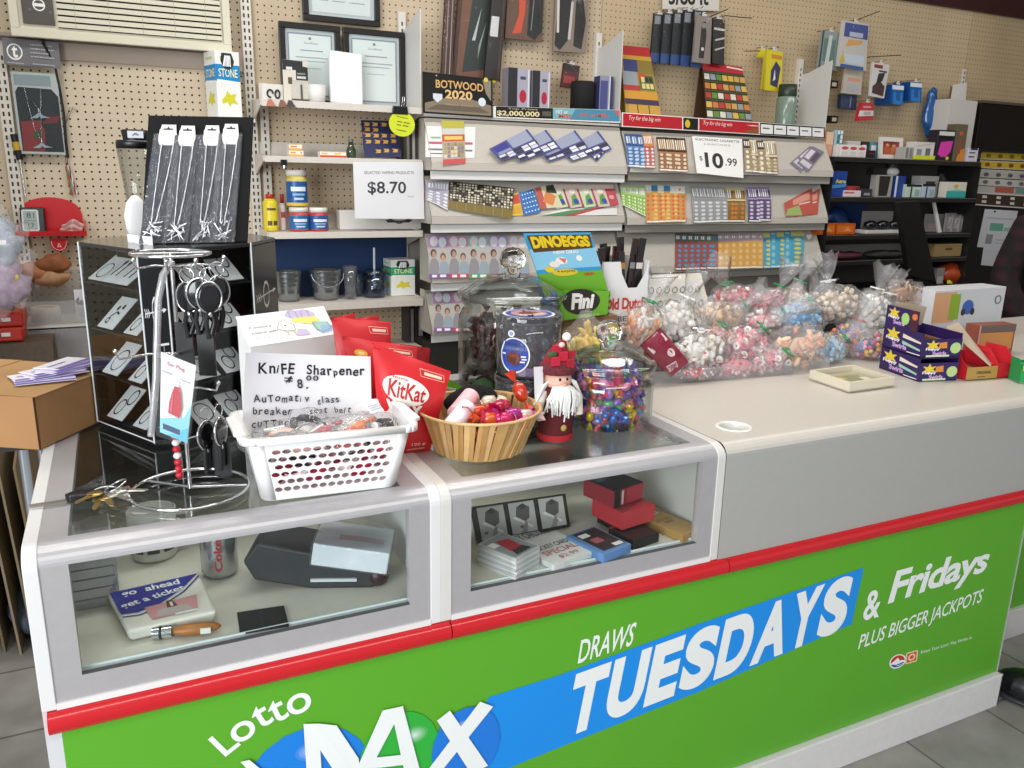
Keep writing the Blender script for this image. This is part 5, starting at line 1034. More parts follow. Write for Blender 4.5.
# ---- grey ticket shelving: two sections of sloped trays
def unit(name, x0, x1, ztops, zbots, label):
    t = thing(name, label, 'ticket shelving', (x0, yB, 0)); w = x1-x0; T = []
    MB().box(0, D-.028-yB, .02, w, D-.026-yB, 1.57, SHD).build('back_sheet', t)
    MB().box(0, yS-yB, 1.568, w, D-.03-yB, 1.577, SHG).build('top_shelf', t)
    for zt, zb in zip(ztops, zbots):
        p = [Vector((0, 0, zb+.03)), Vector((w, 0, zb+.03)), Vector((w, yS-yB, zt-.012)), Vector((0, yS-yB, zt-.012))]
        mb = MB(); mb.slab(p[0], p[1], p[2], p[3], .004, SHG); mb.box(0, yS-yB-.002, zt-.013, w, yS-yB+.004, zt, SHD); tr_ = mb.build('tray', t)
        MB().box(0, -.004, zb, w, .006, zb+.029, M('#cbc3b8', .5)).build('price_lip', tr_, bevel=.001)
        for x in (0, w-.003): MB().prism([(0, zb), (yS-yB+.06, zb), (yS-yB+.06, zt), (yS-yB, zt), (0, zb+.034)], x, x+.003, SHG, 'x').build('tray_side', tr_)
        MB().box(.002, .012, zb-.034, w-.002, .016, zb-.002, RAIL if x0 < 2 else SHD).build('rail', tr_)
        T.append(((Vector((x0, yB, zb+.03)), (p[2]-p[1]).cross(p[1]-p[0]).normalized()*1)))
    MB().box(0, .02, 0, w, D-.03-yB, zbots[-1]-.036, M('#26231f', .7) if x0 < 2 else M('#6f6963', .7)).build('plinth_and_shade', t)  # left unit's base is painted near-black for the shadow under its trays
    return [(q, (n if n.y < 0 else -n)) for q, n in T]
TB = unit('ticket_shelving', 1.274, 2.168, (1.562, 1.345, 1.119, .892), (1.367, 1.162, .930, .720), 'grey sloped ticket shelving between certificates shelf and wider ticket section')
TC_ = unit('ticket_shelving', 2.182, 3.374, (1.550, 1.350, 1.128), (1.376, 1.152, .936), 'wide grey sloped ticket shelving under the red header strips')
def stripsign(name, label, pts, arts, t=.003):
    bl, br, tr, tl = [PY(*q, yS-.004) for q in pts]; o = bl.copy(); mb = MB(); mb.slab(bl-o, br-o, tr-o, tl-o, t, WHITE); mb.art(quadmap(bl-o, br-o, tr-o, tl-o), arts); return tag(mb.build(name, loc=o), label, 'shelf sign')
stripsign('shelf_sign', 'white black and blue lottery prize strip sign along the left ticket section', [(424, 114.7), (620.5, 123), (620.5, 110), (424, 104)], [('r', .34, .1, .63, .98, '#17130f'), ('t', '$2,000,000', .345, .15, .56, .65, '#e9d9a6', dict(bold=.03)), ('t', 'Top Prizes', .4, .72, .55, .9, '#cfc6b0'), ('r', .575, .3, .62, .7, '#5f5a4a'), ('r', .63, .1, .995, .98, '#4d8fae'), ('p', [(.63, .1), (.72, .1), (.75, .98), (.63, .98)], '#7db6c2'), ('t', 'HIT or', .645, .55, .71, .85, '#e8ddd0', dict(bold=.03)), ('t', 'MISS', .66, .18, .73, .52, '#c65244', dict(bold=.03)), ('t', 'HIT or MISS', .77, .35, .93, .68, '#d0694e', dict(bold=.02)), ('p', [(.965, .98), (.995, .98), (.995, .5), (.975, .6)], '#d06a6a')])
RD = '#c01f2b'
stripsign('shelf_sign', 'red header strip sign with white script along the wide ticket section', [(622, 126.6), (824.5, 138.6), (824.5, 127), (622, 112.3)], [('r', 0.004, .06, .27, .94, RD), ('r', .275, .06, .345, .94, '#1c1613'), ('c', .295, .5, .012, '#e0c030', .3), ('r', .35, .06, .645, .94, RD), ('t', 'Try for the big win', .03, .42, .17, .82, '#f4e4e0', dict(shear=.3)), ('t', 'Try for the big win', .37, .42, .51, .82, '#f4e4e0', dict(shear=.3)), ('p', [(.57, .06), (.64, .06), (.64, .5), (.6, .4)], '#8a5a2a'), ('l', [(.6, .72), (.635, .66)], .05, '#f0e0d8'), ('r', .65, .03, 1, .97, '#20201f')]+[('r', .655+.069*i, .12, .718+.069*i, .86, '#f1f0ee') for i in range(5)]+[('r', .665+.069*i, .5, .70+.069*i, .6, '#555') for i in range(5)])
# ---- tickets lying on the sloped trays
def tplane(T): return T[0], T[1]
def ticket(T, quad, art, label, group, lift, name='scratch_ticket', cat='scratch ticket', curl=0.0, base='#ddd'):
    p0, n = T; q = [PN(px, py, p0+n*lift, n) for px, py in quad]; o = q[0].copy(); f0 = quadmap(*[a-o for a in q])
    f = lambda u, v, h=0: f0(u, v, h+curl*math.sin(math.pi*v)*1.0)
    mb = MB(); nv = 6 if curl else 1
    mb.grid(lambda u, v: f(u, v), 1, nv, M(base, .35))
    mb.grid(lambda u, v: f(1-u, v, -.0012), 1, nv, M('#cfcac2', .6))
    mb.art(f, art); return tag(mb.build(name, loc=o), label, cat, group)
def tk_art(seed, top, body, dots, cols=4, rows=4, split=.62):
    r = random.Random(seed); it = [('r', 0, split, 1, 1, top), ('r', 0, 0, 1, split, body)]
    it += [('r', .1+.16*i, split+.08, .2+.16*i, .93, r.choice(['#f4efe0', '#ffffff', dots])) for i in range(5)]
    for i in range(cols):
        for j in range(rows): it.append(('c', (i+.5)/cols, .06+(split-.1)*(j+.5)/rows, .28/cols, dots, .24*(split-.1)/rows*1.4))
    it.append(('r', .05, .01, .95, .045, '#f2f0ea')); return it
def fan(T, quads, arts, bases, label, group, lift0=.004, step=.0016, curl=0.0):
    for i, q in enumerate(quads): ticket(T, q, arts[i % len(arts)], label[i % len(label)] if isinstance(label, list) else label, group, lift0+step*i, curl=curl, base=bases[i % len(bases)])
def row(x0, x1, n, yt0, yt1, yb0, yb1, w, dx=0.0, dxs=0.0):
    out = []
    for i in range(n):
        s = i/max(1, n-1) if n > 1 else 0; a = x0+(x1-x0-w)*s; yt, yb = yt0+(yt1-yt0)*s, yb0+(yb1-yb0)*s
        out.append([(a+dx, yb), (a+w+dx, yb+.3), (a+w, yt+.3), (a, yt)])
    return out
# wide section, top tray
fan(TC_[0], row(624, 650, 3, 134, 135, 167, 168, 14, 3.5), [tk_art(1, '#27508f', '#5b86b8', '#b9d2e8', 2, 5)], ['#3c6aa6'], 'blue silver scratch ticket in the leftmost fan of the wide top tray', 'blue tickets on the wide top tray', curl=.006)
fan(TC_[0], row(642, 653, 1, 134, 135, 168, 168, 10, 3.5), [tk_art(2, '#c78b52', '#c04a3c', '#d9e4ee', 2, 5)], ['#c0553f'], 'orange red scratch ticket at the right of the blue ticket fan', None, .010, curl=.006)
fan(TC_[0], row(656, 685, 3, 137, 138, 171, 172, 12, 3), [tk_art(3, '#3a241a', '#a9764a', '#e6cfa8', 2, 4, .55)], ['#8a5a3a'], 'brown gold scratch ticket in the fan left of the price card', 'brown tickets on the wide top tray', curl=.006)
fan(TC_[0], row(742, 775, 4, 139, 141, 172, 174, 12, 3), [tk_art(4, '#4b3626', '#b9a684', '#f0e6cf', 2, 4, .7), tk_art(5, '#e3d6bb', '#7d6446', '#d9c9a2', 2, 4, .5)], ['#a08a68'], 'tan cream scratch ticket in the fan right of the price card', 'tan tickets on the wide top tray', curl=.006)
for i, (dx, lb) in enumerate(((0, 'tilted violet silver scratch ticket, back one of two at right of wide top tray'), (7, 'tilted violet silver scratch ticket, front one of two at right of wide top tray'))): ticket(TC_[0], [(790+dx, 163), (801+dx, 172), (823+dx*.2, 152), (810+dx*.3, 146)], [('r', 0, 0, 1, 1, '#7d7486'), ('r', .1, .1, .9, .3, '#cfc8d2'), ('r', .1, .4, .45, .85, '#d9d2dc'), ('r', .55, .4, .9, .85, '#554a5e')], lb, None, .005+.003*i)
q = [PN(px, py, TC_[0][0]+TC_[0][1]*.016, TC_[0][1]) for px, py in ((697, 173), (743.5, 178), (742, 139), (692, 136))]; o = q[0].copy(); f_ = quadmap(*[a-o for a in q])
mb = MB(); mb.slab(*[a-o for a in q], .001, M('#f3f2f0', .5)); mb.art(f_, [('t', 'ELECTRONIC CIGARETTE', .06, .89, .94, .95, '#33363c', dict(bold=.01)), ('t', 'E-SUBSTANCE', .22, .78, .75, .83, '#8b8d92'), ('t', '$', .09, .33, .15, .47, '#222'), ('t', '10', .2, .18, .58, .58, '#1e1e20', dict(bold=.03)), ('t', '.99', .62, .27, .87, .47, '#1e1e20', dict(bold=.01))]); tag(mb.build('price_card', loc=o), 'white price card reading 10.99 on the wide top tray', 'price card')
# wide section, middle tray
fan(TC_[1], [[(638-3*i*0+i*0, 219), (646, 222), (646-0, 187), (620+i*5, 186)] if False else [(622+i*6, 205+i*3.0), (630+i*5.2, 209+i*2.6), (630+i*5.2, 186.5), (620+i*6, 186)] for i in range(4)], [tk_art(6, '#a9cc7a', '#8fb84e', '#e4efc8', 2, 4)], ['#94bd58'], 'pale green scratch ticket in the slanted fan at left of wide middle tray', 'green tickets on the wide middle tray')
fan(TC_[1], row(645, 685, 5, 185, 186, 223, 222, 15, 1), [tk_art(7, '#e8e2d4', '#cf9a55', '#e0682e', 3, 6, .8), tk_art(8, '#3c8fc0', '#dba04e', '#e8c070', 2, 7, .85)], ['#d09a54'], 'orange and blue scratch ticket in the upright fan of wide middle tray', 'orange tickets on the wide middle tray')
fan(TC_[1], row(690, 725, 4, 186, 187, 223, 222, 13, 3), [tk_art(9, '#a7a4a0', '#93949a', '#d5d6da', 2, 5)], ['#999'], 'silver grey scratch ticket in the curved fan of wide middle tray', 'grey tickets on the wide middle tray', curl=.008)
fan(TC_[1], row(721, 744, 2, 188, 188, 222, 222, 13, 1), [tk_art(10, '#dccb8c', '#6d5a2a', '#c97b35', 2, 4, .6)], ['#8a6a30'], 'gold brown scratch ticket beside the grey fan of wide middle tray', 'gold tickets on the wide middle tray', curl=.008)
fan(TC_[1], row(746, 769, 2, 187, 187, 222, 221, 13, 2), [tk_art(11, '#a98fc2', '#4a3a5c', '#d0c6dc', 2, 5, .62)], ['#5d4a72'], 'purple scratch ticket in the pair on wide middle tray', 'purple tickets on the wide middle tray', curl=.008)
for i, (dx, lb) in enumerate(((8, 'tilted red and green scratch ticket, back one at right of wide middle tray'), (0, 'tilted red and green scratch ticket, front one at right of wide middle tray'))): ticket(TC_[1], [(786+dx, 217), (813+dx*.6, 214), (812+dx, 188), (784+dx*1.6, 203)], [('r', 0, 0, 1, 1, '#c0564a'), ('p', [(.0, .1), (.6, .0), (.5, .5), (.1, .5)], '#9db56a'), ('r', .3, .6, .9, .9, '#d99a88'), ('l', [(.5, .55), (.9, .5)], .05, '#f0dcd0')], lb, None, .005+.003*i)
# wide section, bottom tray
fan(TC_[2], row(675, 718, 6, 233, 234, 270, 269, 12, 0), [tk_art(12, '#6d6a58', '#9a4a4a', '#3f93b8', 1, 5, .75)], ['#7a4444'], 'dark red and blue scratch ticket in the left row of wide bottom tray', 'dark red tickets on the wide bottom tray')
fan(TC_[2], row(717, 763, 6, 233.5, 233, 269, 268, 12, 0), [tk_art(13, '#b9a8b4', '#d9a456', '#e8bf78', 2, 4, .78)], ['#d8a050'], 'orange scratch ticket in the middle row of wide bottom tray', 'orange tickets on the wide bottom tray')
fan(TC_[2], row(763, 804, 5, 232.5, 231, 268, 266, 13, 0), [tk_art(14, '#d8cf7a', '#4fa6c4', '#d9d27a', 1, 6, .86), tk_art(15, '#4aa3c8', '#56aacb', '#8fcadd', 2, 4, .9)], ['#4fa6c4'], 'blue and yellow scratch ticket in the right row of wide bottom tray', 'blue tickets on the wide bottom tray')
ticket(TC_[2], [(805.5, 241), (812, 241), (812.5, 233), (806, 233)], [('c', .3, .6, .22, '#f7f5f2'), ('c', .7, .6, .22, '#f7f5f2'), ('p', [(.1, .55), (.5, .1), (.9, .55)], '#f7f5f2')], 'small white heart sticker at right of wide bottom tray', None, .002, 'heart_sticker', 'sticker', base='#b8b2aa')
# left section, top tray
q = [(425.5, 157), (474.5, 158), (475.5, 127), (425.5, 126)]; ticket(TB[0], q, [('r', .1, .6, .3, .66, '#7fb48a'), ('r', .05, .42, .4, .5, '#c05a6c'), ('r', .75, .42, .95, .5, '#c05a6c'), ('r', .05, .22, .35, .28, '#777'), ('r', .8, .2, .95, .26, '#777'), ('r', .1, .1, .4, .13, '#555')], 'white handwritten note under the yellow red ticket on left top tray', None, .002, 'handwritten_note', 'note', base='#e8e6e4')
ticket(TB[0], [(443, 165), (465.5, 163.5), (464, 121), (441.5, 120.5)], [('r', 0, .82, 1, 1, '#b7b03a'), ('r', 0, .68, 1, .82, '#c9c9c0'), ('r', 0, .52, 1, .68, '#c4502c'), ('r', .1, .56, .9, .64, '#e0c060'), ('r', 0, .1, 1, .52, '#b9a99c'), ('c', .5, .3, .2, '#c9b03c', .1), ('r', 0, 0, 1, .12, '#c04a4a')]+rects(6, 4, ['#8d7f78', '#d6cbc0', '#a99a5a'], .05, .14, .95, .5), 'yellow and red scratch ticket over the white note on left top tray', None, .005)
for i, x in enumerate((489, 508, 537, 560, 585)):
    q = [(x, 149+i*.6), (x+12, 161.5), (x+(52 if i < 4 else 22), 147+i*.8), (x+(38 if i < 4 else 12), 129+i*.6)]
    ticket(TB[0], q, [('r', 0, 0, 1, 1, '#454a8c'), ('r', .0, .45, .55, .95, '#9aa0b8'), ('r', .08, .08, .4, .4, '#30358a'), ('r', .45, .08, .6, .4, '#8d93b4'), ('r', .62, 0, .78, 1, '#232238')]+rects(2, 5, ['#e9e9ee', '#d5d6de', '#2c2c44'], .63, .03, .95, .97, .08), 'blue silver scratch ticket in the slanted fan on left top tray' if i else 'blue silver ticket in glossy wrapper at left of the slanted fan', 'blue tickets on the left top tray' if i else None, .004+.0035*(5-i))
# left section, second tray
for i in range(2): ticket(TB[1], [(426+i*9, 200+i*4), (441+i*7, 207+i*4), (449+i*2, 182), (426+i*7, 181.5)], tk_art(16+i, '#b9b4cc', '#a9a5b8', '#e6e4ec', 2, 4), 'lilac grey scratch ticket at left end of left second tray', 'lilac tickets on the left second tray', .004+.002*i, base='#aaa6ba')
for i in range(7):
    x = 449+i*9; ticket(TB[1], [(x-1, 208+i*1.5), (x+9, 211+i*1.4), (x+11, 182+i*1.0), (x, 181.5+i*.9)], [('r', 0, 0, 1, 1, '#3a3228'), ('r', 0, 0, 1, .3, '#7d6a2c')]+rects(3, 8, ['#cfc6ae', '#8d8468', '#2a241c', '#e3dcc8'], .1, .3, .95, .97, .15), 'dark scratch ticket with pale speckles in the fan on left second tray', 'dark speckled tickets on the left second tray', .008+.0018*i)
SP = [[('r', 0, 0, 1, 1, '#e0b93a'), ('r', .1, .55, .8, .95, '#d0452c'), ('r', .1, .1, .8, .45, '#d9a22c'), ('r', .82, 0, 1, 1, '#2d62b0')], [('r', 0, 0, 1, 1, '#2f6fb5')]+[('c', .12+.19*i, .12+.19*j, .05, '#d9e8f4', .03) for i in range(5) for j in range(5)], [('r', 0, 0, 1, 1, '#d8cfa8'), ('r', 0, 0, .3, 1, '#b9564a'), ('p', [(.2, .3), (.6, .1), (.9, .5), (.5, .8)], '#d9824a'), ('p', [(.5, .7), (1, .6), (1, 1), (.6, 1)], '#33402f')]]
for i, (q, a, lb) in enumerate((([(511, 216), (526, 215.5), (521, 192), (508, 196)], 0, 'yellow and red scratch ticket on left second tray'), ([(525, 215.5), (541, 212), (533, 189), (520, 193)], 1, 'blue dotted scratch ticket on left second tray'), ([(540, 209), (563, 207), (553, 184.5), (535, 188)], 2, 'orange and cream picture scratch ticket on left second tray'))): ticket(TB[1], q, SP[a], lb, None, .006+.003*i)
for i in range(4):
    x = 553+i*14; ticket(TB[1], [(x+4, 209-i*.6), (x+24, 205), (x+18, 184.5), (x-4, 184.5)], [('r', 0, 0, 1, 1, ('#c9d6b4', '#d3bdb4')[i % 2]), ('r', .55, 0, 1, .8, '#b84450'), ('p', [(.1, .1), (.5, .1), (.4, .6), (.2, .5)], '#5f9a4a'), ('c', .35, .25, .12, '#34489a', .12), ('c', .75, .4, .12, '#d99', .1), ('r', 0, .85, 1, 1, '#e0c8c0'), ('c', .3, .7, .14, '#efe6d8', .1)], 'red green and white scratch ticket in the right fan of left second tray', 'festive tickets on the left second tray', .010+.002*i)
ticket(TB[1], [(539, 216), (617, 215), (617, 206), (560, 209.5)], [('r', 0, 0, 1, 1, '#e4e0dc'), ('p', [(0, 0), (.35, .0), (.6, .9), (.25, .75)], '#3f8a4a'), ('p', [(.3, 0), (.45, 0), (.85, 1), (.6, .9)], '#b8404a')], 'green and red ticket edges lying along left second tray', None, .004)
# left section, third and bottom trays: picture tickets
def pic(seed, c1, c2): return [('r', 0, 0, 1, 1, '#b7b2ad'), ('r', 0, .70, 1, 1, c1), ('c', .28, .86, .2, '#ece4ea', .12), ('c', .70, .84, .2, '#e6edf2', .12), ('p', [(0, .1), (.52, .1), (.5, .36), (.36, .46), (.14, .46), (.02, .3)], '#8d8a90'), ('c', .25, .58, .15, '#4a3a36', .1), ('c', .27, .55, .10, '#b08a76', .08), ('p', [(.45, .1), (1, .1), (1, .3), (.84, .4), (.6, .38)], '#93a2ae'), ('c', .72, .50, .14, '#6b5140', .09), ('c', .72, .47, .09, '#c09a80', .07), ('r', 0, 0, 1, .10, c2), ('r', .15, .02, .4, .08, '#f1eef0'), ('r', .55, .02, .85, .08, '#f1eef0')]
PC = [('#b893c0', '#8a4a9c'), ('#d0a0b4', '#c03c5a'), ('#a8c0b0', '#4fa060'), ('#b9a3cc', '#c0405a'), ('#d3c3b8', '#8a4a9c'), ('#b3c4d8', '#c03c5a')]
for i in range(5): ticket(TB[2], [(429+i*20, 278.5), (449+i*20, 278), (448+i*20, 235.5), (428+i*20, 235.5)], pic(i, *PC[i]), '%s picture ticket, %s in the row on left third tray' % (('lilac topped', 'pink topped', 'green topped', 'violet topped', 'cream topped')[i], ('first', 'second', 'third', 'fourth', 'fifth')[i]), 'picture tickets on the left third tray', .004+.001*i)
for i in range(2): ticket(TB[3], [(434+i*19, 332), (453+i*19, 331.5), (452+i*19, 291.5), (433+i*19, 291.5)], pic(7+i, *PC[i]), ('lilac topped picture ticket at left of left bottom tray', 'pink topped picture ticket second on left bottom tray')[i], None, .004+.001*i)
# ================================================================== things on the pale shelves
def framed(px, y, label, art, rx=0.0):
    bl, br, tr, tl = [PY(a, b, y) for a, b in px]; w = (br-bl).length; h = (tl-bl).length; t = thing('framed_certificate', label, 'framed certificate', bl, 0, 'framed certificates on the pegboard', (R(rx), 0, 0)); b = .022
    BK = M('#15120f', .35); mb = MB()
    for a in ((0, 0, w, b), (0, h-b, w, h), (0, b, b, h-b), (w-b, b, w, h-b)): mb.box(a[0], -.008, a[1], a[2], .010, a[3], BK)
    fr_ = mb.build('frame', t, bevel=.002); MB().box(b, .002, b, w-b, .006, h-b, M('#d9d9dc', .4)).art(quadmap((b, .002, b), (w-b, .002, b), (w-b, .002, h-b), (b, .002, h-b)), art).build('certificate', t)
    MB().box(b, -.002, b, w-b, -.001, h-b, PANE()).build('glass', fr_); return t
random.seed(4)
cert = lambda: [('r', .03, .03, .97, .97, '#c9cad0'), ('r', .05, .05, .95, .95, '#8f93a8'), ('r', .075, .07, .925, .93, '#f0eff0'), ('t', 'Certificate', .38, .80, .66, .83, '#6b6b72'), ('r', .3, .70, .76, .715, '#9a9aa0'), ('r', .2, .6, .86, .615, '#a9a9b0'), ('r', .25, .55, .8, .562, '#a9a9b0'), ('r', .35, .45, .7, .46, '#b5b5bb'), ('c', .5, .88, .03, '#8a8a94', .02)]
framed([(282, 104), (342, 110), (342, 30), (274.5, 20.5)], D-.05, 'left black framed certificate standing behind the white router', cert())
framed([(345, 110), (405, 116), (404, 33), (344, 27)], D-.045, 'right black framed certificate standing behind the white router', cert())
framed([(303, 20), (380, 30.5), (380, -62), (303, -72)], D-.025, 'upper black framed certificate hung above the other two', [('r', .03, .03, .97, .97, '#c9cad0'), ('r', .06, .05, .94, .95, '#eceaec'), ('r', .12, .2, .3, .21, '#99a'), ('r', .36, .2, .55, .21, '#99a'), ('r', .62, .2, .85, .21, '#99a'), ('r', .15, .26, .28, .265, '#889'), ('c', .5, .28, .05, '#b5b5bd', .03)])
zA = [a for a, b in AZ]
def std(px0, py0, px1, py1, y, zb=None):
    cx_, bz, w, h = wall_fit(px0, py0, px1, py1, y); return cx_, (bz if zb is None else zb+.0008), w, h
# white router
x, z, w, h = std(328, 50, 364, 100, D-.13, zA[0]); h = PY(346, 50, D-.13).z-z
t = thing('router', 'white upright wifi router leaning on the right framed certificate', 'router', (x, D-.13, z), 0, None, (R(-8), R(3), 0)); MB().box(-w*.46, 0, .004, w*.46, .022, h, M('#f0eff0', .35)).build('casing', t, bevel=.008, seg=3); MB().box(-w*.3, -.004, 0, w*.3, .03, .006, M('#d8d8da', .4)).build('foot', t); 
x, z, w, h = std(307, 87, 326, 99, D-.15, zA[0]); tag(MB().lathe([(0, 0), (w*.42, 0), (w*.5, .07*.9), (w*.46, .07*.9), (w*.4, .004), (0, .004)], 24, M('#e4e2df', .4)).build('plastic_cup', loc=(x, D-.15, z)), 'small white plastic cup left of the router', 'cup')
# tool blister, trimmer packet
x, z, w, h = std(283, 60, 308, 98, D-.16, zA[0]); h = PY(295, 60, D-.16).z-z; t = thing('blister_pack', 'blister pack with black header card in front of left certificate', 'blister pack', (x, D-.16, z)); f_ = quadmap((-w/2, 0, 0), (w/2, 0, 0), (w/2, 0, h), (-w/2, 0, h))
mb = MB(); mb.box(-w/2, 0, 0, w/2, .002, h, M('#d8cfc2', .5)); mb.art(f_, [('p', [(.0, .75), (.0, 1), (.8, .98), (.8, .86), (1, .84), (1, .52), (.52, .52), (.52, .76)], '#232524'), ('r', .14, .76, .38, .83, '#dcdcd8'), ('r', .56, .56, .92, .62, '#c9c9c2'), ('r', .56, .66, .9, .7, '#8a8a84'), ('r', .2, .42, .36, .58, '#5b4a3e'), ('r', .3, .03, 1, .07, '#2e241d'), ('r', .68, .08, .74, .42, '#4a3a30')]); mb.build('card', t); MB().cyl((w*.22, -.004, .006), (w*.22, -.004, h*.42), .003, .002, 8, M('#4a3b30', .4)).box(-w*.1, -.006, .003, w*.5, 0, .007, M('#33291f', .5)).build('tool', t); MB().box(-w*.2, -.014, 0, w/2, -.001, h*.5, BLIS()).build('blister', t)
x, z, w, h = std(262, 84, 283, 98, D-.15, zA[0]); h = PY(272, 84, D-.15).z-z; t = thing('earphone_packet', 'white packet with black coiled earphones at left end of top pale shelf', 'packet', (x, D-.15, z)); MB().box(-w/2, 0, 0, w/2, .004, h, M('#ddd9d2', .5)).build('card', t)
MB().tube([(-.01+.010*math.cos(a), -.004, h*.42+.013*math.sin(a)) for a in [6.2832*i/20 for i in range(17)]], .003, 6, BLK).tube([(.016+.008*math.cos(a), -.005, h*.4+.014*math.sin(a)) for a in [6.2832*i/20 for i in range(20)]], .003, 6, BLK, closed=True).build('earphones', t)
for i, (c, nm) in enumerate((('#c07a5e', 'pale copper'), ('#8c5f50', 'brown'), ('#4b4340', 'dark grey'))):
    xx = (PY(266, 104, yS).x, PY(278, 104, yS).x, PY(286, 104, yS).x)[i]; tag(MB().prism([(0, 0), (.034, 0), (.018, .023), (.008, .023)], -.0065, -.0045, M(c, .5), 'y').build('shelf_tag', loc=(xx, yS, AZ[0][1]+.001)), '%s triangular tag on front lip of top pale shelf' % nm, 'tag', 'triangular tags on the shelf lip')
# second shelf: small boxes, dispenser, blue bagged rack
for i, (px0, py0, px1, py1, dz, lb) in enumerate(((289, 147, 300, 153, 0, 'small white orange medicine box, left of bottom pair'), (300, 147.5, 303.5, 155, 0, 'tiny cream box at right of the white orange medicine boxes'), (289, 141, 302, 147, .022, 'small white orange medicine box stacked on top of another'), (320, 148, 333, 155, 0, 'small white box with red and yellow stripe, left of two'), (333, 148, 346, 155, 0, 'small white box with red and yellow stripe, right of two'))):
    x, z, w, h = std(px0, py0, px1, py1, D-.17, zA[1]); mb = MB(); h = .021; mb.box(-w/2, 0, 0, w/2, .04, h, M('#efe9dd', .5)); mb.art(quadmap((-w/2, 0, 0), (w/2, 0, 0), (w/2, 0, h), (-w/2, 0, h)), [('r', 0, 0, 1, .35, '#e7b04c' if i < 3 else '#cf4a38'), ('r', .1, .5, .6, .75, '#d98a5a' if i < 3 else '#e0c23c'), ('r', 0, .9, 1, 1, '#e8d8a0')]); tag(mb.build('medicine_box', loc=(x, D-.17, z+dz), bevel=.0008), lb, 'box', 'small boxes on the second pale shelf')
x, z, w, h = std(346, 136, 356, 155, D-.12, zA[1]); t = thing('glass_bottle', 'small clear bottle left of the dark blue patch card', 'bottle', (x, D-.12, z)); MB().lathe([(0, 0), (.018, 0), (.019, .03), (.012, .045), (.009, .06), (0, .06)], 18, clear('green_glass', '#a8bba4', .1, .05)).build('bottle_body', t); MB().cyl((0, 0, .06), (0, 0, .072), .010, .010, 14, M('#6a6a66', .4)).build('cap', t)
bl, br, tr, tl = PY(364.5, 157, D-.20), PY(401.5, 157, D-.20), PY(398, 121, D-.13), PY(361, 120, D-.13); o = bl.copy()
t = thing('patch_card', 'dark blue card covered with rows of gold patches under yellow note', 'display card', o); mb = MB(); mb.slab(bl-o, br-o, tr-o, tl-o, .003, M('#20244f', .6)); f_ = quadmap(bl-o, br-o, tr-o, tl-o)
mb.art(f_, [('p', [(a+.0, b), (a+.14, b), (a+.16, b+.09), (a+.0, b+.10), (a+.04, b+.05)], '#c69a4a') for a, b in ((.06, .84), (.28, .84), (.52, .84), (.06, .70), (.28, .69), (.06, .54), (.28, .53), (.5, .53), (.74, .53), (.06, .36), (.3, .36), (.52, .36), (.74, .38), (.3, .10), (.52, .12), (.76, .12))]+[('r', .0, .6, .06, .66, '#a03a3a'), ('r', .24, .6, .28, .66, '#a03a3a'), ('r', .47, .44, .5, .5, '#a03a3a')], h0=.0006); mb.build('card', t)
c = PY(402, 124, yS-.012); o = tag(MB().disc((0, 0, 0), .052, 28, M('#d5e02c', .5), (0, -1, 0), .046).art(lambda u, v, h=0: Vector(((u-.5)*.1, -h, (v-.5)*.09)), [('r', .25, .75, .7, .78, '#5f6f2a'), ('r', .3, .55, .5, .59, '#4f5f2a'), ('r', .56, .56, .8, .6, '#4f5f2a'), ('r', .3, .42, .46, .46, '#4f5f2a'), ('r', .55, .43, .76, .47, '#4f5f2a'), ('r', .3, .22, .7, .25, '#5f6f2a')]).build('hanging_note', loc=c, rot=(0, R(8), 0)), 'round fluorescent yellow handwritten note clipped to top pale shelf', 'note')
c = PY(400, 110, yS-.01); t = thing('binder_clip', 'black binder clip holding round yellow note on top pale shelf', 'clip', c); MB().prism([(-.032, -.016), (.032, -.016), (.028, .014), (-.028, .014)], -.006, .004, BLK, 'y').build('clip_body', t, bevel=.002); MB().tube([(.006, -.004, .014), (.010, -.006, .05), (.018, -.004, .05), (.014, -.004, .014)], .0014, 6, CHR).build('clip_handle', t)
c = PY(284, 163, yS-.006); tag(MB().box(-.012, -.004, -.012, .010, .004, .012, BLK).cyl((0, -.004, -.018), (0, -.004, -.008), .007, .007, 10, CHR).build('shelf_clip', loc=c, bevel=.001), 'small black clip under the front lip of second pale shelf', 'clip')
for i in range(6):
    x = PY(404+2.8*i, 140, D-.12).x; tag(MB().box(-.0055, 0, 0, .0055, .10, .12+.01*(i % 3), M(('#4b4540', '#8d8880', '#2f2b28', '#b9b3aa')[i % 4], .5)).build('booklet', loc=(x, D-.135, zA[1]+.0008)), 'thin dark upright booklet at right end of second pale shelf', 'booklet', 'booklets at right end of the second pale shelf')
# 8.70 sign hung from second shelf
bl, br, tr, tl = [PY(*q, yS-.012) for q in ((355, 218.5), (424.5, 219), (423, 162), (353, 162))]; o = bl.copy(); mb = MB(); mb.slab(bl-o, br-o, tr-o, tl-o, .001, M('#eeedf0', .5)); mb.art(quadmap(bl-o, br-o, tr-o, tl-o), [('t', 'SELECTED VAPING PRODUCTS', .15, .79, .86, .84, '#77787e', dict(bold=.01)), ('t', '$8.70', .19, .42, .74, .66, '#3d3e42', dict(bold=.015)), ('t', 'PLUS', .76, .385, .85, .41, '#8a8b90')]); tag(mb.build('hanging_sign', loc=o), 'white price sign reading 8.70 hanging from second pale shelf', 'price card')
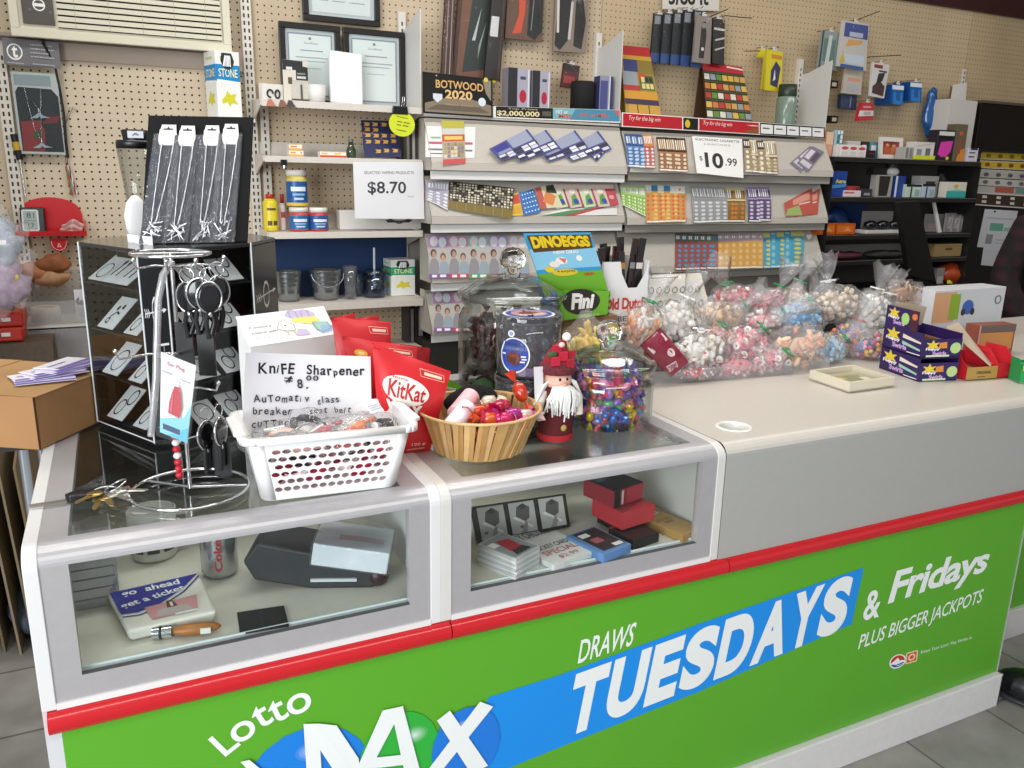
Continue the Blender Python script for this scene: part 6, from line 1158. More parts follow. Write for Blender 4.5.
# third shelf: tins and jars of vitamins
def jarbox(px0, py0, px1, py1, y, zb, label, body, lab, cap, lid_h=.2, art=None, shoulder=False, name='vitamin_jar', cat='jar', r_=None, hgt=None, group=None):
    x, z, w, h = std(px0, py0, px1, py1, y, zb); h = hgt or PY((px0+px1)/2, py0, y).z-z; r = r_ or w/2
    t = thing(name, label, cat, (x, y, z), 0, group); hb = h*(1-lid_h)
    MB().lathe([(0, 0), (r*.95, 0), (r, .003), (r, hb*.88), (r*(.62 if shoulder else .88), hb), (0, hb)], 28, M(body, .25, coat=.4)).build('body', t)
    MB().lathe([(0, h), (r*(.5 if shoulder else .9), h), (r*(.58 if shoulder else .95), h-.002), (r*(.58 if shoulder else .95), hb), (0, hb)], 28, M(cap, .4)).build('cap', t)
    mb = MB(); lm = cylmap((0, 0), r+.0005, hb*.10, hb*.82, R(-175), R(-5)); mb.grid(lambda u, v: lm(u, v), 20, 1, M(lab, .35)); mb.art(lm, art or [], 20, .0006); mb.build('label', t)
    return t
LB = [('r', .25, .55, .75, .75, '#e8eef4'), ('r', .3, .35, .7, .45, '#8fb4d8'), ('r', .35, .15, .65, .25, '#c9d8e6')]
z3 = zA[2]
jarbox(289, 207, 308.5, 231.5, D-.15, z3, 'clear vitamin jar with blue label and red base, lower of the stack', '#c9453e', '#2a6aa8', '#efece6', .2, LB)
zz = PY(298, 206, D-.15).z
jarbox(286, 170, 307, 206, D-.15, zz, 'white capped vitamin jar with blue and yellow label, on top of another jar', '#d8c468', '#1f5a9c', '#efece6', .16, LB+[('r', 0, -.12, 1, .02, '#e0c23a')])
jarbox(309, 207.5, 328, 231.5, D-.15, z3, 'red vitamin jar with blue label and white lid, right of the stack', '#c83a38', '#27589c', '#f0ede8', .2, LB)
jarbox(263, 194, 278, 231, D-.13, z3, 'yellow squeeze bottle with red cap at left end of third pale shelf', '#dcc72c', '#e0cc38', '#b02a28', .12, [('r', .3, .75, .7, .85, '#5a4a1a'), ('r', .3, .1, .5, .3, '#5a4a1a'), ('r', .55, .1, .75, .3, '#5a4a1a')], True, 'squeeze_bottle', 'bottle')
jarbox(279, 194, 286, 231, D-.10, z3, 'slim white spray bottle with red cap behind the yellow bottle', '#e6dcd8', '#e2d2d0', '#a8252c', .25, [('r', .3, .5, .7, .8, '#b04a50')], True, 'spray_bottle', 'bottle')
bl, br = PY(340, 229, D-.12), PY(421, 229, D-.12); mb = MB(); mb.box(0, 0, 0, br.x-bl.x, .05, .075, M('#e9e6e0', .5)); mb.art(quadmap((0, 0, 0), (br.x-bl.x, 0, 0), (br.x-bl.x, 0, .075), (0, 0, .075)), [('p', [(.58, .35), (.85, .35), (.9, .5), (.72, .45), (.55, .5)], '#3a3a3c'), ('l', [(.56, .6), (.72, .35), (.9, .6)], .04, '#55504c'), ('l', [(.62, .5), (.72, .28), (.84, .5)], .03, '#55504c')]); tag(mb.build('flat_carton', loc=(bl.x, D-.12, z3+.001)), 'white flat carton with dark emblem below the 8.70 sign', 'carton')
# fourth shelf: pails, tumblers, straw box
z4 = zA[3]; GAL = M('#9aa0a3', .25, .85)
def pail(px0, py0, px1, y, label, handle):
    x, z, w, h = std(px0, py0, px1, 302, y, z4); h = PY((px0+px1)/2, py0, y).z-z; r = w/2; t = thing('metal_pail', label, 'pail', (x, y, z)); pr = [(0, 0), (r*.74, 0), (r*.80, h*.3), (r*.86, h*.5), (r*.885, h*.52), (r*.88, h*.56), (r*.91, h*.64), (r*.935, h*.66), (r*.93, h*.7), (r*.955, h*.8), (r*.975, h*.82), (r*.97, h*.86), (r*.99, h), (r*1.02, h+.002), (r*.96, h), (r*.7, .005), (0, .005)]
    MB().lathe(pr, 32, GAL).build('pail_body', t)
    if handle: MB().tube([(r*math.cos(a), -r*.35*math.sin(a)-r*.5, h*.9-h*.45*math.sin(a)) for a in [math.pi*i/14 for i in range(15)]], .002, 6, GAL).build('handle', t)
pail(275, 271, 302, D-.12, 'galvanised metal pail beside black jewellery tower', False); pail(310, 269.5, 342, D-.12, 'galvanised metal pail with wire handle in middle of fourth pale shelf', True)
for i, (px0, px1, py0, lb) in enumerate(((342, 357, 265.5, 'taller clear plastic tumbler beside the galvanised pail'), (353, 367, 276, 'shorter clear plastic tumbler beside the lidded glass'))):
    x, z, w, h = std(px0, py0, px1, 301, D-.13+.02*i, z4); h = PY((px0+px1)/2, py0, D-.13).z-z; MBt = MB().lathe([(0, .002), (w*.36, 0), (w*.5, h), (w*.47, h), (w*.34, .006), (0, .006)], 24, clear('cup_plastic', '#eef2f6', .08, .06, edge=.25, haze=.06)); tag(MBt.build('plastic_tumbler', loc=(x, D-.14+.07*i, z)), lb, 'tumbler')
x, z, w, h = std(363, 269, 387, 301, D-.13, z4); h = PY(375, 269, D-.13).z-z; t = thing('lidded_glass', 'blue tinted glass mug with lid and straw on fourth pale shelf', 'glass', (x, D-.12, z)); BG = clear('blue_glass', '#c3d4e8', .1, .05, edge=.25); MB().lathe([(0, 0), (w*.42, 0), (w*.46, .01), (w*.48, h*.85), (w*.44, h*.85), (w*.42, .01), (0, .01)], 28, BG).tube([(-w*.3, -w*.3, h*.25), (w*.3, -w*.3, h*.25), (w*.3, -w*.3, h*.6), (-w*.3, -w*.3, h*.6), (-w*.3, -w*.3, h*.25)], .003, 6, BG).build('mug', t); MB().lathe([(w*.5, h*.85), (w*.5, h*.92), (w*.3, h), (0, h)], 28, clear('lid_plastic', '#c9d8e8', .12, .05, edge=.5)).build('lid', t); MB().cyl((0, 0, h*.3), (.002, 0, h+.085), .0045, .0045, 10, M('#dfe6ee', .3)).build('straw', t)
t, _ = straw_box(385, 263.5, 416, 299, D-.10, M('#2aa878', .4), 'white and green straw box on fourth pale shelf', 0, '#e0d23c'); t.location.z = z4+.001; t.rotation_euler = (0, 0, R(3)); t.scale = (1.25, .9, 1)
# lower shelf beneath, hanging brackets and hardware packs
for i in range(4): tag(MB().box(-.01, 0, 0, .012, .06, .16-.02*(i % 2), M(('#3b3733', '#77726c', '#24211f', '#a9a29a')[i], .6)).build('folded_leaflet', loc=(PY(408+4*i, 318, D-.12).x, D-.12, .66)), 'dark folded leaflet in the gap under fourth pale shelf', 'leaflet', 'leaflets under the fourth pale shelf')
for zz_ in (.655,): tag(MB().box(0, 0, -.012, .6, .2, 0, SH).build('pale_shelf', loc=(.665, yS+.02, zz_)), 'lowest pale shelf mostly hidden behind red pouches', 'shelf')
# ================================================================== above and on top of the ticket shelving
zTop = 1.578
def hookw(px, py, tip, label, y0=None):
    a = PY(px, py, D-.002); b = PY(*tip, D-.20); tag(MB().tube([a, a+Vector((0, -.02, .004)), a.lerp(b, .8), b], .0022, 6, M('#4a4038', .4, .6)).build('wall_mount_hook'), label, 'peg hook', 'steel hooks on the pegboard')
# licence plate style card
bl, br, tr, tl = [PY(*q, yS-.012) for q in ((423, 113), (493, 117.5), (492.5, 79), (422.5, 71.5))]; o = bl.copy(); mb = MB(); f_ = quadmap(bl-o, br-o, tr-o, tl-o); mb.slab(bl-o, br-o, tr-o, tl-o, .003, M('#1a1613', .35))
GO = '#d9a86a'
mb.art(f_, [('p', [(.02, .04), (.98, .04), (.98, .3), (.7, .42), (.3, .4), (.02, .25)], '#8a7c68'), ('p', [(.05, .1), (.95, .1), (.8, .24), (.2, .24)], '#6a5d50'), ('p', [(.85, .95), (.98, .95), (.98, .4), (.9, .6)], '#8d8472'), ('t', 'BOTWOOD', .18, .64, .86, .84, GO, dict(bold=.02, arc=.06)), ('t', '2020', .31, .40, .70, .62, '#e3bb80', dict(bold=.03)), ('p', [(.14, .5), (.27, .5), (.27, .38), (.2, .28), (.14, .38)], '#d9dde6'), ('c', .84, .38, .055, '#dfe6ee', .11), ('t', 'Mayor Town', .32, .22, .7, .28, '#c9a870'), ('l', [(.02, .03), (.98, .03), (.98, .97), (.02, .97), (.02, .03)], .012, '#0c0a09'), ('c', .19, .94, .012, '#b9b0a6', .02), ('c', .9, .96, .03, '#d6c93a', .06)]); tag(mb.build('plate_card', loc=o), 'dark BOTWOOD 2020 plate card propped on left end of ticket shelving', 'plate')
def bx(px0, py0, px1, py1, y, zb, d, name, label, cat, col, art, rz=0.0, group=None, bev=.0015, side=None, rough=.4):
    x, z, w, h = std(px0, py0, px1, py1, y, zb); h = PY((px0+px1)/2, py0, y).z-z; mb = MB(); mb.box(-w/2, 0, 0, w/2, d, h, M(col, rough)); mb.art(quadmap((-w/2, 0, 0), (w/2, 0, 0), (w/2, 0, h), (-w/2, 0, h)), art)
    if side: mb.art(quadmap((-w/2, d, 0), (-w/2, 0, 0), (-w/2, 0, h), (-w/2, d, h)), side)
    return tag(mb.build(name, loc=(x, y, z), rot=(0, 0, rz), bevel=bev), label, cat, group)
CAN = [('r', .0, 0, .42, 1, '#2b2a2e'), ('r', .42, 0, 1, 1, '#a9a6b4'), ('c', .68, .45, .16, '#b4243e', .13), ('r', .9, .02, .96, .98, '#dedde6'), ('r', .55, .78, .8, .84, '#3a4466'), ('r', .55, .14, .8, .22, '#3a4466')]
bx(508, 68, 530, 103, D-.19, zTop, .06, 'flask_box', 'silver box with red logo, left of the pair beside plate card', 'box', '#8d8b96', CAN); bx(532.5, 71, 550, 103.5, D-.19, zTop, .06, 'flask_box', 'silver box with red logo, right of the pair beside plate card', 'box', '#8d8b96', CAN)
x, z, w, h = std(572, 70, 598, 107, D-.17, zTop); tag(MB().lathe([(0, 0), (.052, 0), (.053, .16), (.049, .168), (0, .168)], 28, M('#0c0c0c', .8)).build('black_cylinder', loc=(x, D-.15, z)), 'tall matte black cylinder beside blue silver pack on ticket shelving', 'container')
tag(MB().ell((0, 0, .022), .055, .035, .024, BLK, 18, 10, fn=lambda q: q*(1+.15*mnoise.noise(q*25))).build('black_pouch', loc=(x-.12, D-.17, z)), 'low black pouch left of the tall black cylinder', 'pouch')
bx(599.5, 76, 613, 108, D-.20, zTop, .05, 'flask_box', 'blue silver box standing right of the tall black cylinder', 'box', '#3c3f66', [('r', 0, 0, .7, 1, '#8f90a6'), ('r', .05, .1, .6, .9, '#4c5088'), ('r', .7, 0, .78, 1, '#e0e0e6')])
def pack(px, y, name, label, cat, col, art, t=.012, group=None, film=True, rough=.5):
    bl, br, tr, tl = [PY(*q, y) for q in px]; o = bl.copy(); r_ = thing(name, label, cat, o, 0, group); mb = MB(); a = [q-o for q in (bl, br, tr, tl)]; mb.slab(*a, t, M(col, rough)); mb.art(quadmap(*a), art); cb_ = mb.build('card', r_)
    if y > D-.25:
        c_ = (a[2]+a[3])/2; mb = MB(); mb.slab(c_+Vector((-.014, 0, 0)), c_+Vector((.014, 0, 0)), c_+Vector((.010, 0, .016)), c_+Vector((-.010, 0, .016)), .0012, M('#d6d3ce', .4)); mb.tube([c_+Vector((0, D-y-.001, .012)), c_+Vector((0, -.012, .010)), c_+Vector((0, -.022, .016))], .0016, 6, M('#4a4038', .4, .6)); mb.build('hang_tab', cb_)
    if film:
        f0 = quadmap(*a); MB().grid(lambda u, v: f0(u, v, .004+.008*math.sin(math.pi*u)*math.sin(math.pi*v)+.003*mnoise.noise(Vector((u*6, v*9, o.x*7)))), 10, 12, BLIS()).build('clear_cover', r_)
    return r_
pack([(452, 76), (499, 80), (507, -14), (460, -18)], D-.03, 'knife_package', 'tall brown package with dark green sheath hanging above plate card', 'package', '#7a4f38', [('p', [(.2, .05), (.7, .1), (.72, .75), (.6, .92), (.3, .92), (.25, .5)], '#27312b'), ('p', [(.35, .4), (.5, .75), (.42, .4)], '#c9ccc8'), ('p', [(.5, .35), (.62, .6), (.5, .2)], '#9fa6a2'), ('r', .0, 0, .08, 1, '#4a2c22')])
pack([(441, 78), (452, 79), (456, -14), (446, -15)], D-.05, 'knife_package', 'narrow dark brown package edge hanging left of tall brown package', 'package', '#4d2e26', [('r', .3, 0, .4, 1, '#9d8578'), ('r', .7, 0, .78, 1, '#b7a69c')])
pack([(484, 79), (500, 81), (507, -10), (493, -12)], D-.07, 'knife_package', 'dark narrow package with white tag hanging right of tall brown package', 'package', '#231a16', [('r', .1, .48, .62, .70, '#d9d7d8'), ('r', .8, .0, .9, 1, '#4d3a30')])
pack([(505, 38), (542, 42), (545, -10), (508, -12)], D-.05, 'folding_knife_pack', 'brown pack with orange folding knife and black knife at top edge', 'package', '#6a4a38', [('p', [(.18, .1), (.42, .14), (.5, .6), (.48, .95), (.3, .9), (.34, .5)], '#d8502e'), ('p', [(.58, .1), (.8, .02), (.98, .2), (.96, .95), (.6, .9)], '#111112'), ('l', [(.68, .2), (.72, .85)], .02, '#8d8f90')])
pack([(553, 51), (586, 53), (589, -10), (556, -12)], D-.05, 'tool_pack', 'clear pack with two black handled tools hanging at top edge', 'package', '#8d7a6c', [('p', [(.03, .1), (.2, .02), (.45, .2), (.5, .9), (.1, .95)], '#16120f'), ('p', [(.6, .1), (.85, .05), (.95, .5), (.8, .98), (.62, .8)], '#17120f'), ('p', [(.42, .2), (.5, .2), (.55, .8), (.48, .8)], '#cfcac4'), ('p', [(.05, .9), (.12, .9), (.15, .3), (.08, .3)], '#dcd8d2')])
pack([(561, 87), (577, 89), (580, 66), (564, 63)], D-.08, 'battery_pack', 'small red and dark pack hanging above the black pouch', 'package', '#5a1d1c', [('r', 0, .7, 1, 1, '#2a1a18'), ('r', .1, .2, .8, .5, '#a3352f')]); hookw(571, 62, (566, 60), 'dark steel hook holding small red pack above black pouch')
o = PY(497, 82, D-.06); tag(MB().tube([(0, 0, 0), (.02, -.01, -.02), (.05, -.012, -.016), (.02, 0, .02), (-.01, 0, .01)], .0018, 6, M('#cfcabf', .3)).ell((-.014, -.004, .004), .012, .004, .012, '#d9c93a', 10, 6).build('hanging_tag', loc=o), 'small yellow tag with pale string beside plate card', 'tag')
# handwritten sign at the top edge
bl, br, tr, tl = [PY(*q, D-.02) for q in ((662.5, 9), (719, 11), (720, -24), (663, -26))]; o = bl.copy(); mb = MB(); mb.slab(bl-o, br-o, tr-o, tl-o, .002, M('#dcd6cc', .6)); mb.art(quadmap(bl-o, br-o, tr-o, tl-o), [('t', '3/88 ft', .1, .14, .8, .62, '#241f1c', dict(bold=.03, rot=.03)), ('l', [(.25, .04), (.45, .06)], .02, '#241f1c')]); tag(mb.build('price_sign', loc=o), 'handwritten cream price sign cut off at top edge of the view', 'sign')
for i in range(5): pack([(650+10*i, 62+1.2*i), (661+10*i, 63+1.2*i), (666+10*i, 15-i), (654+10*i, 14-i)], D-.06-.03*i*.6, 'glove_pack', 'black pack with grey tag and blue foot hanging in the row, %s from left' % ('first', 'second', 'third', 'fourth', 'fifth')[i], 'package', '#151a1d', [('r', .1, .80, .6, .97, '#8b9096'), ('r', 0, 0, 1, .2, '#2b4a86'), ('l', [(.85, .1), (.9, .95)], .04, '#9aa0a0')], .008, 'black packs in the hanging row')
pack([(693, 62), (710, 64), (712, 17), (697, 15)], D-.17, 'tool_pack', 'clear pack with dark plier handle right of black hanging packs', 'package', '#8d8078', [('p', [(.3, .1), (.6, .1), (.7, .6), (.6, .9), (.35, .85)], '#1b1614'), ('c', .5, .8, .15, '#8a8580', .06), ('c', .5, .3, .08, '#dedad4', .04)])
pack([(712, 63), (724, 65), (725, 20), (713, 18)], D-.10, 'tool_pack', 'dark pack with pale stripes right of the plier pack', 'package', '#241c18', [('r', .1, .75, 1, .8, '#d9d3ca'), ('p', [(.2, .5), (1, .58), (1, .62), (.2, .54)], '#cfc8bd'), ('p', [(.2, .28), (1, .38), (1, .41), (.2, .32)], '#cfc8bd')])
hookw(705, 19, (728, 9), 'long steel hook pointing up above the clear plier pack'); hookw(722, 17, (752, 18), 'long straight steel hook right of the dark striped pack'); hookw(760, 52, (744, 51), 'steel hook holding the yellow pack')
# two upright ticket displays, yellow pack, green bottle
def disp(px, yb_, yt_, label, art, base): 
    bl, br = PY(*px[0], yb_), PY(*px[1], yb_); tr, tl = PY(*px[2], yt_), PY(*px[3], yt_); o = bl.copy(); a = [q-o for q in (bl, br, tr, tl)]; r_ = thing('ticket_display', label, 'ticket display', o, 0, 'ticket displays on the ticket shelving'); mb = MB(); mb.slab(*a, .004, M(base, .4)); mb.art(quadmap(*a), art); mb.build('face', r_); MB().slab(a[0]+Vector((0, .10, 0)), a[1]+Vector((0, .10, 0)), a[2]+Vector((0, .01, 0)), a[3]+Vector((0, .01, 0)), .003, M(base, .5)).build('back_stand', r_)
random.seed(12)
disp([(626, 113.5), (661, 116), (649, 48), (620, 45)], D-.20, D-.05, 'yellow and red stepped ticket display left on the wide shelving', [('r', 0, .86, 1, 1, '#b3262c'), ('r', 0, .8, 1, .86, '#c99a2c'), ('r', .05, .62, .5, .8, '#3a3d78'), ('r', .5, .6, 1, .8, '#8a7434'), ('r', .0, .42, .45, .62, '#9aa0a6'), ('r', .0, .34, .5, .42, '#b03a30'), ('r', .5, .36, .95, .58, '#5f6b34'), ('r', 0, .22, 1, .34, '#d3982c'), ('r', 0, .14, 1, .22, '#3c2a4a'), ('r', .08, 0, 1, .14, '#c79a3c'), ('r', .5, .52, .7, .6, '#c84a2c')]+rects(3, 2, ['#2b2f20', '#e0d08a'], .55, .37, .93, .56)+[('r', .33, 0, .36, .14, '#6a4a1c'), ('r', .66, 0, .69, .14, '#6a4a1c')], '#a98a3a')
disp([(707, 118), (752, 121.5), (742, 67), (702, 62)], D-.20, D-.07, 'red and green ticket display with food pictures right on the wide shelving', [('r', 0, .86, 1, 1, '#b8202c'), ('p', [(.6, .98), (1, .96), (1, .93), (.6, .95)], '#e8d8d0')]+[x for j in range(5) for x in rects(7, 1, ['#c9a05a', '#b8382c', '#dcd6c8', '#5f8a3a', '#c97a3a', '#8f9aa4', '#d8b04a'], .0, .02+.165*j, 1, .02+.165*j+.12, .07)]+[('r', 0, .142+.165*j, 1, .165+.165*j, '#35502a') for j in range(5)], '#4a3320')
for i in range(2): pack([(762+3*i, 89+i), (778+3*i, 91.5+i), (782+1*i, 52), (766+1*i, 49)], D-.06-.03*i, 'lamp_pack', 'yellow pack with dark picture, %s one of the pair on hook' % ('rear', 'front')[i], 'package', '#d6c52c', [('p', [(.3, .15), (.75, .1), (.9, .6), (.6, .75), (.3, .5)], '#3d3a5a'), ('p', [(.45, .25), (.6, .3), (.55, .55)], '#e6e2e0'), ('r', .3, .8, .95, .9, '#c78a2c')], .012, 'yellow packs on the hook', False)
pack([(757, 57), (766, 58), (768, 50), (758, 49)], D-.05, 'price_flag', 'small yellow tag beside yellow packs on hook', 'tag', '#d9cc34', [], .002, None, False)
x, z, w, h = std(783, 84, 799, 121, D-.17, zTop); h = PY(791, 84, D-.17).z-z; t = thing('spray_bottle', 'small green tinted bottle with dark cap beside right divider plate', 'bottle', (x, D-.14, z)); MB().lathe([(0, 0), (w*.45, 0), (w*.48, .01), (w*.48, h*.72), (w*.3, h*.8), (0, h*.8)], 22, M('#7d8f80', .2, coat=.3)).build('bottle_body', t); MB().lathe([(w*.42, h*.76), (w*.45, h*.8), (w*.42, h), (0, h)], 20, M('#2b3a2c', .4)).build('cap', t)
# ---- right part of the wall: hanging packs
pack([(818, 68), (837, 71), (840, 33), (823, 30)], D-.10, 'card_pack', 'grey green clear pack hanging above right divider plate', 'package', '#8f9a98', [('r', .15, .2, .8, .8, '#5f7a74'), ('p', [(.3, .1), (.5, .1), (.6, .9), (.4, .9)], '#c9d0cc'), ('r', 0, 0, .1, 1, '#3b4744')])
pack([(837, 66), (866, 71), (869, 24), (843, 20)], D-.12, 'card_pack', 'clear pack with blue header and orange picture on long hook', 'package', '#c9c3bc', [('r', .1, .66, .98, .96, '#3a4a8e'), ('p', [(.2, .45), (.8, .55), (.8, .62), (.3, .62)], '#d9a25a'), ('r', .15, .1, .9, .3, '#c9d2dc'), ('p', [(.05, .1), (.25, .1), (.15, .35)], '#d8b23a'), ('r', .1, 0, .9, .07, '#2f5f9e'), ('r', .3, .68, .8, .78, '#b9bcd0')])
hookw(852, 22, (880, 11), 'long steel hook above the blue headed clear pack'); hookw(866, 58, (901, 55), 'long steel hook above the black and white toy pack')
pack([(842, 93), (861, 95), (863, 70), (846, 68)], D-.09, 'card_pack', 'pale clear pack with orange stripe above dark blue pack', 'package', '#c8bdb0', [('r', .2, .5, .9, .65, '#d99a7a'), ('r', .2, .1, .9, .4, '#b9b9bc')])
pack([(840, 108), (856, 110), (857, 95), (841, 94)], D-.07, 'battery_pack', 'small dark blue pack left of the red and white pack', 'package', '#1f3354', [('l', [(.6, .1), (.65, .9)], .06, '#7d90b0')], .02)
pack([(870, 96), (884, 98.5), (890, 65), (873, 62)], D-.13, 'toy_pack', 'black and white toy pack with dark red base on hook', 'package', '#d9d2d0', [('p', [(.1, .1), (.9, .05), (.9, .35), (.5, .5), (.1, .3)], '#4a2726'), ('p', [(.3, .35), (.7, .5), (.8, .75), (.4, .7)], '#1d1b1c'), ('r', .1, .85, .6, .95, '#8a2c30'), ('r', .4, .75, .9, .8, '#333')])
pack([(857, 121), (873, 120), (874, 103), (862, 102)], D-.12, 'battery_pack', 'red and white pack below the toy pack', 'package', '#c32a36', [('r', 0, .25, 1, .55, '#e6dfdc'), ('r', .3, .3, .8, .5, '#b9b4b0'), ('r', .2, .7, .8, .8, '#e09a9a')], .02)
for i, (a, lb) in enumerate(((886, 'left blue card pack with white top on peg hook'), (904, 'right blue card pack with white top on peg hook'))):
    t = pack([(a+6, 104-3*i), (a+17, 105-3*i), (a+18, 85-2.5*i), (a+6.5, 84-2.5*i)], D-.14, 'phone_card', lb, 'package', '#1a5aa6', [('r', .1, .0, .9, .6, '#2f7cc4'), ('r', 0, .74, 1, .95, '#dfe3e6'), ('r', .35, .2, .7, .6, '#245a9a')], .01, 'blue card packs on peg hooks', False); o = t.location
    MB().slab(PY(a+6, 104-3*i, D-.13)-o, PY(a+17, 105-3*i, D-.13)-o, PY(a+18, 85-2.5*i, D-.13)-o, PY(a+6.5, 84-2.5*i, D-.13)-o, .11, M('#174f95', .4)).build('card_stack', t)
tag(MB().ell((0, 0, 0), .045, .03, .125, M('#1d5798', .25, coat=.5), 18, 16, fn=lambda q: q*(1+.3*mnoise.noise(q*26))).build('hanging_bag', loc=PY(930, 112, D-.05)), 'shiny dark blue crinkled bag hanging left of white carton', 'bag')
for i, py_ in enumerate((88, 123)): tag(MB().box(0, -.02, 0, .05, .02, .035, BLK).art(quadmap((.01, -.02, .008), (.04, -.02, .008), (.04, -.02, .026), (.01, -.02, .026)), [('r', 0, 0, 1, 1, '#b5a58c')]).build('hanging_clip', loc=PY(827, py_, yS+.02), bevel=.002), 'small black clip with pale face, %s on right divider plate' % ('upper', 'lower')[i], 'clip')
# ================================================================== dark shelving at the right
DK = M('#191817', .5); yD = D-.28; xd0, xd1 = 3.40, 4.50
t = thing('dark_shelving', 'black shelving unit at right of the ticket shelving', 'shelving', (xd0, yD, 0)); ZD = [1.475, 1.280, 1.09, .957]
for z in ZD+[.80]: MB().box(0, 0, z-.024, xd1-xd0, .27, z-.001, M('#23211f', .45)).box(0, -.002, z-.004, xd1-xd0, .0, z-.001, M('#6b645c', .4)).build('shelf_board', t, bevel=.001)
MB().box(0, .266, .02, xd1-xd0, .27, 1.45, M('#4a4641', .6)).build('back_sheet', t)
MB().box(-.004, 0, .02, 0, .27, 1.45, DK).build('side_panel', t); MB().box(xd1-xd0, .0, .02, xd1-xd0+.004, .27, 1.45, DK).build('side_panel', t)
tag(MB().box(0, 0, 0, .52, .006, .155, M('#1d3a6a', .5)).build('blue_backboard', loc=(3.42, D-.03, 1.092)), 'dark blue board behind the orange box on dark shelving', 'board')
zd = ZD
bx(840, 145, 866, 161, yD+.02, zd[0], .05, 'medicine_box', 'white box with three red labels on top dark shelf', 'box', '#e6e2dc', [('c', .17+.33*i, .72, .13, '#c94a5a', .14) for i in range(3)]+[('r', .05+.33*i, .1, .28+.33*i, .45, '#d6cfc8') for i in range(3)]+[('r', .33, 0, .335, 1, '#b9b2aa'), ('r', .66, 0, .665, 1, '#b9b2aa')])
bx(867.5, 150.5, 875, 161, yD+.02, zd[0], .05, 'dark_box', 'small black box with red text beside the three label box', 'box', '#241a1a', [('r', .1, .5, .9, .65, '#8a2a2a')])
bx(834, 130, 842, 156, yD+.08, zd[0], .02, 'booklet', 'tall pale blue booklet leaning left on top dark shelf', 'booklet', '#a9c2cc', [('r', .3, 0, 1, 1, '#5f93a8')]+rects(2, 6, ['#dfe8ea', '#3f6f88'], .3, 0, 1, 1), 0)
bx(826, 132, 833, 153, yD+.06, zd[0], .02, 'booklet', 'orange pink booklet at left end of top dark shelf', 'booklet', '#d99a7c', [('r', 0, .5, 1, 1, '#e3c3a2')])
for i, (a, b, c, lb) in enumerate(((847, 860, '#d3cfc9', 'white wedge packet behind three label box'), (861, 869, '#3a2f2d', 'dark packet behind three label box'), (870, 880, '#4f96a8', 'teal packet behind dark box'))): bx(a, 141+i*.5, b, 156, yD+.14, zd[0], .03, 'packet', lb+' on top dark shelf', 'packet', c, [('r', .1, .5, .6, .8, '#eee')])
def pframe(px0, py0, px1, py1, y, zb):
    x, z, w, h = std(px0, py0, px1, py1, y, zb); h = PY((px0+px1)/2, py0, y).z-z; t = thing('photo_frame', 'white framed reddish picture on top dark shelf', 'picture frame', (x, y, z), 0, None, (R(-6), 0, 0)); mb = MB(); b = w*.13
    for q in ((-w/2, 0, w/2, b), (-w/2, h-b, w/2, h), (-w/2, b, -w/2+b, h-b), (w/2-b, b, w/2, h-b)): mb.box(q[0], 0, q[1], q[2], .014, q[3], M('#e4ddd6', .4))
    mb.build('frame', t, bevel=.001); MB().box(-w/2+b, .006, b, w/2-b, .01, h-b, M('#8e3a26', .4)).art(quadmap((-w/2+b, .006, b), (w/2-b, .006, b), (w/2-b, .006, h-b), (-w/2+b, .006, h-b)), [('p', [(.1, 0), (.5, .0), (.45, .7), (.25, .8), (.1, .5)], '#b85a3a'), ('p', [(.5, 0), (.9, .0), (.9, .5), (.7, .75), (.5, .5)], '#c4764e'), ('c', .3, .75, .1, '#d99a7a'), ('c', .68, .7, .1, '#d9a07c')]).build('picture', t)
pframe(881, 137, 904, 158, yD+.10, zd[0])
for i, (a, b, tp, c, ar, lb) in enumerate(((905, 913, 147, '#b9b4b0', [('r', .1, .1, .4, .9, '#777'), ('r', .55, .1, .9, .9, '#888')], 'small grey box right of the picture frame'), (915, 934, 142, '#dcd6d2', [('r', .1, .1, .35, .6, '#8a8f94'), ('r', .55, .1, .8, .65, '#6a6f74'), ('p', [(0, .75), (1, 1), (1, .9), (0, .7)], '#c2bab4')], 'white box with grey pictures left of pink note box'), (937, 954, 130, '#2a2430', [('r', .05, .82, .95, .95, '#d6dcd6'), ('p', [(.12, .2), (.3, .12), (.6, .12), (.85, .3), (.92, .66), (.2, .6)], '#e03fae'), ('c', .7, .08, .1, '#d8cf3a', .06), ('r', .1, .68, .9, .8, '#14121a')], 'black box with bright pink note on front'), (955, 966, 124, '#6a5f4a', [('r', .3, .7, .6, .8, '#c9602c'), ('p', [(.3, 0), (1, 0), (1, .35), (.5, .3)], '#d98a3a'), ('r', .35, .2, .6, .6, '#a34a3a')], 'brown green box with orange print right of pink note box'), (968, 978, 148, '#d9d2da', [('r', .1, .3, .7, .4, '#3a2f4a'), ('r', .1, .6, .7, .7, '#4a3f6a'), ('r', .2, .85, .9, 1, '#2c2350')], 'small white and purple box at right end of top dark shelf'))): bx(a, tp, b, 159.5, yD+.03, zd[0], .06, 'goods_box', lb, 'box', c, ar, 0)
bx(914, 155.5, 935, 160.5, yD+.005, zd[0], .008, 'yellow_strip', 'bright yellow strip on front of top dark shelf', 'strip', '#d6da34', [])
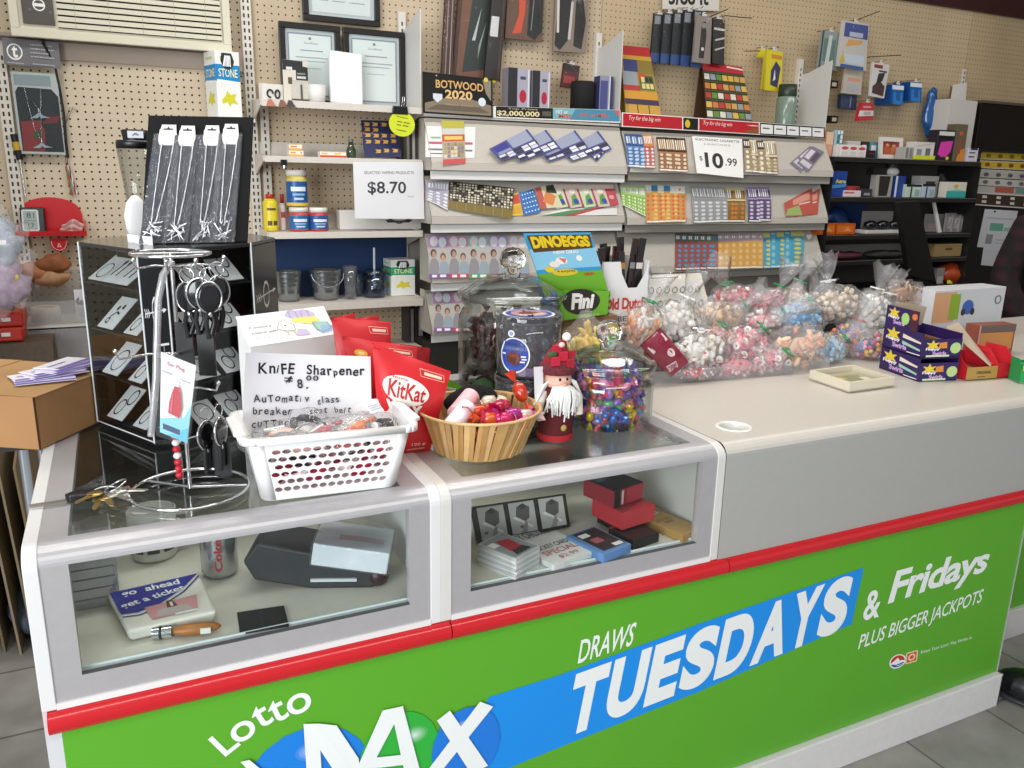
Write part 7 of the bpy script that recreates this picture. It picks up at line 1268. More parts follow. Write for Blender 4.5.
x, z, w, h = std(943, 92, 973, 150, D-.14, zd[0]); h = PY(958, 100, D-.14).z-z; t = thing('open_carton', 'open white carton with raised flap behind the brown green box', 'carton', (x, D-.16, z), R(4)); MB().box(-w/2, 0, 0, w/2, .10, h, M('#d3cdc8', .6)).box(-w/2+.004, .004, h-.004, w/2-.004, .096, h+.0006, M('#5a4634', .8)).build('carton_body', t, bevel=.001); MB().slab((-w/2, 0, h), (0.01, 0, h), (-.01, -.005, h+.09), (-w/2, -.002, h+.07), .002, M('#dad5d0', .6)).build('flap', t); MB().slab((.01, .1, h), (w/2, .1, h), (w/2-.03, .1, h+.07), (.01, .1, h+.08), .002, M('#7a6248', .8)).build('flap', t)
tag(MB().box(-.012, -.004, 0, .012, .004, .09, M('#dcd6cb', .5)).art(quadmap((-.012, -.004, 0), (.012, -.004, 0), (.012, -.004, .09), (-.012, -.004, .09)), [('r', .3, .15+.28*i, .7, .3+.28*i, '#5a5048') for i in range(3)]).build('shelf_standard', loc=PY(962, 86, D-.006)), 'short white slotted post end behind the open white carton', 'shelf post')
# second dark shelf
bx(831, 171, 846, 196, yD+.03, zd[1], .05, 'cookie_box', 'blue box with yellow lettering on second dark shelf', 'box', '#1e3f8f', [('t', 'Aero', .3, .52, .95, .68, '#e0d04a', dict(bold=.03)), ('p', [(0, .3), (1, .4), (1, .5), (0, .45)], '#4a8ac4')], R(-4))
t_ = MB(); t_.tube([(.05*math.cos(a), .02*math.sin(a), .012+.008*k) for k in range(4) for a in [6.2832*i/16 for i in range(16)]], .005, 6, M('#b03a36', .5)); x, z, w, h = std(845, 182, 858, 193, yD+.1, zd[1]); tag(t_.build('red_cord_coil', loc=(x, yD+.1, z+.012)), 'coil of red cord beside blue lettered box', 'cord coil')
bx(844, 190.5, 861, 196.5, yD+.02, zd[1], .05, 'packet', 'low white and pink packet in front of red cord coil', 'packet', '#dfd6d6', [('r', 0, .5, .6, .8, '#c9707a')]); bx(862, 189, 872, 196.5, yD+.02, zd[1], .04, 'packet', 'low dark packet beside the grey handset', 'packet', '#3a3440', [('r', .2, .2, .8, .5, '#9a94a4')])
bx(876, 175, 892, 197, yD+.04, zd[1], .04, 'handset_pack', 'grey pack holding dark handset on second dark shelf', 'package', '#a9a49c', [('p', [(.2, .05), (.75, .05), (.85, .95), (.15, .95)], '#2b2825')]); bx(895, 176, 905, 197, yD+.04, zd[1], .05, 'tall_blue_box', 'tall blue box under the round white lamp', 'box', '#223f8a', [('r', .0, 0, .2, 1, '#cfd8e0')])
x, z, w, h = std(891, 168, 905, 179, yD+.04, zd[1]); t = thing('puck_lamp', 'round white lamp with dark cap above tall blue box', 'lamp', (x, yD+.08, PY(898, 176.4, yD+.04).z)); MB().ell((0, 0, .022), .036, .036, .026, M('#d9d6d0', .3), 20, 12).build('lamp_dome', t); MB().cyl((0, 0, .044), (0, 0, .062), .036, .034, 20, M('#2a221c', .5)).build('lamp_cap', t)
bx(874, 167.5, 890, 173, yD+.08, PY(880, 175, yD+.04).z, .05, 'dark_box', 'flat dark box lying on top of the grey handset pack', 'box', '#231f1d', [])
for i, (a, b, tp, c, lb) in enumerate(((906, 921, 184.5, '#c3d6c4', 'pale green box with dark top band, left of the middle pair'), (922, 935, 184, '#b9c4d8', 'pale blue box with dark top band, right of the middle pair'))): bx(a, tp, b, 197, yD+.02, zd[1], .05, 'goods_box', lb, 'box', c, [('r', 0, .82, 1, 1, '#1f1d1e'), ('r', .3, .0, .4, .8, '#222'), ('r', .6, .1, .9, .6, '#8fb0a8')])
bx(920, 176, 938, 196, yD+.10, zd[1], .06, 'goods_box', 'white box with dark print behind the dark banded boxes', 'box', '#c6c2bc', [('r', .3, .55, .8, .75, '#3a3632'), ('r', .15, .1, .85, .4, '#a39d95')])
bx(946, 182, 967, 197.5, yD+.03, zd[1], .05, 'tissue_box', 'white and turquoise box with yellow logo on second dark shelf', 'box', '#e3ddcc', [('r', 0, 0, 1, .42, '#3fb0ac'), ('c', .45, .72, .12, '#d8b63a'), ('p', [(0, .42), (.5, .55), (1, .42)], '#8fd0c8')], R(3))
tag(MB().ell((0, 0, .05), .05, .03, .075, FILM(), 16, 14, fn=lambda q: q*(1+.3*mnoise.noise(q*30))).build('film_bag', loc=(PY(945, 185, yD+.14).x, yD+.17, zd[1])), 'crumpled clear film bag behind the turquoise box', 'bag')
# third dark shelf
for i in range(2): bx(816+19*i, 223.5, 836+19*i, 239.5, yD+.02, zd[2], .07, 'orange_box', 'bright orange box on third dark shelf, %s of the two' % ('left', 'right')[i], 'box', '#c85a17', [('r', .1, .2, .9, .8, '#d9702a'), ('p', [(.4, .3), (.8, .3), (.6, .7)], '#e09a5a')], 0, 'orange boxes on the third dark shelf')
x, z, w, h = std(830, 208, 850, 224, yD+.14, zd[2]); tag(MB().ell((0, 0, .065), .09, .04, .065, M('#16386f', .3, coat=.4), 18, 12, fn=lambda q: q*(1+.3*mnoise.noise(q*18))).build('blue_bag', loc=(x, yD+.16, z)), 'dark blue crinkled bag behind the bright orange boxes', 'bag')
bx(862, 211, 892, 238, yD+.12, zd[2], .01, 'backing_card', 'grey card behind the sunglasses on third dark shelf', 'card', '#8f8c89', [('r', .05, .2, .4, .5, '#6f6c6a')])
x, z, w, h = std(862, 221, 902, 238, yD+.05, zd[2]); t = thing('sunglasses_tray', 'white tray of dark sunglasses on third dark shelf', 'tray', (x, yD+.02, z)); MB().box(-w/2, 0, 0, w/2, .09, .02, M('#d6d2ce', .4)).build('tray_base', t, bevel=.004)
for i in range(3): MB().ell((-w*.3+w*.3*i, .03, .045), w*.15, .03, .024, M('#14161c', .15, coat=.4), 14, 8).build('dark_lens', t)
bx(925, 214, 943, 234, yD+.10, zd[2], .01, 'white_card', 'grey white card leaning on third dark shelf behind the white strip', 'card', '#a59f9b', [('r', .2, .2, .8, .5, '#c3a9a4')]); 
bl = PY(938, 232, yD+.05); tag(MB().slab((-.085, 0, .165), (-.07, 0, .17), (.02, 0, .0), (-.01, 0, .0), .01, M('#e6e2de', .5)).build('white_strip', loc=(bl.x-.0, yD+.05, zd[2]+.001)), 'white folded strip leaning on third dark shelf right of black screen', 'strip')
for i in range(3): bx(944+7*i, 213+1.5*i, 957+6*i, 233.5, yD+.06, zd[2], .012, 'blister_pack', 'clear silver blister pack in row on third dark shelf, %s' % ('left', 'middle', 'right')[i], 'package', '#8d8a88', [('r', .2, .2, .8, .8, '#b9b6b2'), ('l', [(.3, .3), (.6, .7), (.7, .4)], .06, '#5a5754')], R(10), 'silver blister packs on the third dark shelf')
# fourth and fifth
for i, (a, b, c) in enumerate(((820, 866, '#5a2630'), (868, 908, '#3a3330'))):
    x, z, w, h = std(a, 253, b, 263, yD+.05, zd[3]); tag(MB().ell((0, 0, .02), w/2, .06, .022, M(c, .8, grain=.3, gscale=20), 20, 8, fn=lambda q: Vector((q.x, q.y, q.z*(1+.4*mnoise.noise(q*20))))).build('folded_cloth', loc=(x, yD+.08, z)), 'folded %s cloth lying on fourth dark shelf' % ('maroon', 'dark grey')[i], 'cloth')
bx(820, 244, 908, 259, yD+.2, zd[3], .004, 'grey_sheet', 'long grey sheet behind the folded cloths on fourth dark shelf', 'sheet', '#8b8783', [])
bx(934, 244, 961, 261, yD+.03, zd[3], .08, 'cardboard_tray', 'light brown open carton on fourth dark shelf under the blister packs', 'carton', '#a08458', [('r', .4, .5, .65, .7, '#5a4226'), ('r', .0, .9, 1, 1, '#b99c6c')])
x, z, w, h = std(946, 268, 970, 281, yD+.03, .80); tag(MB().ell((0, 0, .055), w/2, .06, .06, M('#c64a1c', .35, coat=.4), 18, 12, fn=lambda q: q*(1+.25*mnoise.noise(q*22))).build('orange_bag', loc=(x, yD+.08, .80)), 'crumpled orange bag on lowest dark shelf', 'bag'); bx(937, 268, 944, 284, yD+.02, .80, .05, 'grey_box', 'narrow grey box left of crumpled orange bag', 'box', '#8f8d88', [('r', .1, .1, .9, .5, '#b9b6b0')]); tag(MB().disc((0, 0, 0), .022, 18, M('#d8da3a', .5), (0, -1, .6)).disc((0, .002, 0), .022, 18, M('#a8aa2a', .5), (0, 1, -.6)).build('price_sticker', loc=PY(950, 283.5, yD-.012)), 'round yellow price sticker under the crumpled orange bag', 'sticker')
# black till screen, seen from its back, standing on the counter side
yT = 1.62; P_ = [PY(*q, yT) for q in ((910, 276), (937, 284), (919, 201), (899, 202))]; o = P_[0].copy()
t = thing('till_screen', 'slim black screen on wide black foot in front of dark shelving', 'screen', o); a = [q-o for q in P_]; MB().slab(*a, .03, M('#131314', .4)).build('screen', t, bevel=.003)
f = [PY(*q, yT-.05)-o for q in ((886, 274), (914, 286), (938, 287), (936, 282))]; b4 = [q+Vector((.0, .0, -.012)) for q in f]; MB().hexa(b4+f, M('#111112', .4)).build('foot', t, bevel=.002)
bt_ = min(q.z for q in b4)+o.z-.031
tag(MB().box(-.5, -.14, 0, .55, .10, .03, M('#242220', .6)).box(-.48, -.12, -bt_+.001, .53, .08, 0, M('#2a2826', .6)).build('back_table', loc=(o.x, yT, min(q.z for q in b4)+o.z-.031)), 'low dark table behind counter under black till screen', 'table')
# black wall screen, poster, papers, person
bl, tl = PY(976, 150, D-.1), PY(975, 106, D-.1); t = thing('wall_screen', 'large black wall screen at right edge above product chart', 'screen', (bl.x, D-.1, 1.545)); MB().box(0, .01, 0, .85, .06, .27, M('#0f0e0e', .25)).build('panel', t, bevel=.003); MB().box(-.004, 0, .262, .855, .07, .276, M('#5d5348', .4)).box(-.004, 0, -.006, .855, .07, .006, M('#171615', .4)).build('bezel', t)
struct('trim_4', MB().box(4.52, D-.06, 0, 5.9, D-.005, 1.5, M('#121110', .6)))
yP = D-.0645; bl, br, tr, tl = PY(975, 205, yP), PY(1060, 211, yP), PY(1062, 154, yP), PY(982, 151, yP); o = bl.copy(); mb = MB(); mb.slab(bl-o, br-o, tr-o, tl-o, .004, M('#e2ded6', .5)); f_ = quadmap(bl-o, br-o, tr-o, tl-o); random.seed(31)
mb.art(f_, [('r', .0, .86, 1, .99, '#d6b93a'), ('r', .0, .70, 1, .82, '#cfae34'), ('r', .0, .52, 1, .66, '#b9b4ac'), ('r', .0, .38, 1, .5, '#c9c4bc'), ('r', .0, .24, 1, .36, '#bdb7b0'), ('r', .2, .26, .42, .36, '#b85a44'), ('r', .44, .26, .62, .36, '#7a9a8c'), ('r', 0, .02, 1, .22, '#3f2e24'), ('r', 0, .83, 1, .85, '#2c2020'), ('r', 0, .67, 1, .69, '#2c2020'), ('r', 0, .505, 1, .52, '#2c2020'), ('r', 0, .365, 1, .375, '#2c2020')]+[('c', .08+.14*i, v, .03, c, .035) for i in range(7) for v, c in ((.92, '#8a6a2a'), (.76, '#8a4a2a'), (.58, '#5f5660'), (.44, '#6f6870'))]+[('r', .06+.16*i, v, .11+.16*i, v+.05, '#d9d4cc') for i in range(6) for v in (.05, .14)]); tag(mb.build('hanging_chart', loc=o), 'yellow and brown product chart pinned under black wall screen', 'poster')
for i, (px, lb, ar) in enumerate((([(977, 247), (1010, 249), (1018, 211), (985, 209)], 'white paper with green blocks pinned below product chart', [('r', .25, .45, .65, .65, '#6fa896'), ('r', .68, .45, .95, .55, '#8fbcae'), ('r', .1, .75, .9, .8, '#b9bcc2'), ('r', .2, .1, .4, .35, '#8d9096'), ('r', .5, .2, .95, .24, '#b9bcc2'), ('r', .5, .12, .95, .15, '#b9bcc2'), ('c', .3, .95, .03, '#333', .03)]), ([(981, 265), (1002, 267), (1005, 247), (984, 245)], 'smaller blank white paper below the green block paper', [('r', .1, .7, .8, .74, '#c3c6cc')]))):
    p_ = [PY(*q, D-.0625-.0015*i) for q in px]; o = p_[0].copy(); mb = MB(); a = [q-o for q in p_]; mb.slab(*a, .001, M('#d3d3d8', .6)); mb.art(quadmap(*a), ar); tag(mb.build('hanging_paper', loc=o), lb, 'paper')
# person at the right edge: one continuous skinned body, seen from behind the counter
def person():
    px_ = PY(1018, 330, 1.05); x, y = px_.x+.215, 1.05
    J = [((0, 0, .93), .14), ((0, .01, 1.08), .135), ((0, .015, 1.24), .15), ((0, .01, 1.36), .12), ((0, 0, 1.45), .06), ((0, -.01, 1.50), .055), ((0, -.02, 1.58), .092), ((0, -.02, 1.67), .09),
         ((-.17, .01, 1.37), .07), ((-.25, -.0, 1.14), .062), ((-.23, -.16, .98), .048), ((-.16, -.30, .965), .034), ((.17, .01, 1.37), .07), ((.25, 0, 1.14), .062), ((.23, -.16, .98), .048), ((.16, -.30, .965), .034),
         ((-.09, -.02, .87), .095), ((-.12, -.42, .84), .07), ((-.12, -.36, .44), .05), ((-.12, -.48, .39), .04), ((.09, -.02, .87), .095), ((.12, -.42, .84), .07), ((.12, -.36, .44), .05), ((.12, -.48, .39), .04)]
    E_ = [(0, 1), (1, 2), (2, 3), (3, 4), (4, 5), (5, 6), (6, 7), (3, 8), (8, 9), (9, 10), (10, 11), (3, 12), (12, 13), (13, 14), (14, 15), (0, 16), (16, 17), (17, 18), (18, 19), (0, 20), (20, 21), (21, 22), (22, 23)]
    for s_, h in ((-1, 11), (1, 15)):
        b = Vector(J[h][0])
        for k, (dx, dy, dz, l) in enumerate(((-.028, -.02, .005, .06), (-.01, -.03, .01, .07), (.01, -.03, .008, .066), (.026, -.024, .0, .052))): i0 = len(J); J.append((tuple(b+Vector((dx, dy, dz))), .010)); J.append((tuple(b+Vector((dx*1.2, dy-l*.5, dz-.012))), .0085)); J.append((tuple(b+Vector((dx*1.2, dy-l*.8, dz-.034))), .0075)); E_ += [(h, i0), (i0, i0+1), (i0+1, i0+2)]
        i0 = len(J); J.append((tuple(b+Vector((-s_*.035, -.004, .0))), .011)); J.append((tuple(b+Vector((-s_*.05, -.035, -.01))), .009)); E_ += [(h, i0), (i0, i0+1)]
    me = bpy.data.meshes.new('body'); me.from_pydata([j[0] for j in J], E_, []); t = thing('person', 'person in dark maroon plaid jacket sitting behind counter at right edge', 'person', (x, y, -.19), R(-25)); ob = bpy.data.objects.new('body', me); COL.objects.link(ob); ob.parent = t
    md = ob.modifiers.new('skin', 'SKIN'); md.use_smooth_shade = True
    for v, (p, r) in zip(me.skin_vertices[0].data, J): v.radius = (r, r*.85 if r > .1 else r)
    me.skin_vertices[0].data[0].use_root = True
    sb = ob.modifiers.new('soft', 'SUBSURF'); sb.levels = sb.render_levels = 2
    m = bpy.data.materials.new('maroon_plaid'); m.use_nodes = True; nt = m.node_tree; b = nt.nodes['Principled BSDF']; b.inputs['Roughness'].default_value = .9
    tc = nt.nodes.new('ShaderNodeTexCoord'); sp = nt.nodes.new('ShaderNodeSeparateXYZ'); nt.links.new(tc.outputs['Object'], sp.inputs[0])
    w1 = nt.nodes.new('ShaderNodeTexWave'); w1.inputs['Scale'].default_value = 5; w1.bands_direction = 'Z'; nt.links.new(tc.outputs['Object'], w1.inputs[0])
    w2 = nt.nodes.new('ShaderNodeTexWave'); w2.inputs['Scale'].default_value = 5; w2.bands_direction = 'X'; nt.links.new(tc.outputs['Object'], w2.inputs[0])
    ml = nt.nodes.new('ShaderNodeMath'); ml.operation = 'MULTIPLY'; nt.links.new(w1.outputs['Fac'], ml.inputs[0]); nt.links.new(w2.outputs['Fac'], ml.inputs[1])
    cr = nt.nodes.new('ShaderNodeValToRGB'); cr.color_ramp.elements[0].color = (*rgb('#140a0c'), 1); cr.color_ramp.elements[1].color = (*rgb('#33101a'), 1); nt.links.new(ml.outputs[0], cr.inputs['Fac'])
    # head, hands and trousers by height
    def zramp(a, b_, base, colr):
        g = nt.nodes.new('ShaderNodeMath'); g.operation = 'GREATER_THAN' if a else 'LESS_THAN'; g.inputs[1].default_value = b_; nt.links.new(sp.outputs[2], g.inputs[0]); mx = nt.nodes.new('ShaderNodeMix'); mx.data_type = 'RGBA'; nt.links.new(g.outputs[0], mx.inputs[0]); nt.links.new(base, mx.inputs[6]); mx.inputs[7].default_value = (*rgb(colr), 1); return mx.outputs[2]
    c = zramp(False, .88, cr.outputs[0], '#14151a'); c = zramp(True, 1.455, c, '#c99b82'); 
    g = nt.nodes.new('ShaderNodeMath'); g.operation = 'LESS_THAN'; g.inputs[1].default_value = -5.0; nt.links.new(sp.outputs[1], g.inputs[0]); mx = nt.nodes.new('ShaderNodeMix'); mx.data_type = 'RGBA'; nt.links.new(g.outputs[0], mx.inputs[0]); nt.links.new(c, mx.inputs[6]); mx.inputs[7].default_value = (*rgb('#c99b82'), 1); nt.links.new(mx.outputs[2], b.inputs['Base Color'])
    me.materials.append(m)
    hm = MB(); hm.ell((0, .005, 1.67), .098, .105, .085, M('#2a1d17', .8, bump=.6, gscale=60), 20, 14, fn=lambda q: Vector((q.x, q.y, q.z)) if q.y > -.05 else q*.86); hm.build('hair', t)
    fm = MB(); fm.ell((-.033, -.098, 1.645), .012, .006, .008, WHITE, 10, 8).ell((.033, -.098, 1.645), .012, .006, .008, WHITE, 10, 8).ell((-.033, -.104, 1.645), .005, .003, .006, BLK, 8, 6).ell((.033, -.104, 1.645), .005, .003, .006, BLK, 8, 6); fm.build('eyes', t)
    MB().ell((0, -.115, 1.615), .014, .018, .022, M('#c4937a', .6), 10, 8).build('nose', t); MB().ell((0, -.098, 1.575), .024, .006, .006, M('#9a5a52', .6), 12, 6).build('mouth', t)
    for s_ in (-1, 1): MB().ell((s_*.094, -.01, 1.62), .009, .02, .03, M('#c4937a', .6), 10, 8).build('ear', t)
person()
sp_ = PY(1018, 330, 1.05); t = thing('stool', 'black round stool under the person at right edge', 'stool', (sp_.x+.215, 1.06, 0)); MB().cyl((0, 0, .52), (0, 0, .565), .17, .165, 24, M('#17171a', .5)).build('seat', t); MB().cyl((0, 0, .05), (0, 0, .52), .025, .025, 14, CHR).build('pole', t); MB().cyl((0, 0, 0), (0, 0, .03), .19, .18, 24, M('#2a2a2e', .4, .5)).build('foot', t)
p = PZ(1018, 712, 0); t = thing('shoe', 'black shiny shoe on floor beside right end of counter', 'shoe', (p.x+.09, p.y-.02, 0), R(-60)); MB().ell((0, 0, .045), .13, .05, .045, M('#121416', .25, coat=.5), 22, 12, fn=lambda q: Vector((q.x, q.y*(1-.2*q.x/.13), max(-.03, q.z)*(1-.35*q.x/.13)))).build('upper', t); MB().ell((0, 0, .012), .138, .054, .014, M('#2a2e31', .4), 22, 8).build('sole', t)
# ================================================================== inside the two glass cases
CZ = .633+.037
def on(px, py, dz=0.0): p = PZ(px, py, CZ); p.z += dz; return p
p = Vector((.066, .225, CZ))
for i in range(6): tag(MB().box(-.038, -.03, 0, .038, .05, .001, ACRY()).box(-.038, -.03, 0, .038, -.029, .016, clear('box_plastic', '#e9edf0', .2, .1, haze=.25)).box(-.038, -.03, .015, .038, .05, .016, clear('box_plastic', '#e9edf0', .2, .1, haze=.25)).build('clear_box', loc=p+Vector((-.004*(i % 2), 0, .0175*i))), 'clear plastic lid box in the stack at left of left case', 'box', 'clear boxes stacked in the left case')
p = Vector((.165, .36, CZ)); t = thing('mug', 'white mug with dark square pictures behind the coin tray', 'mug', p); MB().lathe([(0, 0), (.036, 0), (.04, .006), (.042, .09), (.039, .09), (.037, .01), (0, .008)], 28, M('#d9d7d0', .3)).build('mug_body', t); mb = MB(); lm = cylmap((0, 0), .0425, .02, .05, R(-150), R(-40)); mb.art(lm, [('r', .05+.34*i, 0, .3+.34*i, 1, '#3a3f33') for i in range(3)]+[('r', .12+.34*i, .25, .22+.34*i, .75, '#a9a48a') for i in range(3)], 8); mb.build('picture_band', t); MB().tube([(.04, .0, .075), (.062, .01, .07), (.064, .01, .035), (.041, .0, .02)], .005, 8, M('#d9d7d0', .3)).build('handle', t)
p = on(217, 579); p += Vector((.008, .018, 0)); t = thing('drink_can', 'silver drink can with red lettering behind the coin tray', 'can', p); SIL = M('#b9bbbd', .22, .8); MB().lathe([(0, .004), (.022, .0), (.026, .004), (.031, .012), (.031, .085), (.026, .097), (.027, .1), (.024, .099), (0, .096)], 28, SIL).build('can_body', t); mb = MB(); lm = cylmap((0, 0), .0314, .012, .085, R(-160), R(-60)); mb.art(lambda u, v, h=0: lm(u, v, h), [('t', 'Coke', .2, .38, 1.02, .62, '#b8283a', dict(bold=.02, rot=1.5708))], 8); mb.build('printed_lettering', t)
# coin tray
Z_ = Vector((0, 0, .020)); c = [PZ(*q, CZ+.022)-Z_ for q in ((106, 593), (199, 572), (218, 611), (127, 632))]; o = c[3].copy(); q = [a-o for a in (c[3], c[2], c[1], c[0])]; f0 = quadmap(*[a+Z_ for a in q])
t = thing('coin_tray', 'white coin tray with blue band reading go ahead get a ticket', 'tray', o); mb = MB(); mb.hexa([a*.94+sum(q, Vector())*.015 for a in q]+[a+Z_ for a in q], M('#dedad0', .35)); mb.build('tray_body', t, bevel=.006, seg=3)
mb = MB(); mb.art(lambda u, v, h=0: f0(u, v, h+.0006), [('p', [(.03, .96), (.03, .40), (.2, .36), (.45, .44), (.75, .68), (.97, .96)], '#2b2f8e'), ('l', [(.03, .33), (.2, .29), (.45, .37), (.75, .60), (.98, .90)], .02, '#2b2f8e'), ('t', 'go  ahead', .13, .76, .75, .93, '#f0f0f2', dict(bold=.02, rot=-.0)), ('t', 'get a ticket', .06, .54, .78, .70, '#f0f0f2', dict(bold=.02, rot=.18)), ('p', [(.3, .12), (.8, .12), (.86, .46), (.28, .42)], '#c98f8f'), ('p', [(.35, .15), (.75, .15), (.72, .3), (.4, .3)], '#b3a8a2'), ('p', [(.5, .3), (.62, .3), (.58, .46), (.52, .46)], '#5a2f28'), ('t', '1', .545, .32, .575, .42, '#e6d8c8'), ('r', .55, .1, .8, .14, '#e6e2dc')], h0=.0006); mb.build('printed_face', t)
a, b = on(153, 640), on(222, 632); d = (b-a); t = thing('pocket_knife', 'wooden handled pocket knife in front of the coin tray', 'knife', a+Vector((0, .0, .011)), math.atan2(d.y, d.x)); L = d.length
mb = MB(); mb.ell((L*.62, 0, 0), L*.38, .011, .009, M('#a8692f', .4, grain=.15, gscale=60), 16, 10); mb.build('wood_handle', t); MB().cyl((0, 0, 0), (L*.28, 0, 0), .009, .010, 14, CHR).cyl((L*.1, 0, 0), (L*.14, 0, 0), .0098, .0098, 14, BLK).build('steel_ferrule', t); MB().box(L*.7, -.0115, -.004, L*.85, -.010, .005, M('#e6e2dc', .5)).build('price_sticker', t)
c = [on(240, 635), on(289, 627), on(284, 607), on(237, 614)]; o = c[0].copy(); mb = MB(); q = [a-o+Vector((0, 0, .003)) for a in c]; mb.slab(*q, .003, M('#232327', .5)); mb.art(quadmap(*q), [('r', .47, 0, .49, 1, '#3a3a3e')]); tag(mb.build('card_wallet', loc=o), 'small black folded card wallet on left case floor', 'wallet')
o = Vector((.425, .14, CZ)); t = thing('card_machine', 'dark grey card machine on its side in the left case', 'card machine', o, R(-22)); t.scale = (.86,)*3; DG = M('#2f3035', .5); MB().prism([(-.15, .06), (-.13, .02), (-.02, .0), (.10, 0), (.12, .02), (.12, .045), (.0, .075), (-.12, .1)], -.035, .075, DG, 'y').build('machine_body', t, bevel=.006, seg=3); MB().box(-.02, -.04, .018, .07, -.035, .024, M('#c9ccd0', .3)).build('trim_strip', t); MB().ell((.11, -.02, .022), .022, .022, .022, M('#3a1f25', .4), 14, 10).build('roller', t)
t = thing('wrapped_box', 'pale box in clear wrap lying on the dark card machine', 'box', o+Vector((.045, -.02, .044)), R(-22), None, (0, R(9), R(-22))); t.scale = (1.15,)*3; MB().box(-.055, -.04, .0, .055, .045, .034, M('#e2e5ee', .4, grain=.05)).art(quadmap((-.055, -.04, .034), (.055, -.04, .034), (.055, .045, .034), (-.055, .045, .034)), [('r', .3, .3, .9, .5, '#d3b9bc'), ('r', .1, .6, .5, .8, '#e6e6ea')]).build('carton', t, bevel=.002); MB().box(-.058, -.044, -.001, .058, .048, .037, FILM()).build('clear_wrap', t, bevel=.004)
# hockey cards case
c = [PY(478, 535, .16), PY(571, 517, .16), PY(566, 484, .20), PY(471, 497, .20)]; o = c[0].copy(); o.z = CZ+.002; q = [a-c[0] for a in c]; t = thing('photo_frame', 'black frame of three black and white hockey pictures in right case', 'picture frame', o); f0 = quadmap(*q); mb = MB(); mb.slab(*q, .008, M('#1a1817', .4)); mb.build('frame', t, bevel=.001)
for i in range(3):
    mb = MB(); mb.art(lambda u, v, h=0: f0(.05+.32*i+.27*u, .08+.86*v, h), [('r', 0, 0, 1, 1, '#b5b3b0'), ('p', [(.2, .45), (.45, .3), (.75, .45), (.8, .8), (.55, .95), (.3, .85)], '#55534f'), ('c', .52, .84, .12, '#3a3836', .08), ('p', [(.1, .5), (.8, .12), (.86, .18), (.2, .56)], '#dcdad6'), ('c', .2+.2*i, .2, .07, '#6a6864', .05), ('p', [(.35, .0), (.55, .35), (.65, .35), (.6, 0)], '#8d8a86')]); mb.build('hockey_picture', t)
for i in range(8):
    mb = MB(); mb.box(-.034, -.045, 0, .034, .045, .0048, M(('#d3d2d0', '#b9b8b8')[i % 2], .5)); 
    if i == 7: mb.art(quadmap((-.034, -.045, .0048), (.034, -.045, .0048), (.034, .045, .0048), (-.034, .045, .0048)), [('r', .05, .05, .95, .95, '#8b8d90'), ('p', [(.25, .3), (.7, .25), (.8, .7), (.4, .8)], '#a82a34'), ('p', [(.2, .1), (.8, .1), (.75, .3), (.3, .3)], '#2c2a2c'), ('r', .05, .6, .3, .8, '#e6e2e0')])
    tag(mb.build('hockey_card', loc=Vector((.742, .062, CZ+.0052*i)), rot=(0, 0, R(24+(i % 3)*1.5))), 'hockey card with red shirted player, topmost of its stack' if i == 7 else 'hockey card in the short stack at front left of right case', 'card', None if i == 7 else 'hockey cards stacked in the right case')
for k, (dx, dy, tx) in enumerate(((0, .0, [('t', 'HOCKEY CARDS', .05, .52, .95, .66, '#2a2a2e', dict(bold=.01)), ('t', 'SPECIAL', .12, .3, .9, .46, '#c05a64', dict(bold=.01)), ('t', '$2.99', .3, .1, .75, .22, '#c05a64')]), (-.035, .06, [('t', 'CHECK EM', .3, .82, .9, .92, '#2a2a2e'), ('t', 'HOCKEY CARDS', .05, .5, .98, .72, '#2a2a2e', dict(bold=.01))]))):
    mb = MB(); mb.box(-.05, -.055, 0, .05, .055, .012-.006*k, M('#dcdad8', .6)); h = .012-.006*k; mb.art(quadmap((-.05, -.055, h), (.05, -.055, h), (.05, .055, h), (-.05, .055, h)), tx); tag(mb.build('paper_pad', loc=Vector((.845+dx, .075+dy, CZ+.0003+.0*k)), rot=(0, 0, R(12))), ('white pad reading hockey cards special in red and black', 'white pad reading hockey cards half under the front pad')[k], 'paper pad')
def cbox(x, y, z, w, d, h, rz, col, art, label, name='game_box', front=None):
    mb = MB(); mb.box(-w/2, -d/2, 0, w/2, d/2, h, M(col, .4)); mb.art(quadmap((-w/2, -d/2, h), (w/2, -d/2, h), (w/2, d/2, h), (-w/2, d/2, h)), art)
    if front: mb.art(quadmap((-w/2, -d/2, 0), (w/2, -d/2, 0), (w/2, -d/2, h), (-w/2, -d/2, h)), front)
    return tag(mb.build(name, loc=(x, y, CZ+z+.0003), rot=(0, 0, R(rz)), bevel=.001), label, 'box')
cbox(.93, .058, 0, .075, .10, .018, 14, '#5f86b8', [('r', .15, .1, .95, .95, '#2a262c'), ('r', .2, .7, .5, .85, '#e6e2e0'), ('r', .3, .4, .6, .6, '#a85a64'), ('r', .6, .12, .9, .24, '#e0dcd8')], 'flat blue pack with dark label at middle of right case')
cbox(1.015, .065, 0, .07, .07, .02, 10, '#1c1a1a', [('r', 0, .9, 1, 1, '#b02a34')], 'flat black box under the red boxes in right case')
cbox(1.035, .135, .0, .075, .07, .022, 10, '#201d1d', [], 'black box at bottom of the red box stack in right case')
cbox(1.025, .12, .0225, .088, .09, .036, 10, '#b8323c', [('p', [(0, 0), (.9, .3), (1, 1), (0, 1)], '#8d2a32'), ('r', .0, .85, 1, 1, '#3a2224')], 'red box in the middle of the stack in right case', 'red_box', [('r', .02, .04, .98, .96, '#c43a42')])
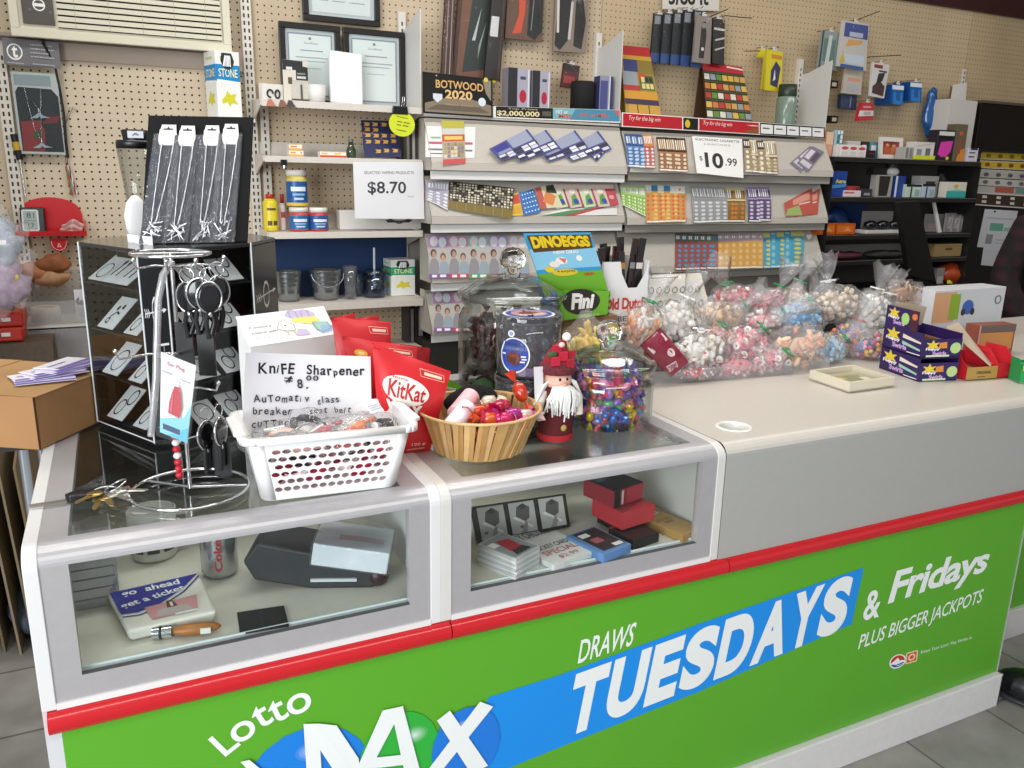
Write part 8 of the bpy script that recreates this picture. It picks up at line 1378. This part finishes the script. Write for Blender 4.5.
cbox(1.015, .145, .059, .085, .085, .036, 14, '#8f2c36', [('r', 0, 0, 1, 1, '#2b2b2f'), ('r', .1, .6, .4, .85, '#4a5a6a')], 'red and black box on top of the stack in right case', 'red_box', [('r', .42, .05, .98, .95, '#b53a48'), ('r', .0, .0, .2, 1, '#241f22'), ('r', .25, .1, .32, .9, '#d6cfcc')])
cbox(1.108, .085, 0, .06, .13, .016, 14, '#b08a52', [('t', 'SPECIAL', .12, .52, .85, .6, '#5a4426'), ('t', 'SALE', .3, .42, .7, .49, '#5a4426'), ('r', .1, .75, .8, .92, '#d6cfc4'), ('t', 'CARDS', .2, .78, .7, .88, '#55504a')], 'flat brown pack with dark lettering at right of right case')
# ================================================================== tall boxes behind the jars
yE = .47; E0 = PY(585, 318, yE); t = thing('egg_candy_box', 'blue and green egg candy display box with yellow lettering behind glass jar', 'display box', (1.12, .50, E0.z))
HB = tag(MB().box(-.12, 0, 0, .10, .13, E0.z-H-.002, M('#8d6a46', .7, grain=.1)).build('stock_carton', loc=(1.13, .49, H+.001), bevel=.002), 'plain brown carton under the blue and green candy box', 'carton')
o = t.location.copy(); bl, br, tr, tl = [PY(*q, yE) for q in ((560, 322), (608.5, 315), (610.5, 291), (556, 291))]; top = [PY(*q, yE+.05) for q in ((540, 285), (604, 283), (590, 232.5), (523, 233.5))]
o = bl.copy(); t.location = o; GRB, BLB = M('#6fae2a', .35), M('#2f9ad0', .35)
hd = [PY(*q, yE+.03) for q in ((545, 296), (608, 290), (590.5, 232.5), (523.5, 233.5))]; a = [q-o for q in hd]; mb = MB(); mb.slab(*a, .003, BLB); f_ = quadmap(*a)
YL = '#e9c81e'
mb.art(f_, [('r', 0, .42, 1, .75, '#8cc8e4'), ('r', 0, 0, 1, .36, GRB), ('r', 0, .93, 1, 1, '#3aa8dc'), ('p', [(.05, .70), (.96, .74), (.98, .97), (.03, .97)], '#5a3a10'), ('t', 'DINOEGGS', .07, .76, .94, .95, YL, dict(bold=.06, arc=.06)), ('t', 'NEW DINO', .34, .665, .72, .715, '#f4f4f0', dict(bold=.03)), ('c', .42, .55, .09, '#f2ede6', .06), ('c', .70, .58, .045, '#f4f1ea', .05), ('c', .3, .50, .08, '#efe4dc', .05), ('p', [(.38, .6), (.46, .5), (.5, .58)], '#d8746a'), ('c', .2, .42, .07, YL, .05), ('c', .42, .36, .20, '#d9c42a', .06), ('t', '4 surprise', .3, .35, .58, .40, '#3a3a2a', dict(bold=.02)), ('t', 'NEW', .7, .28, .86, .33, '#c83a2a', dict(bold=.04))]); mb.build('header_panel', t)
mb = MB(); a = [q-o for q in (bl, br, tr, tl)]; mb.slab(*a, .003, GRB); f_ = quadmap(*a); mb.art(f_, [('p', [(.45+.36*math.cos(6.2832*i/24), .62+.46*math.sin(6.2832*i/24)) for i in range(24)], '#2a2420'), ('t', 'Fini', .24, .36, .70, .92, '#f2f0ea', dict(bold=.05, shear=.2)), ('t', 'EGGS', .42, .06, .8, .14, '#c9d68a')]); mb.build('tray_front', t)
s_ = Vector((0, .09, 0)); mb = MB(); mb.slab(a[1], a[1]+s_, a[2]+s_, a[2], .003, M('#4d8a22', .4)); mb.slab(a[0]+s_, a[0], a[3], a[3]+s_, .003, M('#1d5f9e', .4)); mb.slab(a[0]+s_, a[1]+s_, a[1], a[0], .002, M('#3d6a1c', .5)); mb.build('tray_sides', t)
yO = .52; bl, br, tr, tl = [PY(*q, yO) for q in ((601, 330), (645, 331), (645, 262), (601, 262))]; x0, x1, zt = bl.x, br.x, (tr.z+tl.z)/2; t = thing('meat_stick_box', 'white box of dark meat sticks with red lettering behind candy trays', 'display box', (x0, yO, H+.001)); w, h = x1-x0, zt-H; f_ = quadmap((0, 0, 0), (w, 0, 0), (w, 0, h), (0, 0, h)); WB2 = M('#e6e3e2', .45)
mb = MB(); mb.poly([f_(*q) for q in ((0, 0), (1, 0), (1, 1), (.98, 1.0), (.92, .9), (.75, .78), (.55, .78), (.4, .9), (.36, 1.0), (0, 1))], WB2); mb.box(0, .09, 0, w, .092, h*1.02, WB2).box(0, .001, 0, .002, .09, h, WB2).box(w-.002, .001, 0, w, .09, h, WB2).box(0, .001, 0, w, .09, .003, WB2)
mb.art(f_, [('t', 'Old Dutch', .03, .60, .97, .70, '#c8321e', dict(bold=.03, space=.95)), ('t', 'BEEF', .35, .50, .75, .545, '#3a3030', dict(bold=.01)), ('t', 'STICK', .32, .44, .78, .485, '#3a3030', dict(bold=.01)), ('t', '& TURKEY', .12, .33, .9, .385, '#3a3030', dict(bold=.01))], h0=.0015); mb.build('carton', t)
rr = random.Random(2)
for i in range(14):
    x = .012+w*.86*(i % 7)/6; y = .02+.035*(i//7); c = ('#2a1714', '#1c1514', '#3a1d18', '#241a1a')[i % 4]; mb = MB(); mb.box(-.009, -.003, 0, .009, .003, .13+rr.uniform(-.02, .015)+.02*(i//7), M(c, .3, coat=.5))
    mb.box(-.009, -.0035, .09, .009, -.003, .105, M(('#c98a2c', '#8d8a8a', '#d6cfc8')[i % 3], .3)); tag(mb.build('meat_stick', loc=(x0+x, yO+y, H+.185), rot=(R(rr.uniform(-4, 4)), R(rr.uniform(-7, 10)), 0)), 'dark wrapped meat stick standing in the white lettered box', 'meat stick', 'meat sticks in the white box')
yR = .60; bl, br, tr, tl = PY(640, 318, yR), PY(712, 316, yR), PY(701, 273, yR+.05), PY(641, 275, yR+.05); o = Vector((bl.x, bl.y, bl.z)); t = thing('ring_tray', 'cream ring display tray with small silver rings behind candy bags', 'display tray', o); a = [q-o for q in (bl, br, tr, tl)]; f_ = quadmap(*a); mb = MB(); mb.slab(*a, .02, M('#d9d0bf', .5)); mb.art(f_, [('r', .07, .06, .93, .84, '#cfcac2'), ('r', .1, .88, .65, .96, '#efece6'), ('r', .13, .90, .6, .93, '#8a857c')]); mb.build('tray', t, bevel=.001)
for i in range(14): mb = MB(); u, v = .14+.12*(i % 7), (.62, .3)[i//7]; r = .008; mb.tube([f_(u, v, .004)+Vector((r*math.cos(k*.628), -.002, r*math.sin(k*.628))) for k in range(10)], .0014, 5, M('#8d8b88', .3, .7), closed=True); mb.ell(f_(u, v, .006)+Vector((0, -.002, r)), .0035, .003, .003, M('#b9b8ba', .2, .6), 6, 4); tag(mb.build('silver_ring', loc=o), 'small silver ring on the cream ring display tray', 'ring', 'rings on the display tray')
tag(MB().box(0, 0, 0, .22, .09, max(.02, bl.z-H-.004), M('#9d8a6c', .7)).build('ring_tray_riser', loc=(bl.x, yR-.005, H+.001)), 'plain tan carton under the cream ring display tray', 'carton')
# ================================================================== tray of bagged sweets
t = thing('sweet_tray', 'long clear shallow tray heaped with bagged sweets on grey counter', 'tray', (1.225, .435, H+.0005), R(-4.5)); TW, TD, THt = .62, .29, .035
MB().box(0, 0, 0, TW, TD, .004, BAGF()).build('base', t)
for a in ((0, 0, TW, .003), (0, TD-.003, TW, TD), (0, 0, .003, TD), (TW-.003, 0, TW, TD)): MB().box(a[0], a[1], .004, a[2], a[3], THt, BAGF()).build('side_wall', t)
def candybag(c, rx, rz, cols, kind, label, neck=None, n=60, seed=0):
    rr = random.Random(seed); t = thing('sweet_bag', label, 'bag of sweets', c, 0, 'clear bags of sweets heaped in the long tray'); mb = MB(); ms = [M(x, .45, coat=.15) for x in cols]; s = min(rx, rz)*.19
    for i in range(n):
        while True:
            p = Vector((rr.uniform(-1, 1), rr.uniform(-1, 1), rr.uniform(-1, 1)))
            if .35 < p.length < 1: break
        p = Vector((p.x*rx*.86, p.y*.042, p.z*rz*.84)); m = rr.choice(ms); rot = Euler((rr.uniform(0, 3), rr.uniform(0, 3), rr.uniform(0, 6)))
        if kind == 'stick': mb.ell(p, s*1.25, s*.5, s*.5, m, 8, 5, rot)
        elif kind == 'ring':
            q = rot.to_matrix(); mb.tube([p+q @ Vector((s*.8*math.cos(k*1.047), s*.8*math.sin(k*1.047), 0)) for k in range(6)], s*.42, 6, m, closed=True)
        elif kind == 'flower':
            mb.ell(p, s*1.1, s*1.0, s*.5, m, 9, 4, rot); mb.ell(p+rot.to_matrix() @ Vector((0, 0, s*.4)), s*.45, s*.45, s*.25, M(('#d9a52c', '#c83a44')[rr.random() < .3], .4), 6, 3)
        else: mb.ell(p, s*.85, s*.75, s*.75, m, 8, 5, rot)
    mb.ell((0, 0, 0), rx*.5, .02, rz*.5, ms[0], 14, 8); o = mb.build('sweets', t); o['kind'] = 'stuff'  # plain core added among the sweets to lighten the dark gaps
    mb = MB(); mb.ell((0, 0, 0), rx, .046, rz, BAGF(), 20, 14, fn=lambda q: q*(1+.4*mnoise.noise(q*28+Vector((seed*3.1, 0, 0)))))
    if neck:
        d = Vector(neck[:3]).normalized(); b = Vector((d.x*rx*.85, d.y*.045, d.z*rz*.85)); e = b+d*.02; ln = .07; sd = d.orthogonal().normalized(); s2 = d.cross(sd)
        rings = [(b*.8, .03), (e, .007), (e+d*ln*.5, .03), (e+d*ln, .05)]; vs = []
        for p, r in rings:
            for k in range(14): a = k*.4488; vs.append(p+(sd*math.cos(a)+s2*math.sin(a)*.6)*r*(1+.3*(k % 2))+d*(.008*(k % 3) if r > .035 else 0))
        mb.add(vs, [(j*14+k, j*14+(k+1) % 14, j*14+14+(k+1) % 14, j*14+14+k) for j in range(3) for k in range(14)], BAGF(), True); mb.build('clear_bag', t)
        MB().tube([e+(sd*math.cos(a)+s2*math.sin(a))*.008 for a in [k*.628 for k in range(10)]], .0028, 6, M(neck[3], .5), closed=True).tube([e-s2*.02+sd*.006, e+sd*.009, e+s2*.022+sd*.004], .0026, 6, M(neck[3], .5)).build('twist_tie', t)
    else: mb.build('clear_bag', t)
    return t
PK, WT, OR_, RDc, GRt = ['#e79aa4', '#f0c2c2', '#d9707c'], ['#f1eee8', '#e9e2da', '#f4ece4'], ['#e8ac84', '#f0c4a0', '#e29a70'], ['#c8404c', '#e0707a', '#f0e2de'], '#1f8a52'
MX = ['#7a58a8', '#3f86c4', '#d6568a', '#e0c040', '#5aa878', '#e28a5a']
LST = [(640, 326, .50, 24, 22, OR_+WT, 'stick', 'peach and cream sweets at the far left of the tray', (.2, -.3, 1, GRt)), (674, 322, .55, 30, 22, WT, 'ball', 'plain white sweets beside the ring display', (.3, -.2, 1, '#e8e8e8')), (720, 318, .58, 28, 18, ['#d9b48a', '#e6cfa6', '#c99a68'], 'ball', 'tan butterscotch sweets in the middle back', (.5, -.5, .6, GRt)),
       (699, 352, .46, 30, 21, WT+['#f2efe8'], 'flower', 'white daisy shaped sweets at front left', (-.2, -.4, 1, '#e8e8e8')), (742, 344, .48, 28, 18, PK+WT, 'ring', 'pink and white ring sweets at front middle', (.4, -.5, .8, GRt)), (737, 366, .445, 34, 13, PK+RDc, 'ball', 'pink and red sweets low along the tray front', None), (768, 360, .45, 24, 16, PK+WT, 'ring', 'pale pink ring sweets beside the big peach bag', (.2, -.8, .6, GRt)),
       (798, 350, .46, 29, 26, ['#f0bd94', '#f3cba8', '#e6a67c'], 'stick', 'peach peanut shaped sweets, big bag at the front', None), (737, 297, .64, 26, 13, RDc+PK, 'ball', 'red sweets at the back left of the heap', (-.6, -.2, .8, GRt)), (770, 303, .63, 22, 13, PK, 'ring', 'pink sweets at the back middle of the heap', (.3, -.2, 1, GRt)), (760, 322, .56, 22, 14, PK+WT, 'ball', 'pink and cream sweets in the middle of the heap', (.8, -.3, .6, GRt)),
       (797, 319, .56, 30, 17, ['#7fb2dc', '#a3cbe8', '#5f98c8'], 'ball', 'pale blue sweets above the big peach bag', (.2, -.4, 1, GRt)), (834, 304, .60, 30, 20, ['#d9c6b0', '#e6d9c8'], 'ball', 'tan sweets with tall crumpled film top', (-.3, 0, 1, '#e8e8e8')), (868, 312, .60, 28, 20, WT+['#c9d6e0'], 'ball', 'whitish sweets loosely filled at the back right', (.2, -.1, 1, '#e8e8e8')),
       (826, 350, .47, 19, 15, ['#8fbcd8', '#b9d6e6', '#d6e4ea'], 'ball', 'light blue sweets right of the big peach bag', (.3, -.6, .7, GRt)), (848, 337, .51, 20, 14, MX, 'ball', 'mixed bright wrapped sweets at right of heap', (.2, -.3, 1, '#c43a3a')), (868, 346, .47, 17, 15, MX+PK, 'ball', 'mixed bright and pink sweets nearest the purple boxes', None), (884, 312, .62, 18, 14, ['#a9c9de', '#dbe8ee'], 'ball', 'blue white sweets behind the purple boxes', (.1, -.1, 1, '#e8e8e8')),
       (902, 294, .66, 30, 13, ['#b98a6a', '#d9b094', '#8d6a52'], 'stick', 'brown and tan sweets at the back above purple boxes', None), (694, 372, .44, 22, 9, RDc, 'ball', 'red and white sweets low at front left corner', None), (716, 337, .50, 18, 12, PK+OR_, 'ring', 'pink and orange sweets between daisies and butterscotch', (-.1, -.6, .8, GRt)), (790, 297, .64, 18, 12, ['#e6d2c0', '#d9a890'], 'ball', 'cream sweets at the back beside pink bag', (.4, -.1, 1, GRt))]
for i, (px, py, y, hw, hh, cols, kind, lb, nk) in enumerate(LST):
    c = PY(px, py, y); l, u = PY(px-hw, py, y), PY(px, py-hh, y); candybag(c, (c-l).length*.95, (u-c).length, cols, kind, 'bag of '+lb, nk, 84, i+1)
# maroon bar pouch and yellow bag
bl, br, tr, tl = PY(671, 377, .425), PY(689, 362, .42), PY(661, 328, .44), PY(641, 346, .44); o = bl.copy(); t = thing('bar_pouch', 'shiny maroon and white sweet pouch lying at front left of sweet tray', 'pouch', o); f0 = quadmap(*[q-o for q in (bl, br, tr, tl)]); f_ = lambda u, v, h=0: f0(u, v, h+.016*math.sin(math.pi*u)*math.sin(math.pi*v)+.003*mnoise.noise(Vector((u*7, v*9, 2)))); mb = MB(); mb.grid(f_, 14, 16, M('#8e1f3c', .25, coat=.5)); mb.grid(lambda u, v: f0(1-u, v, -.006), 2, 2, M('#6a1630', .4)); mb.art(lambda u, v, h=0: f_(u, v, h+.0012), [('p', [(.1, .12), (.5, .1), (.55, .28), (.12, .3)], '#e6c9cf'), ('t', 'CHEWS', .14, .14, .5, .26, '#a02a4a', dict(bold=.03)), ('c', .62, .5, .16, '#ead2d4', .10), ('p', [(.1, .7), (.9, .74), (.9, .92), (.1, .88)], '#e8d2d6'), ('t', 'CHEWS', .2, .76, .8, .86, '#a02a4a', dict(bold=.03))], h0=.001); mb.build('pouch_front', t)
t = candybag(Vector((1.085, .385, H+.105)), .075, .085, ['#e6c54a', '#ecd678', '#d9b23a'], 'stick', 'bag of yellow sweets beneath the blue and green candy box', None, 70, 77); t['group'] = 'clear bags of sweets heaped in the long tray'
# shallow cream tray with a picture
c = [PZ(*q, H+.026) for q in ((850, 383), (895, 377), (853, 364.5), (810, 370))]; o = Vector((c[0].x, c[0].y, H+.001)); t = thing('shallow_tray', 'shallow cream tray with a faint picture inside on grey counter', 'tray', o); q = [a-o for a in c]; f_ = quadmap(*q); CRM2 = M('#d6cdb8', .5)
mb = MB(); dn = Vector((0, 0, -.025)); mb.slab(q[0]+dn+Vector((0, 0, .004)), q[1]+dn+Vector((0, 0, .004)), q[2]+dn+Vector((0, 0, .004)), q[3]+dn+Vector((0, 0, .004)), .004, CRM2)
for i in range(4):
    a, b = q[i], q[(i+1) % 4]; m_ = sum(q, Vector())/4; ai, bi = a.lerp(m_, .13), b.lerp(m_, .13); mb.hexa([a+dn, b+dn, bi+dn, ai+dn, a, b, bi, ai], CRM2)
mb.art(lambda u, v, h=0: f_(.1+.8*u, .1+.8*v, -.014+h), [('r', 0, 0, 1, 1, '#a8a283'), ('p', [(.1, .1), (.6, .2), (.9, .7), (.3, .8)], '#8d8a68'), ('r', .2, .5, .4, .7, '#c9a24a'), ('r', .7, .3, .9, .5, '#d6d2c4')]); mb.build('tray_body', t)
# purple snack boxes, gold box, red box, green gum box
ua = Vector((1.973, .216, 0)); ub = Vector((2.022, .375, 0)); uc = Vector((2.085, .19, 0)); PUR = M('#2f1d56', .4); al, ar = (ub-ua).length, (uc-ua).length; ang = math.atan2((uc-ua).y, (uc-ua).x)
SB = [('p', [(.12+.16*math.cos(k*.524)*(1 if k % 2 else .5), .66+.26*math.sin(k*.524)*(1 if k % 2 else .5)) for k in range(12)], '#e3c93a')]
for k in range(2):
    z0 = H+.001+.062*k; t = thing('snack_box', ('lower purple snack box with yellow burst logo in stack', 'upper open purple snack box with yellow burst header card')[k], 'display box', (ua.x, ua.y, z0), ang, 'purple snack boxes stacked on the grey counter'); h = .061; mb = MB(); w, d = ar, .155; mb.box(0, 0, 0, w, .002, h*.78, PUR).box(0, d-.002, 0, w, d, h, PUR).box(0, .002, 0, .002, d-.002, h, PUR).box(w-.002, .002, 0, w, d-.002, h, PUR).box(0, 0, 0, w, d, .002, PUR)
    if k == 0: mb.box(0, 0, h-.002, w, d, h, PUR)
    SBx = [('p', [(.25+.2*math.cos(j*.524)*(1 if j % 2 else .45), .66+.32*math.sin(j*.524)*(1 if j % 2 else .45)) for j in range(12)], '#e3c93a'), ('t', 'Happy', .08, .36, .44, .54, '#f0ecf4', dict(bold=.04)), ('t', 'Swirls', .26, .12, .62, .34, '#cfa8e0', dict(bold=.04)), ('p', [(.5, .62), (.95, .55), (.95, .62), (.5, .8)], '#e2d6c8'), ('p', [(.5, .36), (.95, .24), (.95, .32), (.5, .5)], '#9fc9b4'), ('r', .64, .06, .96, .1, '#e6e2ea')]
    mb.art(quadmap((0, d, 0), (0, 0, 0), (0, 0, h), (0, d, h)), SBx); mb.art(quadmap((0, 0, 0), (w, 0, 0), (w, 0, h*.78), (0, 0, h*.78)), SBx[:3]+[('p', [(.4, .5), (.62, .5), (.6, .85), (.42, .8)], '#d98a3a'), ('c', .84, .5, .14, '#b9d28a', .3), ('r', .1, .04, .7, .14, '#cfe0b8')]); mb.build('box_body', t)
    if k:
        mb = MB(); x0_, ht = -.0, .052; mb.slab((.0, .155, h), (0, .03, h), (.0, .03, h+ht), (0, .155, h+ht), .002, PUR); mb.art(quadmap((0, .155, h), (0, .03, h), (0, .03, h+ht), (0, .155, h+ht)), SBx[:3]+[('c', .62, .5, .12, '#a9cf7a', .3), ('r', .78, 0, 1, 1, '#4a1f2c'), ('c', .9, .7, .08, '#d97a4a', .16)]); mb.build('header_card', t); MB().slab((.01, d, h*.7), (w, d, h*.7), (w, d-.01, h+.045), (.02, d-.01, h+.06), .002, M('#b9a68c', .7)).build('open_flap', t)
        for j in range(4): MB().box(.012+.024*j, .02, .004, .03+.024*j, .14, .03+.006*(j % 2), M(('#4a2438', '#7a3a2c', '#3a2a58', '#8d6a3a')[j], .3, coat=.4)).build('snack_packet', t)
def openbox(name, label, x, y, rz, w, d, h, front, side, inner, art, flap=None):
    t = thing(name, label, 'display box', (x, y, H+.001), R(rz)); mb = MB(); mb.box(0, 0, 0, w, .002, h, M(front, .4)); mb.art(quadmap((0, 0, 0), (w, 0, 0), (w, 0, h), (0, 0, h)), art); mb.box(0, 0, 0, w, d, .002, M(inner, .6)); mb.box(0, d-.002, 0, w, d, h*1.6, M(side, .4)); mb.build('box_front', t)
    for x_ in (0, w-.002): MB().prism([(0.002, 0), (d, 0), (d, h*1.9), (d*.35, h*1.9), (.002, h)], x_, x_+.002, M(side, .4), 'x').build('side_flap', t)
    if flap: MB().slab(*[Vector(q) for q in flap], .002, M('#b7a68e', .7)).build('lid_flap', t)
    return t
t = openbox('gold_snack_box', 'open red and gold box reading original with raised card flap', 2.104, .176, -8, .10, .11, .034, '#b48f4a', '#c0222c', '#8a6a3a', [('t', 'ORIGINAL', .3, .45, .8, .68, '#2a1f10', dict(bold=.02)), ('r', .35, .2, .6, .26, '#5a4422')], [(.075, .0, .035), (.10, .02, .035), (.05, .10, .135), (.0, .09, .125)])
for j in range(3): tag(MB().box(0, 0, 0, .022, .07, .022, M(('#b58a3a', '#c9a25a', '#7a2a24')[j], .3, coat=.5)).build('snack_bar', loc=(2.112+.028*j, .19, H+.0045), rot=(0, 0, R(-8)), bevel=.003), 'gold wrapped snack bar inside the open red and gold box', 'snack bar', 'snack bars in the gold box')
t = openbox('red_box', 'open plain red box between gold box and green gum box', 2.206, .165, -8, .06, .10, .04, '#c4202c', '#cf2a34', '#8d1a22', [])
t = openbox('gum_box', 'green gum display box with white round logos at right edge', 2.212, .105, -25, .10, .05, .032, '#1f9a52', '#1f8a4a', '#d6d2c8', [('c', .55, .5, .26, '#e6f0ea', .42), ('c', .55, .5, .19, '#3a4a44', .3), ('t', 'Gum', .43, .36, .67, .66, '#e6f0ea', dict(bold=.03))])
for j in range(3): tag(MB().box(0, 0, 0, .024, .035, .044, M('#27a05a', .35)).art(quadmap((0, 0, 0), (.024, 0, 0), (.024, 0, .044), (0, 0, .044)), [('r', .1, .6, .9, .95, '#d9d24a'), ('c', .5, .35, .35, '#e6f0ea', .2)]).build('gum_pack', loc=(2.222+.027*j, .111-.0125*j, H+.0035), rot=(0, 0, R(-25))), 'green gum pack standing in the green display box', 'gum pack', 'gum packs in the green box')
bl, br, tr, tl = [PY(*q, .60) for q in ((925, 315), (984, 326), (998, 288), (925, 294))]; x, z = bl.x, .866
mb = MB(); w, h = br.x-bl.x, tl.z-bl.z+.045; hz = PY(950, 294, .575).z-H-.001; mb.box(0, 0, 0, w*1.15, .09, hz, M('#cfd0d4', .45)); mb.art(quadmap((0, 0, 0), (w*1.15, 0, 0), (w*1.15, 0, hz), (0, 0, hz)), [('r', 0, .3, .3, .95, '#d9a47a'), ('r', .22, .35, .36, .9, '#8fae2c'), ('c', .48, .6, .08, '#3a62b0', .16), ('c', .42, .5, .03, '#2a2a30', .08), ('c', .55, .5, .03, '#2a2a30', .08), ('r', .0, .0, 1, .2, '#b9bac0'), ('c', .9, .72, .05, '#6a6c74', .1), ('c', .9, .72, .03, '#cfd0d4', .07)]); tag(mb.build('printed_carton', loc=(bl.x, .575, PY(950, 290, .575).z-hz), bevel=.002), 'white printed carton with orange green and blue pictures behind purple boxes', 'carton')
bx(982, 325, 1012, 341, .36, H, .05, 'sweet_carton', 'small open carton of orange sweets behind the red box', 'carton', '#8d4a3a', [('r', .05, .2, .95, .75, '#c98a4a'), ('r', 0, .78, 1, 1, '#6a5a54'), ('r', 0, 0, .04, 1, '#c9a29a')], R(-8))
